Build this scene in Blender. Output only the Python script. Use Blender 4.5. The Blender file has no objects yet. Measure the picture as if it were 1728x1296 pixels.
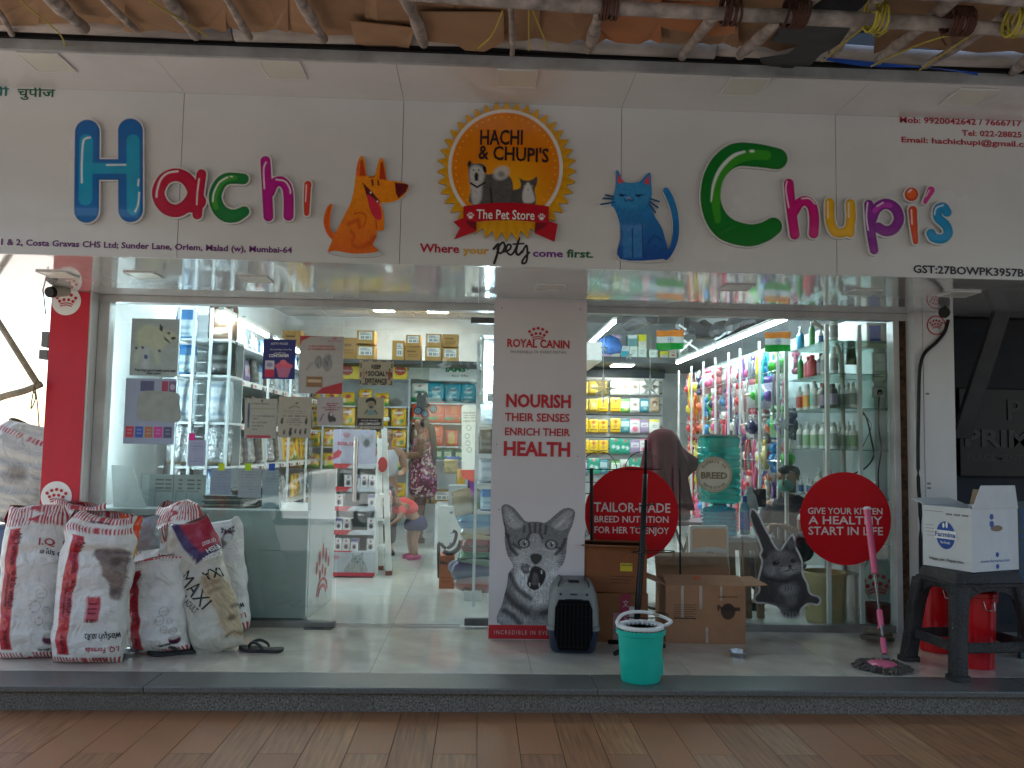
import bpy, math, random
import numpy as np
from mathutils import Vector, Matrix, Euler
random.seed(7); RNG = np.random.default_rng(7)
S = bpy.context.scene; COL = S.collection
R = math.radians; PI = math.pi
# ------------------------------------------------------------------ camera
FPX = 1400.0; YAW = .0389; PITCH = .0722; ROLL = .01765
CAM = np.array([0.0, -5.6, 1.22])
def _axes():
 cy, sy, cp, sp = math.cos(YAW), math.sin(YAW), math.cos(PITCH), math.sin(PITCH)
 f = np.array([sy*cp, cy*cp, sp]); r = np.array([cy, -sy, 0.0]); u = np.cross(r, f)
 return r*math.cos(ROLL)+u*math.sin(ROLL), -r*math.sin(ROLL)+u*math.cos(ROLL), f
AR, AU, AF = _axes()
cam_data = bpy.data.cameras.new("camera"); cam = bpy.data.objects.new("camera", cam_data); COL.objects.link(cam)
cam.matrix_world = Matrix(((AR[0], AU[0], -AF[0], CAM[0]), (AR[1], AU[1], -AF[1], CAM[1]), (AR[2], AU[2], -AF[2], CAM[2]), (0, 0, 0, 1)))
cam_data.sensor_width = 36; cam_data.lens = FPX/1728*36; cam_data.clip_end = 500; cam_data.clip_start = .05
S.camera = cam
# ------------------------------------------------------------------ light and exposure
w = bpy.data.worlds.new("World"); S.world = w; w.use_nodes = True
nt = w.node_tree; sky = nt.nodes.new("ShaderNodeTexSky"); sky.sky_type = 'NISHITA'; sky.sun_disc = False
SUN_EL, SUN_AZ = R(56), R(-38)          # azimuth from +Y towards +X: the sun stands behind the building, to the left
sky.sun_elevation = SUN_EL; sky.sun_rotation = SUN_AZ; sky.dust_density = 1.2; sky.air_density = 1.2
wb = nt.nodes.new("ShaderNodeVectorMath"); wb.operation = 'MULTIPLY'; wb.inputs[1].default_value = (1.02, .985, .95)      # the phone's warm white balance
nt.links.new(sky.outputs[0], wb.inputs[0]); nt.links.new(wb.outputs[0], nt.nodes["Background"].inputs[0]); nt.nodes["Background"].inputs[1].default_value = .13
sd = bpy.data.lights.new("sun", 'SUN'); sd.energy = 5.0; sd.angle = R(.5); sd.color = (1, .95, .87)
so = bpy.data.objects.new("sun", sd); COL.objects.link(so)
sv = Vector((math.sin(SUN_AZ)*math.cos(SUN_EL), math.cos(SUN_AZ)*math.cos(SUN_EL), math.sin(SUN_EL)))
so.rotation_euler = sv.to_track_quat('Z', 'Y').to_euler()
S.view_settings.view_transform = 'Standard'; S.view_settings.look = 'None'; S.view_settings.gamma = 1
S.view_settings.use_curve_mapping = False; S.view_settings.exposure = 1.5
cy_ = S.cycles; cy_.max_bounces = 9; cy_.diffuse_bounces = 4; cy_.glossy_bounces = 4; cy_.transparent_max_bounces = 14
cy_.transmission_bounces = 6; cy_.sample_clamp_indirect = 4; cy_.caustics_reflective = False; cy_.caustics_refractive = False
cy_.use_denoising = True
# ------------------------------------------------------------------ projection helpers (to lay things out where the photo shows them)
def _ray(px, py): return AF*FPX + AR*(px-864) - AU*(py-648)
def P(px, py, Y):
 d = _ray(px, py); return CAM + d*((Y-CAM[1])/d[1])
def G(px, py, z=0.0):
 d = _ray(px, py); return CAM + d*((z-CAM[2])/d[2])
def PV(px, py, Y):       # vectorised
 px = np.asarray(px, float); py = np.asarray(py, float)
 d = AF*FPX + AR*(px[..., None]-864) - AU*(py[..., None]-648)
 return CAM + d*((Y-CAM[1])/d[..., 1:2])
def mpp(Y): return (Y-CAM[1])/FPX
# ------------------------------------------------------------------ colours and materials
def C(h):
 h = h.lstrip('#'); v = [int(h[i:i+2], 16)/255 for i in (0, 2, 4)]
 return np.array([x/12.92 if x <= .04045 else ((x+.055)/1.055)**2.4 for x in v])
MATS = {}
def mat(name, col, rough=.5, metal=0, var=.1, scale=6, bump=0, bscale=60, coat=0, spec=.5, emit=0, dirt=0, stretch=(1, 1, 1), sub=None):
 if name in MATS: return MATS[name]
 if isinstance(col, str): col = C(col)
 m = bpy.data.materials.new(name); m.use_nodes = True; N = m.node_tree.nodes; L = m.node_tree.links
 b = N["Principled BSDF"]; b.inputs["Roughness"].default_value = rough; b.inputs["Metallic"].default_value = metal
 b.inputs["Coat Weight"].default_value = coat; b.inputs["Coat Roughness"].default_value = .08; b.inputs["Specular IOR Level"].default_value = spec
 tc = N.new("ShaderNodeTexCoord"); mp = N.new("ShaderNodeMapping"); mp.inputs[3].default_value = stretch
 L.new(tc.outputs["Object"], mp.inputs[0])
 nz = N.new("ShaderNodeTexNoise"); nz.inputs["Scale"].default_value = scale; nz.inputs["Detail"].default_value = 5; L.new(mp.outputs[0], nz.inputs[0])
 r = N.new("ShaderNodeValToRGB"); lo = 1-var*1.6; hi = 1+var*.7
 c2 = sub if sub is not None else col
 if isinstance(c2, str): c2 = C(c2)
 r.color_ramp.elements[0].position = .3; r.color_ramp.elements[1].position = .7
 r.color_ramp.elements[0].color = (*np.clip(np.array(c2)*lo, 0, 1), 1); r.color_ramp.elements[1].color = (*np.clip(np.array(col)*hi, 0, 1), 1)
 L.new(nz.outputs[0], r.inputs[0]); L.new(r.outputs[0], b.inputs["Base Color"])
 mr = N.new("ShaderNodeMapRange"); mr.inputs[3].default_value = max(0, rough-.08*(rough > .1)); mr.inputs[4].default_value = min(1, rough+.12*(rough > .1)); L.new(nz.outputs[0], mr.inputs[0]); L.new(mr.outputs[0], b.inputs["Roughness"])
 if bump:
  n2 = N.new("ShaderNodeTexNoise"); n2.inputs["Scale"].default_value = bscale; n2.inputs["Detail"].default_value = 4; L.new(mp.outputs[0], n2.inputs[0])
  bp = N.new("ShaderNodeBump"); bp.inputs["Strength"].default_value = bump; bp.inputs["Distance"].default_value = .01; L.new(n2.outputs[0], bp.inputs["Height"]); L.new(bp.outputs[0], b.inputs["Normal"])
 if dirt:
  n3 = N.new("ShaderNodeTexNoise"); n3.inputs["Scale"].default_value = 1.7; n3.inputs["Detail"].default_value = 8; n3.inputs["Roughness"].default_value = .7; L.new(tc.outputs["Object"], n3.inputs[0])
  rr = N.new("ShaderNodeValToRGB"); rr.color_ramp.elements[0].position = .45; rr.color_ramp.elements[1].position = .72; L.new(n3.outputs[0], rr.inputs[0])
  mx = N.new("ShaderNodeMix"); mx.data_type = 'RGBA'; mx.inputs[7].default_value = (.12, .1, .08, 1)
  mm = N.new("ShaderNodeMath"); mm.operation = 'MULTIPLY'; mm.inputs[1].default_value = dirt; L.new(rr.outputs[0], mm.inputs[0])
  L.new(mm.outputs[0], mx.inputs[0]); L.new(r.outputs[0], mx.inputs[6]); L.new(mx.outputs[2], b.inputs["Base Color"])
 if emit:
  b.inputs["Emission Color"].default_value = (*col, 1); b.inputs["Emission Strength"].default_value = emit
 MATS[name] = m; return m
def vmat(name, rough=.5, coat=0, bump=0, bscale=40, metal=0, spec=.5):
 """printed surface: colour comes from the print stored on the mesh"""
 if name in MATS: return MATS[name]
 m = bpy.data.materials.new(name); m.use_nodes = True; N = m.node_tree.nodes; L = m.node_tree.links
 b = N["Principled BSDF"]; b.inputs["Roughness"].default_value = rough; b.inputs["Coat Weight"].default_value = coat; b.inputs["Metallic"].default_value = metal; b.inputs["Specular IOR Level"].default_value = spec
 a = N.new("ShaderNodeAttribute"); a.attribute_name = "Col"
 tc = N.new("ShaderNodeTexCoord"); nz = N.new("ShaderNodeTexNoise"); nz.inputs["Scale"].default_value = 14; nz.inputs["Detail"].default_value = 6; L.new(tc.outputs["Object"], nz.inputs[0])
 mr = N.new("ShaderNodeMapRange"); mr.inputs[3].default_value = .82; mr.inputs[4].default_value = 1.12; L.new(nz.outputs[0], mr.inputs[0])
 mx = N.new("ShaderNodeVectorMath"); mx.operation = 'SCALE'; L.new(a.outputs[0], mx.inputs[0]); L.new(mr.outputs[0], mx.inputs[3]); L.new(mx.outputs[0], b.inputs["Base Color"])
 if bump:
  n2 = N.new("ShaderNodeTexNoise"); n2.inputs["Scale"].default_value = bscale; n2.inputs["Detail"].default_value = 6; n2.inputs["Distortion"].default_value = .8; L.new(tc.outputs["Object"], n2.inputs[0])
  bp = N.new("ShaderNodeBump"); bp.inputs["Strength"].default_value = bump; bp.inputs["Distance"].default_value = .03; L.new(n2.outputs[0], bp.inputs["Height"]); L.new(bp.outputs[0], b.inputs["Normal"])
 MATS[name] = m; return m
def glassmat(name, tint=(.93, .98, .96), rough=0, ior=1.5, haze=0):
 if name in MATS: return MATS[name]
 m = bpy.data.materials.new(name); m.use_nodes = True; N = m.node_tree.nodes; L = m.node_tree.links
 N.remove(N["Principled BSDF"]); o = N["Material Output"]
 t = N.new("ShaderNodeBsdfTransparent"); t.inputs[0].default_value = (*tint, 1)
 g = N.new("ShaderNodeBsdfGlossy"); g.inputs["Roughness"].default_value = rough
 f = N.new("ShaderNodeFresnel"); ge = N.new("ShaderNodeNewGeometry"); q0 = N.new("ShaderNodeMapRange"); q0.inputs[3].default_value = ior; q0.inputs[4].default_value = 1/ior
 L.new(ge.outputs["Backfacing"], q0.inputs[0]); L.new(q0.outputs[0], f.inputs[0])
 mx = N.new("ShaderNodeMixShader"); L.new(f.outputs[0], mx.inputs[0]); L.new(t.outputs[0], mx.inputs[1]); L.new(g.outputs[0], mx.inputs[2])
 if haze:
  d = N.new("ShaderNodeBsdfDiffuse"); d.inputs[0].default_value = (.75, .8, .8, 1); m2 = N.new("ShaderNodeMixShader")
  nz = N.new("ShaderNodeTexNoise"); nz.inputs["Scale"].default_value = 3; nz.inputs["Detail"].default_value = 8; q = N.new("ShaderNodeMapRange"); q.inputs[1].default_value = .3; q.inputs[2].default_value = .8; q.inputs[3].default_value = haze*.3; q.inputs[4].default_value = haze*1.5
  L.new(nz.outputs[0], q.inputs[0]); L.new(q.outputs[0], m2.inputs[0]); L.new(mx.outputs[0], m2.inputs[1]); L.new(d.outputs[0], m2.inputs[2]); mx = m2
 L.new(mx.outputs[0], o.inputs[0]); MATS[name] = m; return m
def emat(name, col, st):
 if name in MATS: return MATS[name]
 m = bpy.data.materials.new(name); m.use_nodes = True; N = m.node_tree.nodes
 N.remove(N["Principled BSDF"]); e = N.new("ShaderNodeEmission"); e.inputs[0].default_value = (*col, 1); e.inputs[1].default_value = st
 m.node_tree.links.new(e.outputs[0], N["Material Output"].inputs[0]); MATS[name] = m; return m
# ------------------------------------------------------------------ object helpers
WLOC = {}
def tag(o, label=None, cat=None, group=None, kind=None):
 if label: o['label'] = label
 if cat: o['category'] = cat
 if group: o['group'] = group
 if kind: o['kind'] = kind
 return o
def thing(name, label, cat, loc=(0, 0, 0), group=None):
 o = bpy.data.objects.new(name, None); COL.objects.link(o); o.location = loc; o.empty_display_size = .1
 WLOC[o.name] = np.array(loc, float); return tag(o, label, cat, group)
def link(name, me, m=None, parent=None, label=None):
 o = bpy.data.objects.new(name, me); COL.objects.link(o)
 if m is not None and not me.materials:
  for x in (m if isinstance(m, (list, tuple)) else [m]): me.materials.append(x)
 if parent: o.parent = parent; WLOC[o.name] = WLOC.get(parent.name, np.zeros(3))
 else: WLOC[o.name] = np.zeros(3)
 if label: o['label'] = label
 return o
def copytree(o, parent=None):
 c = o.copy(); COL.objects.link(c)
 if parent: c.parent = parent
 for ch in list(o.children): copytree(ch, c)
 return c
class MB:
 def __init__(s): s.v = []; s.f = []; s.c = []; s.mi = []
 def add(s, vs, fs, col=None, mi=0):
  b = len(s.v); s.v += [tuple(map(float, q)) for q in vs]; s.f += [tuple(b+i for i in q) for q in fs]; s.mi += [mi]*len(fs)
  s.c += ([tuple(col)]*len(vs) if col is not None and np.ndim(col) == 1 else ([tuple(q) for q in col] if col is not None else [(.8, .8, .8)]*len(vs))); return s
 def box(s, x0, x1, y0, y1, z0, z1, col=None, mi=0):
  return s.add([(x0, y0, z0), (x1, y0, z0), (x1, y1, z0), (x0, y1, z0), (x0, y0, z1), (x1, y0, z1), (x1, y1, z1), (x0, y1, z1)],
                     [(0, 3, 2, 1), (4, 5, 6, 7), (0, 1, 5, 4), (1, 2, 6, 5), (2, 3, 7, 6), (3, 0, 4, 7)], col, mi)
 def quad(s, a, b, c, d, col=None, mi=0): return s.add([a, b, c, d], [(0, 1, 2, 3)], col, mi)
 def prism(s, pts, y0, y1, col=None, mi=0):     # pts (x,z) ccw, extruded along y
  n = len(pts); vs = [(x, y0, z) for x, z in pts]+[(x, y1, z) for x, z in pts]
  fs = [tuple(range(n)), tuple(range(2*n-1, n-1, -1))]+[(i, i+n, (i+1) % n+n, (i+1) % n) for i in range(n)]
  return s.add(vs, fs, col, mi)
 def tube(s, path, r, n=8, col=None, mi=0, caps=True):
  path = [Vector(p) for p in path]; rs = r if isinstance(r, (list, tuple)) else [r]*len(path)
  vs = []; fs = []; up = None
  for i, p in enumerate(path):
   t = ((path[min(i+1, len(path)-1)]-path[max(i-1, 0)])).normalized()
   if up is None:
    up = Vector((0, 0, 1)) if abs(t.z) < .9 else Vector((1, 0, 0))
   a = t.cross(up)
   if a.length < 1e-4: a = t.cross(Vector((0, 1, 0)))
   a.normalize(); b = t.cross(a).normalized(); up = a.cross(t).normalized() if False else up
   for k in range(n):
    q = 2*PI*k/n; vs.append(p+(a*math.cos(q)+b*math.sin(q))*rs[i])
  for i in range(len(path)-1):
   for k in range(n): fs.append((i*n+k, i*n+(k+1) % n, (i+1)*n+(k+1) % n, (i+1)*n+k))
  if caps: fs += [tuple(range(n-1, -1, -1)), tuple(range((len(path)-1)*n, len(path)*n))]
  return s.add(vs, fs, col, mi)
 def lathe(s, prof, cx=0, cy=0, cz=0, n=20, col=None, mi=0, sx=1, sy=1):     # prof [(r,z)]
  vs = []; fs = []
  for r, z in prof:
   for k in range(n): q = 2*PI*k/n; vs.append((cx+r*math.cos(q)*sx, cy+r*math.sin(q)*sy, cz+z))
  for i in range(len(prof)-1):
   for k in range(n): fs.append((i*n+k, i*n+(k+1) % n, (i+1)*n+(k+1) % n, (i+1)*n+k))
  if prof[0][0] > 1e-5: fs.append(tuple(range(n-1, -1, -1)))
  if prof[-1][0] > 1e-5: fs.append(tuple(range((len(prof)-1)*n, len(prof)*n)))
  return s.add(vs, fs, col, mi)
 def grid(s, pts, col=None, mi=0):      # pts array (m,n,3)
  m, n = pts.shape[:2]
  fs = [(i*n+j, i*n+j+1, (i+1)*n+j+1, (i+1)*n+j) for i in range(m-1) for j in range(n-1)]
  return s.add(pts.reshape(-1, 3), fs, None if col is None else np.asarray(col).reshape(-1, 3), mi)
 def mesh(s, name, off=(0, 0, 0), smooth=False, colors=False):
  me = bpy.data.meshes.new(name); v = np.array(s.v)-np.array(off)
  me.from_pydata([tuple(q) for q in v], [], s.f)
  if any(s.mi): me.polygons.foreach_set("material_index", s.mi)
  if smooth: me.polygons.foreach_set("use_smooth", [True]*len(me.polygons))
  if colors:
   a = me.color_attributes.new("Col", 'FLOAT_COLOR', 'POINT'); cc = np.ones((len(s.v), 4)); cc[:, :3] = np.clip(np.array(s.c), 0, 1); a.data.foreach_set("color", cc.ravel())
  me.update(); return me
 def build(s, name, m, parent=None, smooth=False, colors=False, bevel=0, label=None, seg=2, auto=None):
  off = WLOC.get(parent.name, np.zeros(3)) if parent else np.zeros(3)
  me = s.mesh(name, off, smooth, colors); o = link(name, me, m, parent, label)
  if bevel:
   b = o.modifiers.new("bevel", 'BEVEL'); b.width = bevel; b.segments = seg; b.limit_method = 'ANGLE'
  if auto:
   for p in me.polygons: p.use_smooth = True
   e = o.modifiers.new("split", 'EDGE_SPLIT'); e.split_angle = R(auto)
  return o
def struct(o): o['kind'] = 'structure'; return o
# ------------------------------------------------------------------ lettering
_TC = {}
def textmesh(body, bold=0, ext=0, shear=0, res=2, spacing=1):
 k = (body, bold, ext, shear, spacing)
 if k in _TC: return _TC[k]
 c = bpy.data.curves.new("t", "FONT"); c.body = body; c.size = 1; c.offset = bold; c.extrude = 0; c.shear = shear; c.resolution_u = res; c.space_character = spacing
 o = bpy.data.objects.new("t", c); COL.objects.link(o); dg = bpy.context.evaluated_depsgraph_get(); dg.update()
 me = bpy.data.meshes.new_from_object(o.evaluated_get(dg))
 v = np.array([q.co[:] for q in me.vertices]) if len(me.vertices) else np.zeros((3, 3)); f = [tuple(p.vertices) for p in me.polygons]
 bpy.data.objects.remove(o); bpy.data.curves.remove(c); bpy.data.meshes.remove(me)
 _TC[k] = (v[:, :2], f); return _TC[k]
CAPH = .73
def letters(body, A, B, h, m, parent, fn=None, bold=0, shear=0, name="lettering", proud=.002, ext=0, n=(0, -1, 0), up=(0, 0, 1), label=None, spacing=1, flip=False):
 """text from world point A (left end of baseline) to B (right end), capital height h; faces along n"""
 v, f = textmesh(body, bold, 0, shear, spacing=spacing); A = np.array(A, float); B = np.array(B, float); x0, x1 = v[:, 0].min(), v[:, 0].max()
 u = (v[:, 0]-x0)/(x1-x0); up = np.array(up, float); n = np.array(n, float)
 if flip: u = 1-u; vv = -v[:, 1]+CAPH
 else: vv = v[:, 1]
 pts = A+(B-A)*u[:, None]+up*(vv*h/CAPH)[:, None]+n*(proud+ext)
 b = MB(); b.add(pts, f)
 if ext:      # side walls for raised letters
  from collections import Counter
  E = Counter(); D = {}
  for q in f:
   for i in range(len(q)):
    a, c = q[i], q[(i+1) % len(q)]; E[frozenset((a, c))] += 1; D[frozenset((a, c))] = (a, c)
  N0 = len(b.v); b.v += [tuple(q) for q in pts-n*ext]; b.c += [(.8, .8, .8)]*len(pts)
  for e, k in E.items():
   if k == 1: a, c = D[e]; b.f.append((c, a, a+N0, c+N0)); b.mi.append(0)
 return b.build(name, m, parent, label=label)
def lpx(body, pl, pr, hpx, Y, m, parent, **k):
 A = P(*pl, Y); B = P(*pr, Y); return letters(body, A, B, hpx*mpp(Y), m, parent, **k)
# ------------------------------------------------------------------ flat art: signed distances in photo pixels or any 2-D units
def cm(pts, n=6, closed=True):
 p = np.array(pts, float); N = len(p); out = []
 rng = range(N) if closed else range(N-1)
 for i in rng:
  g = (lambda k: p[k % N]) if closed else (lambda k: p[min(max(k, 0), N-1)])
  a, b, c, d = g(i-1), g(i), g(i+1), g(i+2)
  for j in range(n):
   t = j/n; out.append(.5*((2*b)+(-a+c)*t+(2*a-5*b+4*c-d)*t*t+(-a+3*b-3*c+d)*t**3))
 if not closed: out.append(p[-1])
 return np.array(out)
def sd_poly(X, Y, pts):
 p = np.array(pts, float); X = np.asarray(X, float); Y = np.asarray(Y, float); d = np.full(X.shape, 1e9); ins = np.zeros(X.shape, bool)
 for i in range(len(p)):
  a = p[i]; b = p[(i+1) % len(p)]; ex, ey = b-a; L = ex*ex+ey*ey+1e-12
  t = np.clip(((X-a[0])*ex+(Y-a[1])*ey)/L, 0, 1); d = np.minimum(d, (X-a[0]-t*ex)**2+(Y-a[1]-t*ey)**2)
  c = ((a[1] > Y) != (b[1] > Y)) & (X < (b[0]-a[0])*(Y-a[1])/(b[1]-a[1]+1e-12)+a[0]); ins ^= c
 return np.sqrt(d)*np.where(ins, -1, 1)
def sd_line(X, Y, pts, w):
 p = np.array(pts, float); d = np.full(np.shape(X), 1e9); ws = np.interp(np.linspace(0, 1, len(p)), np.linspace(0, 1, len(w)), w) if isinstance(w, (list, tuple, np.ndarray)) else [w]*len(p)
 for i in range(len(p)-1):
  a = p[i]; b = p[i+1]; ex, ey = b-a; L = ex*ex+ey*ey+1e-12; t = np.clip(((X-a[0])*ex+(Y-a[1])*ey)/L, 0, 1)
  d = np.minimum(d, np.hypot(X-a[0]-t*ex, Y-a[1]-t*ey)-(ws[i]+(ws[i+1]-ws[i])*t))
 return d
def sd_ell(X, Y, cx, cy, rx, ry, rot=0):
 c, s = math.cos(rot), math.sin(rot); x = (X-cx)*c+(Y-cy)*s; y = -(X-cx)*s+(Y-cy)*c
 k = np.hypot(x/rx, y/ry); return (k-1)*min(rx, ry)
def vnoise(x, y, seed=0):
 xi = np.floor(x).astype(np.int64); yi = np.floor(y).astype(np.int64); fx = x-xi; fy = y-yi
 def h(a, b):
  n = (a*374761393+b*668265263+seed*1442695041) & 0x7fffffff; n = (n ^ (n >> 13))*1274126177 & 0x7fffffff
  return ((n ^ (n >> 16)) & 0xffff)/65535.
 u = fx*fx*(3-2*fx); v = fy*fy*(3-2*fy)
 return (h(xi, yi)*(1-u)+h(xi+1, yi)*u)*(1-v)+(h(xi, yi+1)*(1-u)+h(xi+1, yi+1)*u)*v
class Art:
 def __init__(s, X, Y, bg): s.X = np.asarray(X, float); s.Y = np.asarray(Y, float); s.c = np.broadcast_to(np.array(bg if not isinstance(bg, str) else C(bg)), s.X.shape+(3,)).copy()
 def fill(s, d, col, soft=1., a=1.):
  if isinstance(col, str): col = C(col)
  k = np.clip(.5-d/soft, 0, 1)*a; s.c = s.c*(1-k[..., None])+np.array(col)*k[..., None]; return s
 def poly(s, pts, col, soft=1., a=1., smooth=0): return s.fill(sd_poly(s.X, s.Y, cm(pts, smooth) if smooth else pts), col, soft, a)
 def line(s, pts, w, col, soft=1., a=1., smooth=0): return s.fill(sd_line(s.X, s.Y, cm(pts, smooth, False) if smooth else pts, w), col, soft, a)
 def ell(s, cx, cy, rx, ry, col, rot=0, soft=1., a=1.): return s.fill(sd_ell(s.X, s.Y, cx, cy, rx, ry, rot), col, soft, a)
 def rect(s, x0, y0, x1, y1, col, soft=.5, a=1.):
  d = np.maximum(np.maximum(x0-s.X, s.X-x1), np.maximum(y0-s.Y, s.Y-y1)); return s.fill(d, col, soft, a)
 def mul(s, k): s.c = s.c*k[..., None]; return s
def march(sdf, x0, y0, x1, y1, st):
 """marching squares: vertices (px), faces, contour edges"""
 nx = int((x1-x0)/st)+2; ny = int((y1-y0)/st)+2; gx = x0+np.arange(nx)*st; gy = y0+np.arange(ny)*st
 X, Y = np.meshgrid(gx, gy); s = sdf(X, Y); s = np.where(np.abs(s) < 1e-6, 1e-6, s); V = []; ids = {}
 def vid(k, x, y):
  if k not in ids: ids[k] = len(V); V.append((x, y))
  return ids[k]
 F = []; E = []
 corner = ((0, 0), (0, 1), (1, 1), (1, 0))
 ins = s < 0
 any_ = ins[:-1, :-1] | ins[1:, :-1] | ins[:-1, 1:] | ins[1:, 1:]
 for j, i in zip(*np.nonzero(any_)):
  poly = []; cr = []
  for k in range(4):
   dj, di = corner[k]; ej, ei = corner[(k+1) % 4]; a = (j+dj, i+di); b = (j+ej, i+ei)
   if ins[a]: poly.append(vid(a, gx[a[1]], gy[a[0]]))
   if ins[a] != ins[b]:
    t = s[a]/(s[a]-s[b]); kk = (min(a, b), max(a, b), 1)
    q = vid(kk, gx[a[1]]+(gx[b[1]]-gx[a[1]])*t, gy[a[0]]+(gy[b[0]]-gy[a[0]])*t); poly.append(q); cr.append(q)
  if len(poly) > 2: F.append(tuple(poly))
  if len(cr) == 2:
   E.append((cr[0], cr[1]))
 return np.array(V), F, E
def cutout(name, sdf, paint, box, st, Y, th, m, parent, edge=None, back=True, label=None, xf=None):
 V, F, E = march(sdf, *box, st); c = paint(V[:, 0], V[:, 1]); W = PV(V[:, 0], V[:, 1], Y) if xf is None else xf(V[:, 0], V[:, 1])
 b = MB(); b.add(W, F, c); n = len(W)
 if th:
  W2 = W+np.array([0, th, 0]); ec = c if edge is None else np.broadcast_to(np.array(edge), c.shape)
  b.add(W, [], ec); b.add(W2, [], ec)
  for a, d in E: b.f.append((a+n, d+n, d+2*n, a+2*n)); b.mi.append(0)
 o = b.build(name, m, parent, colors=True, label=label); return o
def panel_art(name, x0, y0, x1, y1, st, Y, paint, m, parent, th=.003, label=None):
 """rectangular print, corners given in photo pixels on the plane Y; real rectangle (upright) in the place"""
 A = P(x0, y0, Y); B = P(x1, y1, Y); W = B[0]-A[0]; H = A[2]-B[2]; nx = max(2, int((x1-x0)/st)); ny = max(2, int((y1-y0)/st))
 u, v = np.meshgrid(np.linspace(0, 1, nx), np.linspace(0, 1, ny)); c = paint(x0+u*(x1-x0), y0+v*(y1-y0))
 pts = np.stack([A[0]+u*W, np.full(u.shape, Y), A[2]-v*H], -1); b = MB(); b.grid(pts[:, ::1], c)
 if th: b.box(A[0], B[0], Y+.0004, Y+th, B[2], A[2], c.reshape(-1, 3)[0])
 return b.build(name, m, parent, colors=True, label=label)
def skinned(name, joints, edges, m, parent, sub=2, seat=None):
 """one continuous body grown over a skeleton; joints [(x,y,z,rx,ry)]"""
 off = WLOC.get(parent.name, np.zeros(3)) if parent else np.zeros(3)
 me = bpy.data.meshes.new(name); me.from_pydata([tuple(np.array(j[:3])-off) for j in joints], edges, [])
 o = bpy.data.objects.new(name, me); COL.objects.link(o); sm = o.modifiers.new("skin", 'SKIN'); sk = me.skin_vertices
 if not sk:
  bpy.context.view_layer.update(); sk = me.skin_vertices
 if not sk:
  import bmesh
  bm = bmesh.new(); bm.from_mesh(me); bm.verts.layers.skin.verify(); bm.to_mesh(me); bm.free(); sk = me.skin_vertices
 for i, j in enumerate(joints): sk[0].data[i].radius = (j[3], j[4] if len(j) > 4 else j[3]); sk[0].data[i].use_root = (i == 0)
 sm.use_smooth_shade = True; sb = o.modifiers.new("sub", 'SUBSURF'); sb.levels = sub; sb.render_levels = sub
 dg = bpy.context.evaluated_depsgraph_get(); dg.update(); me2 = bpy.data.meshes.new_from_object(o.evaluated_get(dg)); bpy.data.objects.remove(o)
 me2.polygons.foreach_set("use_smooth", [True]*len(me2.polygons)); me2.materials.clear(); return link(name, me2, m, parent)
# ================================================================== MATERIALS
M_acp = mat("white_panel", (.66, .66, .66), .22, var=.05, scale=1.3, coat=.25, dirt=.07)
M_soffit = mat("glossy_soffit", (.62, .63, .63), .035, var=.03, scale=2, coat=1, bump=.07, bscale=3.2, dirt=.12)
M_frame = mat("white_frame", (.55, .55, .54), .35, var=.1, dirt=.35)
M_wall = mat("shop_wall", (.72, .74, .74), .6, var=.05)
M_ceil = mat("shop_ceiling", (.6, .6, .58), .8, var=.05)
M_tile = mat("vitrified_tile", (.62, .57, .48), .10, var=.1, scale=5, coat=.3, dirt=.26)
M_tilein = mat("vitrified_tile_inside", (.60, .61, .58), .13, var=.05, scale=5, coat=.3)
M_joint = mat("tile_joint", (.12, .11, .1), .9)
M_granite = mat("grey_granite", (.14, .14, .13), .3, var=.4, scale=240, bump=.15, bscale=200, dirt=.2)
M_riser = mat("grey_stone_riser", (.21, .19, .16), .8, spec=.3, var=.5, scale=110, bump=.6, bscale=120, dirt=.75)
M_black = mat("black_plastic", (.006, .006, .0065), .4, spec=.3, var=.3)
M_dark = mat("dark_metal", (.03, .03, .032), .45, var=.3)
M_white = mat("white_plastic", (.72, .72, .7), .35, var=.06)
M_steel = mat("polished_steel", (.6, .6, .6), .18, metal=1, var=.1)
M_print = vmat("printed_board", .45)
M_gloss = vmat("glossy_print", .25, coat=.5)
M_sack = vmat("woven_sack_print", .42, bump=.8, bscale=13, coat=.15)
M_pouch = vmat("pouch_print", .28, coat=.4, bump=.35, bscale=22)
M_carton = vmat("carton_print", .7, bump=.1, bscale=60)
M_glass = glassmat("shopfront_glass", haze=.006, ior=1.62)
T_black = mat("ink_black", (.012, .011, .012), .5, var=.02)
T_red = mat("ink_red", C('c01a28'), .45, var=.04)
T_white = mat("ink_white", (.8, .8, .78), .5, var=.02)
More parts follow.
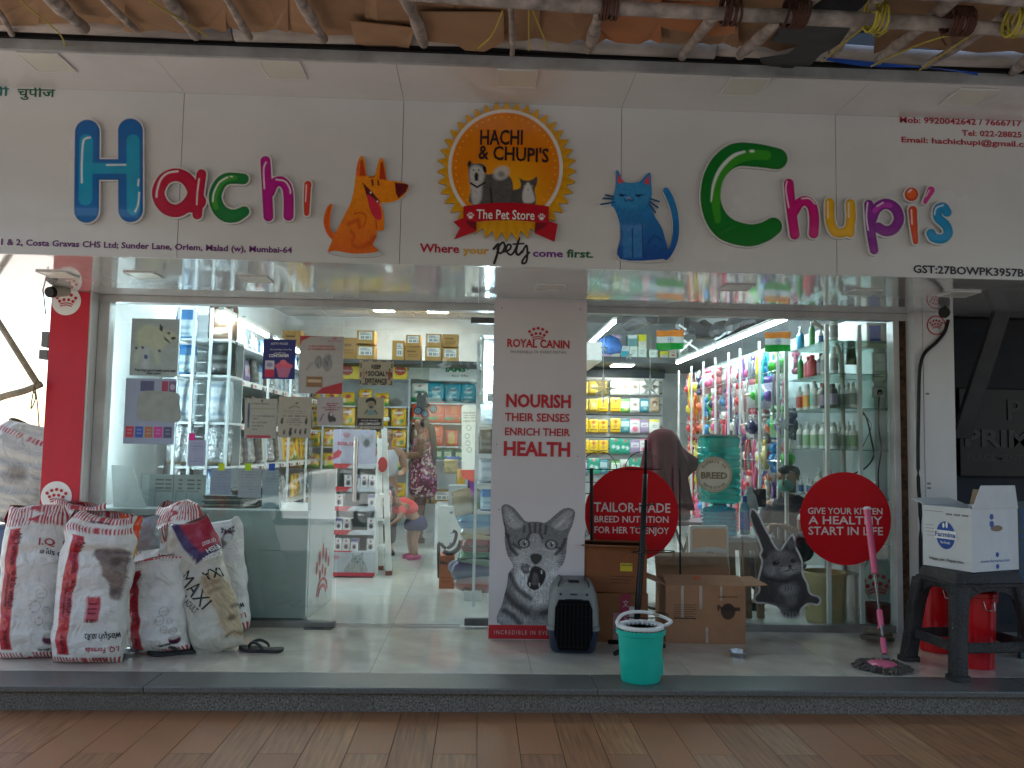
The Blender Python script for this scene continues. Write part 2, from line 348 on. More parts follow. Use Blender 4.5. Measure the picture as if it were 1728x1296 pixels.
# ================================================================== GROUND
STEP_Y = -1.335; GZ = -.122
b = MB(); b.box(-4.6, 6, -4.6, STEP_Y+.05, GZ-.3, GZ-.012); pavement = struct(b.build("pavement", M_joint))
woods = [mat("wood_tile_%s" % n, c, .5, spec=.3, var=.16, scale=6, stretch=(9, .5, 1), sub=c2, bump=.12, bscale=30, coat=.1, dirt=.3)
         for n, c, c2 in (("umber", (.36, .165, .07), (.25, .10, .042)), ("ochre", (.42, .21, .093), (.29, .13, .057)), ("russet", (.33, .137, .058), (.39, .18, .08)), ("ash", (.39, .20, .10), (.30, .145, .065)))]
PW, PL = .188, .83
for wi, wm in enumerate(woods):
 me = MB().box(.0015, PW-.0015, .0015, PL-.0015, -.012, 0).mesh("wood_tile"); me.materials.append(wm); woods[wi] = me
k = 0
for i in range(-20, 29):
 for j in range(3 if abs(i-4) < 20 else 2):
  y = STEP_Y-PL*(j+1)-(.68*PL if i % 2 else 0)
  o = link("wood_tile", woods[RNG.choice(4, p=(.35, .2, .3, .15))], None, pavement); o.location = (i*PW+.02, y, GZ);
  if i % 2 and j == 0:      # cut piece that closes the row against the step
   q = link("wood_tile", woods[RNG.integers(4)], None, pavement); q.location = (i*PW+.02, y+PL, GZ); q.scale = (1, (STEP_Y-(y+PL))/PL, 1)
b = MB(); b.add([(-60, -4.6, GZ-.03), (60, -4.6, GZ-.03), (60, -12.5, -1.0), (-60, -12.5, -1.0)], [(0, 1, 2, 3)])
b.add([(-60, -12.5, -1), (60, -12.5, -1), (60, -30, -1), (-60, -30, -1)], [(0, 1, 2, 3)])
b.add([(-60, -30, -1.004), (60, -30, -1.004), (60, -200, -1.004), (-60, -200, -1.004)], [(0, 1, 2, 3)])
struct(b.build("road", mat("asphalt", (.17, .165, .155), .85, var=.25, scale=30, bump=.3, bscale=200, dirt=.2)))
b = MB(); b.box(-60, -4.62, -4.59, 60, GZ-.4, GZ-.02); struct(b.build("yard_ground", mat("pale_concrete", (.32, .3, .27), .9, var=.2, dirt=.3)))
b = MB(); b.box(6.02, 60, -4.59, 60, GZ-.4, GZ-.05); struct(b.build("side_ground", MATS["pale_concrete"]))
# platform and its tiles
b = MB(); b.box(-4.6, 6, STEP_Y+.012, 6.2, GZ, -.014); platform = struct(b.build("platform", M_joint))
T = .86; X0 = -.55; Y0 = -.63
def tilerange(x0, x1, y0, y1, m, zt=0):
 tm = {}
 i0 = math.floor((x0-X0)/T); j0 = math.floor((y0-Y0)/T)
 for i in range(i0, math.ceil((x1-X0)/T)):
  for j in range(j0, math.ceil((y1-Y0)/T)):
   a0 = max(x0, X0+i*T)+.001; a1 = min(x1, X0+(i+1)*T)-.001; b0 = max(y0, Y0+j*T)+.001; b1 = min(y1, Y0+(j+1)*T)-.001
   if a1-a0 < .02 or b1-b0 < .02: continue
   key = (round(a1-a0, 3), round(b1-b0, 3))
   if key not in tm: tm[key] = MB().box(0, key[0], 0, key[1], -.012, 0).mesh("floor_tile"); tm[key].materials.append(m)
   o = link("floor_tile", tm[key], None, platform); o.location = (a0, b0, zt)
tilerange(-4.5, 5.9, -1.09, .02, M_tile); tilerange(-2.72, 2.95, .021, 6.0, M_tilein)
for a, c in ((-4.6, -1.62), (-1.618, .62), (.622, 2.9), (2.902, 6)):
 MB().box(a, c, STEP_Y-.03, -1.092, -.03, .001).build("granite_nosing", M_granite, platform, bevel=.006)
for a, c in ((-4.6, -.5), (-.497, 3.1), (3.103, 6)):
 MB().box(a, c, STEP_Y-.0, STEP_Y+.012, GZ-.01, -.031).build("step_riser", M_riser, platform)
# ================================================================== SHOP SHELL
XL, XR, YB, ZC = -2.72, 2.95, 6.0, 2.95
struct(MB().box(XL-.12, XL, .05, YB, -.01, ZC).build("wall_left", M_wall))
struct(MB().box(XR, XR+.12, .05, YB, -.01, ZC).build("wall_right", M_wall))
struct(MB().box(XL-.12, XR+.12, YB, YB+.12, -.01, ZC).build("wall_back", M_wall))
ceil_ = struct(MB().box(XL, XR, .05, YB, ZC+.012, ZC+.1).build("ceiling", M_joint))
cm_ = MB().box(.003, .597, .003, .597, 0, .01).mesh("ceiling_panel"); cm_.materials.append(M_ceil)
for i in range(10):
 for j in range(10):
  if XL+i*.6+.6 > XR+.35: continue
  o = link("ceiling_panel", cm_, None, ceil_); o.location = (min(XL+i*.6, XR-.6), .05+j*.6 if j < 9 else YB-.6, ZC)
# upper storeys of the building, unseen; added to shade the front and block sky
upper = thing("unseen_storeys", "unseen cream storeys above the shop sign, added to shade the front", "building", (0, 0, 3.2))
MB().box(-4.6, 6.2, -1.2, 8, 3.32, 9).build("wall", mat("cream_plaster", (.45, .42, .36), .85, var=.12, dirt=.3), upper)
for i in range(5):
 x = -3.6+i*2
 for z in (4.3, 7):
  w_ = MB().box(x-.5, x+.5, -1.23, -1.2, z, z+1.3).build("window", mat("dark_window", (.03, .035, .04), .08, var=.1), upper)
  MB().box(x-.56, x+.56, -1.3, -1.2, z-.08, z-.002).build("sill", M_frame, w_)
# --- signboard: face, soffits, upper lip
SY = -1.27
SB = thing("signboard", "long white shop sign with rainbow bubble letters, orange dog, blue cat and sunburst badge", "shop sign", (0, SY, 2.1))
zt_ = lambda x: 3.04
zb_ = lambda x: 2.135
seams = [P(305, 290, SY)[0], P(678, 300, SY)[0], P(1048, 310, SY)[0], P(1411, 320, SY)[0]]
xs = [seams[0]-(seams[1]-seams[0])*1.0, *seams, seams[3]+(seams[3]-seams[2])]
xs = [-4.2, xs[0]]+xs[1:]+[5.4]
MB().box(-4.2, 5.4, SY+.022, SY+.05, 2.176, 3.04).build("backing", M_dark, SB)
for a, c in zip(xs[:-1], xs[1:]):
 MB().box(a+.0015, c-.0015, SY, SY+.02, 2.155, 3.04).build("panel", M_acp, SB)
M_up = mat("glossy_upper_soffit", (.70, .69, .68), .18, var=.03, scale=2, coat=.4, dirt=.1)
for a, c in zip(xs[:-1], xs[1:]):
 MB().box(a+.001, c-.001, -1.70, SY, 3.041, 3.062).build("hood_panel", M_up, SB)
MB().box(-4.2, 5.4, -1.725, -1.703, 3.035, 3.085).build("hood_edge", mat("grey_edge_trim", (.42, .44, .45), .5, var=.2, dirt=.5), SB)
MB().box(-4.2, 5.4, -1.72, SY+.05, 3.066, 3.30).build("hood_box", M_dark, SB)
# lower soffit, seen from beneath and mirror-like
sx = [-3.12, P(195, 480, -.6)[0], .02, .68, 3.3]
for a, c in ((-3.12, -2.2), (-2.198, -.02), (-.018, .66), (.662, 2.0), (2.002, 3.55), (3.552, 5.4)):
 MB().box(a, c, SY+.021, -.02, 2.16, 2.175).build("soffit_panel", M_soffit, SB)
# --- frame of the shopfront
FZ0, FZ1 = 2.112, 2.158
SF = thing("shopfront", "glass shopfront with white frame between red banner column and dark side wall", "shopfront", (0, 0, 0))
MB().box(-2.6, .12, -.06, .03, FZ0+.0, FZ1+.002).build("head_frame", M_frame, SF, bevel=.004)
MB().box(.71, 2.98, -.06, .03, FZ0-.0, FZ1+.002).build("head_frame", M_frame, SF, bevel=.004)
MB().box(-2.53, -2.46, -.05, .045, 0, FZ1).build("jamb", M_frame, SF, bevel=.004)
MB().box(2.83, 2.872, -.05, .045, 0, FZ1).build("jamb", M_frame, SF, bevel=.004)
MB().box(-2.46, -.92, -.03, .03, 0, .035).build("sill", mat("dull_aluminium", (.32, .32, .3), .4, metal=.6, var=.2, dirt=.4), SF)
MB().box(.68, 2.83, -.03, .03, 0, .045).build("sill", MATS["dull_aluminium"], SF)
def pane(name, x0, x1, z0, z1, y=0, parent=SF): return MB().box(x0, x1, y, y+.008, z0, z1).build(name, M_glass, parent)
pane("glass_pane", -2.46, -.93, .035, FZ0); pane("glass_pane", .70, P(1253, 700, 0)[0]-.003, .045, FZ0); pane("glass_pane", P(1253, 700, 0)[0]+.003, 2.83, .045, FZ0)
MB().box(-.93, .1, 0, .008, 2.075, 2.112).build("glass_pane", M_glass, SF)
# glass door
DR = thing("glass_door", "frameless glass door with tall steel pull handle", "door", (-.4, 0, 0))
MB().box(-.922, .09, .012, .02, .02, 2.07).build("glass_leaf", M_glass, DR)
hx = P(600, 790, -.05)[0]
b = MB(); z0 = P(600, 846, -.05)[2]; z1 = P(603, 738, -.05)[2]; b.tube([(hx, -.06, z0), (hx, -.06, z1)], .016, 14)
for z in (z0+.06, z1-.06): b.tube([(hx, -.06, z), (hx, .012, z)], .008, 8)
b.build("pull_handle", M_steel, DR, smooth=True, auto=40)
MB().box(-.07, .09, -.005, .035, .015, .062).build("patch_fitting", mat("worn_steel", (.12, .12, .12), .4, metal=.8, var=.3), DR, bevel=.004)
MB().box(-.07, .09, -.005, .035, 2.035, 2.074).build("patch_fitting", MATS["worn_steel"], DR, bevel=.004)
MB().box(-.915, -.1, .008, .024, .006, .019).build("bottom_rail", M_steel, DR)
a = G(540, 1061); o = MB().box(a[0]-.1, a[0]+.08, a[1]-.03, a[1]+.03, -.002, .004).build("lock_plate", MATS["worn_steel"]); tag(o, "small steel lock plate let into the floor before the glass door", "lock plate")
MB().box(a[0]-.06, a[0]+.03, a[1]-.012, a[1]+.012, .0045, .0055).build("slot", M_black, o)
# --- pillar between the two halves
PY = -.33
xa, xb = P(829, 790, PY)[0], P(988, 790, PY)[0]
PL_ = thing("poster_pillar", "white pillar faced with tall poster of gaping tabby cat", "pillar", ((xa+xb)/2, PY, 0))
MB().box(xa+.012, xb-.004, PY+.012, .05, 0, 2.159).build("shaft", M_acp, PL_)
zb = P(905, 1079, PY)[2]; zt = P(905, 507, PY)[2]
MB().box(xa, xb, PY, PY+.01, zb, zt).build("poster_board", mat("poster_white", (.62, .57, .58), .4, var=.03, scale=3), PL_)
MB().box(xa+.002, xb-.002, PY-.002, PY, zb+.002, P(905, 1055, PY)[2]).build("red_band", mat("print_red", C('b81425'), .4, var=.05), PL_)
for px, py in ((847, 520), (979, 522), (838, 750), (975, 770), (840, 1050), (842, 860)):
 q = P(px, py, PY); b = MB(); b.lathe([(0, 0), (.004, 0), (.003, .002)], n=8); bb = MB(); bb.add([(q[0]+v[0], PY-.0025-v[2], q[2]+v[1]) for v in b.v], b.f); bb.build("screw", M_dark, PL_)
MR = MATS["print_red"]
def crown(cx, cy, s, Y, m, parent, name="crown_emblem", arcs=True, label=None, yaw=None):
 """crown of dots over two arcs; centre in photo pixels, s = half width in pixels"""
 b = MB(); k = mpp(Y); O = P(cx, cy, Y)
 def disc(u, v, r):
  b.add([(O[0]+(u+r*math.cos(t))*s*k, Y-.002, O[2]+(v+r*math.sin(t))*s*k) for t in np.linspace(0, 2*PI, 16)[:-1]], [tuple(range(15))])
 for u, v in ((-.86, .36), (-.44, .62), (0, .72), (.44, .62), (.86, .36)): disc(u, v, .155)
 for u, v in ((-.62, .03), (-.22, .18), (.22, .18), (.62, .03)): disc(u, v, .15)
 for r0, r1, sp in ((1.32, 1.42, .46), (1.1, 1.2, .5)):
  n = 12; A = [(r*math.sin(t), r*math.cos(t)-1.55+(.05 if r0 > 1.2 else .07)) for r in (r0, r1) for t in np.linspace(-sp, sp, n)]
  b.add([(O[0]+u*s*k, Y-.002, O[2]+v*s*k) for u, v in A], [(i, i+1, n+i+1, n+i) for i in range(n-1)])
 return b.build(name, m, parent, label=label)
crown(908, 566, 17, PY-.001, MR, PL_)
kb = PY-.001
lpx("ROYAL CANIN", (856, 585), (961, 588), 14, kb, MR, PL_, bold=.028)
lpx("INCREDIBLE IN EVERY DETAIL", (861, 596), (956, 597), 5, kb, mat("ink_grey", (.15, .13, .14), .5), PL_, spacing=1.3)
lpx("NOURISH", (854, 686), (963, 688), 22, kb, MR, PL_, bold=.035)
lpx("THEIR SENSES", (852, 710), (961, 712), 14, kb, MR, PL_, bold=.02)
lpx("ENRICH THEIR", (852, 734), (962, 736), 13, kb, MR, PL_, bold=.02)
lpx("HEALTH", (850, 768), (962, 770), 24, kb, MR, PL_, bold=.035)
lpx("INCREDIBLE IN EVERY DETAIL", (834, 1070), (975, 1072), 7, PY-.003, mat("ink_pale", (.6, .45, .45), .5), PL_, spacing=1.3)
# --- tabby cat of the poster
def fur(X, Y, ang, f=1.0, seed=0):
 c, s = np.cos(ang), np.sin(ang); u = X*c+Y*s; v = -X*s+Y*c
 return .6*vnoise(u*.10*f, v*.9*f, seed)+.4*vnoise(u*.25*f, v*2.1*f, seed+9)
CAT = [(846, 1055), (849, 1015), (856, 985), (858, 968), (866, 955), (857, 938), (852, 915), (852, 895), (849, 880), (846, 862), (848, 853), (856, 851), (868, 858), (880, 872), (888, 880), (900, 880), (912, 881), (920, 882), (932, 873), (945, 862), (957, 857), (968, 860), (970, 870), (966, 886), (960, 900), (957, 915), (955, 935), (950, 952), (941, 962), (940, 968), (948, 980), (955, 1000), (962, 1025), (966, 1055)]
CATS = cm(CAT, 5)
def tabby(X, Y):
 ang = np.arctan2(Y-930, X-903)
 a = Art(X, Y, (.16, .16, .165)); f = fur(X, Y, np.where(Y < 960, ang, PI/2+.3*np.sin(X*.05)), 1.5)
 # chest and muzzle are pale
 a.poly([(868, 965), (885, 950), (905, 965), (935, 950), (944, 972), (950, 1000), (930, 1018), (905, 1025), (880, 1010), (866, 985)], (.62, .62, .62), 14, .95, 4)
 a.poly([(874, 925), (888, 918), (905, 930), (920, 918), (938, 925), (944, 945), (925, 968), (905, 975), (880, 962), (866, 942)], (.42, .42, .42), 10, .85, 4)
 a.poly([(846, 1056), (852, 1020), (880, 1035), (905, 1046), (940, 1040), (968, 1056)], (.36, .36, .37), 8, .8, 3)
 for p in ([(862, 970), (872, 992), (895, 1010)], [(852, 1000), (870, 1020), (890, 1034)], [(945, 975), (948, 1000), (935, 1022)], [(850, 1030), (866, 1040), (876, 1052)], [(915, 1035), (932, 1030), (950, 1020)]): a.line(p, 4.5, (.035, .035, .04), 5, .85, 4)
 # ears
 a.poly([(850, 857), (858, 856), (872, 872), (884, 884), (874, 893), (862, 890), (853, 878)], (.33, .32, .33), 3, .9, 3); a.line([(849, 884), (853, 900), (858, 905)], 3, (.02, .02, .02), 2, .9)
 a.poly([(966, 862), (957, 862), (943, 872), (930, 886), (942, 895), (956, 892), (963, 880)], (.33, .32, .33), 3, .9, 3)
 for i in range(5): a.line([(856+i*4, 862+i*5), (866+i*3, 889)], .6, (.55, .54, .55), 1, .6); a.line([(960-i*4, 866+i*4), (944-i*2, 890)], .6, (.55, .54, .55), 1, .6)
 # brow and cheek stripes
 for p, w_ in (([(893, 884), (895, 898), (890, 908)], 2), ([(903, 883), (903, 905)], 2), ([(912, 884), (911, 900), (915, 908)], 2), ([(922, 888), (920, 900)], 2.2), ([(885, 888), (884, 898)], 1.6), ([(856, 905), (862, 925), (872, 936)], 2.6), ([(954, 910), (948, 925), (938, 935)], 2.6), ([(866, 918), (878, 926)], 1.8), ([(930, 922), (945, 925)], 1.6)): a.line(p, w_, (.02, .02, .022), 2.5, .85)
 a.poly([(895, 905), (903, 900), (911, 905), (914, 928), (903, 934), (893, 928)], (.36, .35, .36), 3, .8, 3)
 for ex, ey in ((884, 917), (930, 919)):
  a.ell(ex, ey, 10.5, 8.5, (.015, .015, .017), 0, 2); a.ell(ex+.3, ey, 7.4, 6.8, (.32, .32, .33), 0, 1); a.ell(ex+.3, ey, 5, 4.8, (.20, .20, .21), 0, 2, .7); a.ell(ex+1, ey, 1.7, 4, (.01, .01, .01), 0, .8); a.ell(ex+2.5, ey-2.5, 1.2, 1.2, (.9, .9, .9), 0, .6)
 a.poly([(895, 937), (903, 934), (914, 937), (913, 946), (904, 953), (897, 947)], (.03, .03, .032), 2, 1, 3)
 a.poly([(880, 951), (890, 952), (896, 958), (893, 967), (884, 968), (879, 960)], (.10, .10, .11), 2, 1, 3); a.ell(887, 960, 4, 3, (.22, .21, .22), 0, 2)
 a.poly([(896, 960), (904, 955), (918, 962), (921, 972), (916, 985), (906, 995), (896, 994), (889, 985), (893, 970)], (.008, .008, .01), 1.5, 1, 3)
 a.poly([(901, 967), (907, 970), (909, 984), (903, 988), (897, 984)], (.10, .09, .10), 3, 1, 3)
 for tx, ty in ((894, 987), (910, 988), (894, 961), (914, 966)): a.line([(tx, ty-3), (tx, ty+1.5)], 1.0, (.75, .75, .72), .8)
 for i in range(6):
  a.line([(920, 944+i*2), (955, 936+i*5)], .35, (.8, .8, .8), .8, .5); a.line([(886, 944+i*2), (852, 940+i*4)], .35, (.8, .8, .8), .8, .5)
 a.mul(.2+1.6*f); return a.c
cutout("cat_print", lambda X, Y: np.maximum(sd_poly(X, Y, CATS), Y-1054.5)+2.0*(fur(X, Y, np.arctan2(Y-940, X-903), 1.6, 3)-.5), tabby, (838, 845, 975, 1058), 1.0, PY-.0012, 0, M_print, PL_)
# ================================================================== RAISED SIGN LETTERS (cut sheet, glossy print)
LY = SY-.022; WH = (.7, .7, .7)
def bubble(sdfs, col, inner=None, hl=(), box=None, rim=2.2, st=1.0, insets=()):
 """letter whose outline is a union of strokes; printed highlight strokes and paler inner strokes; thin white border"""
 col = C(col)
 def sdf(X, Y): return np.minimum.reduce([f(X, Y) for f in sdfs])-rim
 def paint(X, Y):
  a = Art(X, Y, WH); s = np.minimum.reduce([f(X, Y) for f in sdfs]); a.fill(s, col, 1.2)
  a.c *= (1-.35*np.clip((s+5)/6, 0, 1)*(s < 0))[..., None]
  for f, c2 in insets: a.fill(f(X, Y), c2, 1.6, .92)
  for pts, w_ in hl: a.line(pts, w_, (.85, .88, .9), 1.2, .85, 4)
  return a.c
 cutout("letter", sdf, paint, box, st, LY, .021, M_gloss, SB, edge=(.5, .5, .5), label="raised sign letter")
def stk(pts, w_, smooth=6, closed=False):
 p = cm(pts, smooth, closed) if smooth else pts; p = np.array(p)
 if closed: p = np.vstack([p, p[:1]])
 if isinstance(w_, (list, tuple)): w_ = np.interp(np.linspace(0, 1, len(p)), np.linspace(0, 1, len(w_)), w_)
 return lambda X, Y: sd_line(X, Y, p, w_)
tk = lambda pts, w_: stk(pts, w_, 0)
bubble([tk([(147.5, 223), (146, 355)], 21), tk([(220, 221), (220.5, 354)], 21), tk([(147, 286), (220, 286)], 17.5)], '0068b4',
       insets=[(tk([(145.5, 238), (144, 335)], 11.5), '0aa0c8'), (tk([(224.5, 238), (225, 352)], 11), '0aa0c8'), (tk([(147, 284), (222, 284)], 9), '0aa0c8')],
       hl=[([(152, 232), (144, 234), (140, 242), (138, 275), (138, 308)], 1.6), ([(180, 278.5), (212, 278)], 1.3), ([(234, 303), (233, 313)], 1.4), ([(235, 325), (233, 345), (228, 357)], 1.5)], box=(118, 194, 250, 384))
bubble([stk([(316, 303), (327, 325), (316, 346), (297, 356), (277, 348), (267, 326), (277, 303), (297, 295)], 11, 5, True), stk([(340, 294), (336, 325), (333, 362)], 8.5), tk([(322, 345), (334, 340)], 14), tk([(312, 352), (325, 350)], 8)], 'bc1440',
       hl=[([(300, 289), (283, 292), (271, 303), (265, 322), (264, 332)], 1.6), ([(336, 302), (333, 325), (332, 345)], 1.2)], box=(250, 278, 354, 374))
bubble([stk([(411, 302), (398, 301), (382, 302), (370, 312), (363, 332), (369, 352), (382, 363), (398, 364), (412, 357)], [9, 9.5, 10, 10.5, 11, 11.5, 12, 11, 9])], '0c7a3c',
       insets=[(stk([(396, 300), (380, 303), (369, 316), (362, 334), (364, 350)], 4.5), '3c9a34')], hl=[([(384, 299), (370, 308), (361, 325), (359, 340)], 1.4), ([(389, 298), (392, 298)], 1.2)], box=(344, 284, 430, 384))
bubble([stk([(448, 272), (450, 310), (453, 365)], 8.7), stk([(455, 325), (462, 310), (474, 306), (484, 316), (487, 335), (487, 364)], 8.7)], 'b8148c',
       hl=[([(449, 274), (445, 285), (446, 318)], 1.1), ([(466, 303), (481, 306), (489, 318), (490, 326)], 1.1)], box=(434, 258, 502, 380))
bubble([stk([(519.5, 311), (518, 335), (517.5, 360)], [6, 5.6, 4.5])], 'dc4030', hl=[([(517, 312), (515.5, 340)], .9)], box=(508, 300, 532, 372))
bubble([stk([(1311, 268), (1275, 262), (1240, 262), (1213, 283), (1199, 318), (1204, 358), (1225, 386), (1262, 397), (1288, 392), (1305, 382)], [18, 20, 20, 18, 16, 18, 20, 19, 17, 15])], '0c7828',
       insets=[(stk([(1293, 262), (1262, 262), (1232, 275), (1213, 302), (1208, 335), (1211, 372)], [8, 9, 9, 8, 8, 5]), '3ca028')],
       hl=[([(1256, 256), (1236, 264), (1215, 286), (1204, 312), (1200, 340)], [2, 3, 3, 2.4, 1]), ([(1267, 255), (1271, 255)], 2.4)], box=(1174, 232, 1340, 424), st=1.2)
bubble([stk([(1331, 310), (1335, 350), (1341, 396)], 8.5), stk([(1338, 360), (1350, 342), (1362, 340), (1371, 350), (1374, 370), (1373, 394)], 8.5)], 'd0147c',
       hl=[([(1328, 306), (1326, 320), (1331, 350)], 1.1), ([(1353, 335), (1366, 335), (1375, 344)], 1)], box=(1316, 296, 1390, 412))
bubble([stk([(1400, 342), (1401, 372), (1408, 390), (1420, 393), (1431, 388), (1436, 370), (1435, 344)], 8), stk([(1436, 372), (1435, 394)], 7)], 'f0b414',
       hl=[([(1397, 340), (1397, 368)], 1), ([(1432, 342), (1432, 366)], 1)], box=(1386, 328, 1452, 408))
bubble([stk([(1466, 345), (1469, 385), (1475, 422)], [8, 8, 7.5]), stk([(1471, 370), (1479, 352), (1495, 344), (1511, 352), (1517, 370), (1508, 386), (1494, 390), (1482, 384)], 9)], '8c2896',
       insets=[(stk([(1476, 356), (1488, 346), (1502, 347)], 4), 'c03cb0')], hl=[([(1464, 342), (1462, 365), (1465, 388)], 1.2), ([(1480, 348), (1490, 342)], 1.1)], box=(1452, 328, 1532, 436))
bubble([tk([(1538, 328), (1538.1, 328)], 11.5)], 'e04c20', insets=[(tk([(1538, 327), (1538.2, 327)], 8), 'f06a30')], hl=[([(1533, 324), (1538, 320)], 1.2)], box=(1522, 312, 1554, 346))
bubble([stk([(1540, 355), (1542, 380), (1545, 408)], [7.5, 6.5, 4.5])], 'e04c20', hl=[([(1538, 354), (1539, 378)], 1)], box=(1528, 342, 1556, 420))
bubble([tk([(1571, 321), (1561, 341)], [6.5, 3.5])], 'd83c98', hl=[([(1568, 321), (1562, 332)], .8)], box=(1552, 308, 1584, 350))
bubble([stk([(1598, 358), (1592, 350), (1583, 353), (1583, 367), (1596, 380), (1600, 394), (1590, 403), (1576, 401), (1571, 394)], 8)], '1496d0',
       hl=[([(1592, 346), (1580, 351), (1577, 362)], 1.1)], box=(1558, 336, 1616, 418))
# --- orange dog cut-out
DOG = cm([(555, 432-8), (560, 410), (566, 396), (575, 378), (585, 358), (593, 342), (598, 322), (601, 300), (604, 278), (610, 264), (615, 276), (618, 297), (628, 298), (634, 295), (638, 280), (643, 267), (649, 282), (652, 304), (668, 307), (688, 313), (684, 325), (672, 336), (655, 341), (642, 342), (645, 355), (647, 372), (646, 388), (636, 388), (634, 400), (628, 412), (632, 418), (635, 424), (600, 427), (565, 422)], 4)
TAIL = cm([(560, 345), (552, 352), (547, 372), (551, 390), (560, 402), (563, 396), (556, 384), (557, 362)], 5)
def dog_s(X, Y): return np.minimum.reduce([sd_poly(X, Y, DOG), sd_poly(X, Y, TAIL), sd_line(X, Y, [(562, 398), (566, 404)], 4)])-1.2
def dog_p(X, Y):
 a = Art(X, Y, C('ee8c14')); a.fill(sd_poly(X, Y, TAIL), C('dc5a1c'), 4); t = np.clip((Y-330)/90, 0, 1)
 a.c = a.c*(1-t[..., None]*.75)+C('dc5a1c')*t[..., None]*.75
 a.poly([(601, 268), (606, 262), (608, 297), (600, 297)], 'e8682c', 3); a.poly([(608, 272), (612, 268), (618, 297), (607, 297)], 'c03c1c', 1.5); a.poly([(642, 275), (646, 272), (652, 304), (640, 302)], 'b83818', 1.5)
 a.poly([(666, 308), (690, 311), (685, 324), (672, 335), (668, 325)], '641020', 1.2)
 a.poly([(613, 311), (625, 322), (638, 338), (642, 343), (630, 345), (619, 332)], '5c1020', 1)
 a.poly([(620, 328), (634, 338), (642, 350), (644, 368), (636, 371), (628, 362), (622, 345)], 'd02c44', 1.2, 1, 4)
 a.line([(612, 309), (626, 323), (640, 339)], .8, '3c1010', 1); a.ell(625.5, 325, 1.5, 1.8, (.85, .8, .75)); a.ell(637, 340, 1.4, 1.8, (.85, .8, .75))
 a.line([(628, 304), (629, 312)], 1.7, '5c2010', 1); a.line([(638, 305), (639, 312)], 1.5, '5c2010', 1); a.line([(622, 299), (628, 299), (632, 297)], .8, '8c3c14')
 a.line([(598, 361), (608, 359), (616, 362), (617, 372), (613, 382), (606, 384)], 1.4, 'c05018', 1.6, .8, 4); a.line([(588, 378), (598, 374), (604, 370), (606, 382)], 3, 'c84c18', 4, .8)
 a.line([(592, 390), (598, 398), (594, 412), (606, 418)], 2, 'c84c18', 4, .8, 3); a.line([(612, 416), (625, 410), (632, 400)], 4, 'c03c18', 6, .7); a.line([(634, 372), (636, 385)], 1, 'b84018', 1.5)
 a.c *= (.88+.2*vnoise(X*.4, Y*.4, 3))[..., None]; return a.c
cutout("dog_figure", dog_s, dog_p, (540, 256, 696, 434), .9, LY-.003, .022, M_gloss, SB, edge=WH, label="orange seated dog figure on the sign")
cutout("figure_base", lambda X, Y: sd_ell(X, Y, 597, 426, 46, 8, .05), lambda X, Y: np.full(X.shape+(3,), .55), (548, 414, 646, 438), 1.2, LY+.002, .016, M_gloss, SB)
# --- blue cat cut-out
CB = cm([(1047, 436), (1048, 400), (1046, 375), (1038, 352), (1032, 345), (1037, 330), (1040, 310), (1041, 288), (1046, 296), (1053, 308), (1075, 309), (1085, 303), (1096, 292), (1098, 310), (1099, 330), (1096, 345), (1104, 365), (1116, 385), (1122, 405), (1126, 425), (1118, 436)], 4)
CT = cm([(1120, 432), (1130, 420), (1136, 395), (1135, 365), (1128, 340), (1120, 322), (1126, 318), (1136, 335), (1143, 360), (1145, 390), (1141, 412), (1132, 430), (1124, 438)], 4)
WK = [[(1036, 332), (1022, 329)], [(1037, 336), (1018, 335)], [(1037, 341), (1014, 345)], [(1096, 335), (1112, 340)], [(1096, 340), (1110, 350)], [(1095, 344), (1106, 358)]]
def catb_s(X, Y): return np.minimum.reduce([sd_poly(X, Y, CB), sd_poly(X, Y, CT), *[sd_line(X, Y, q, .35) for q in WK]])-1.1
def catb_p(X, Y):
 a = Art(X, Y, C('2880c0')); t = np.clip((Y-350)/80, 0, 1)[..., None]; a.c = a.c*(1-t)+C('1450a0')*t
 a.poly([(1040, 310), (1098, 312), (1094, 340), (1068, 352), (1038, 342)], '3a96d0', 8, .8, 3)
 a.poly([(1043, 294), (1053, 308), (1042, 309)], 'dc4858', 1); a.poly([(1095, 296), (1086, 308), (1096, 312)], 'dc4858', 1)
 a.poly([(1050, 380), (1068, 380), (1086, 378), (1084, 435), (1052, 435)], '3c88c8', 5, .8); a.line([(1067, 385), (1068, 434)], 1, '103c80', 1.5); a.line([(1084, 380), (1085, 434)], 1, '103c80', 2)
 a.line([(1044, 328), (1056, 329)], .9, '0c2050'); a.line([(1047, 330), (1052, 331)], 1.1, '0c2050'); a.line([(1072, 329), (1085, 329)], .9, '0c2050'); a.line([(1075, 331), (1080, 331)], 1.1, '0c2050')
 a.line([(1053, 336), (1057, 340), (1061, 336), (1065, 340), (1069, 336)], .7, '0c2050', 1, 1, 3); a.ell(1061, 334, 2.5, 1.4, 'e080a0')
 for q in WK: a.line(q, .8, '101828')
 a.line([(1094, 410), (1104, 398), (1116, 405)], 1.5, '0c3c80', 3, .7, 3); a.c *= (.85+.28*vnoise(X*.5, Y*.25, 5))[..., None]; return a.c
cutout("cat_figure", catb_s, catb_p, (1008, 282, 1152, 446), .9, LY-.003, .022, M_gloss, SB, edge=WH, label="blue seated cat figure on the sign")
cutout("figure_base", lambda X, Y: sd_ell(X, Y, 1088, 436, 49, 7, .03), lambda X, Y: np.full(X.shape+(3,), .55), (1034, 426, 1142, 448), 1.2, LY+.002, .016, M_gloss, SB)
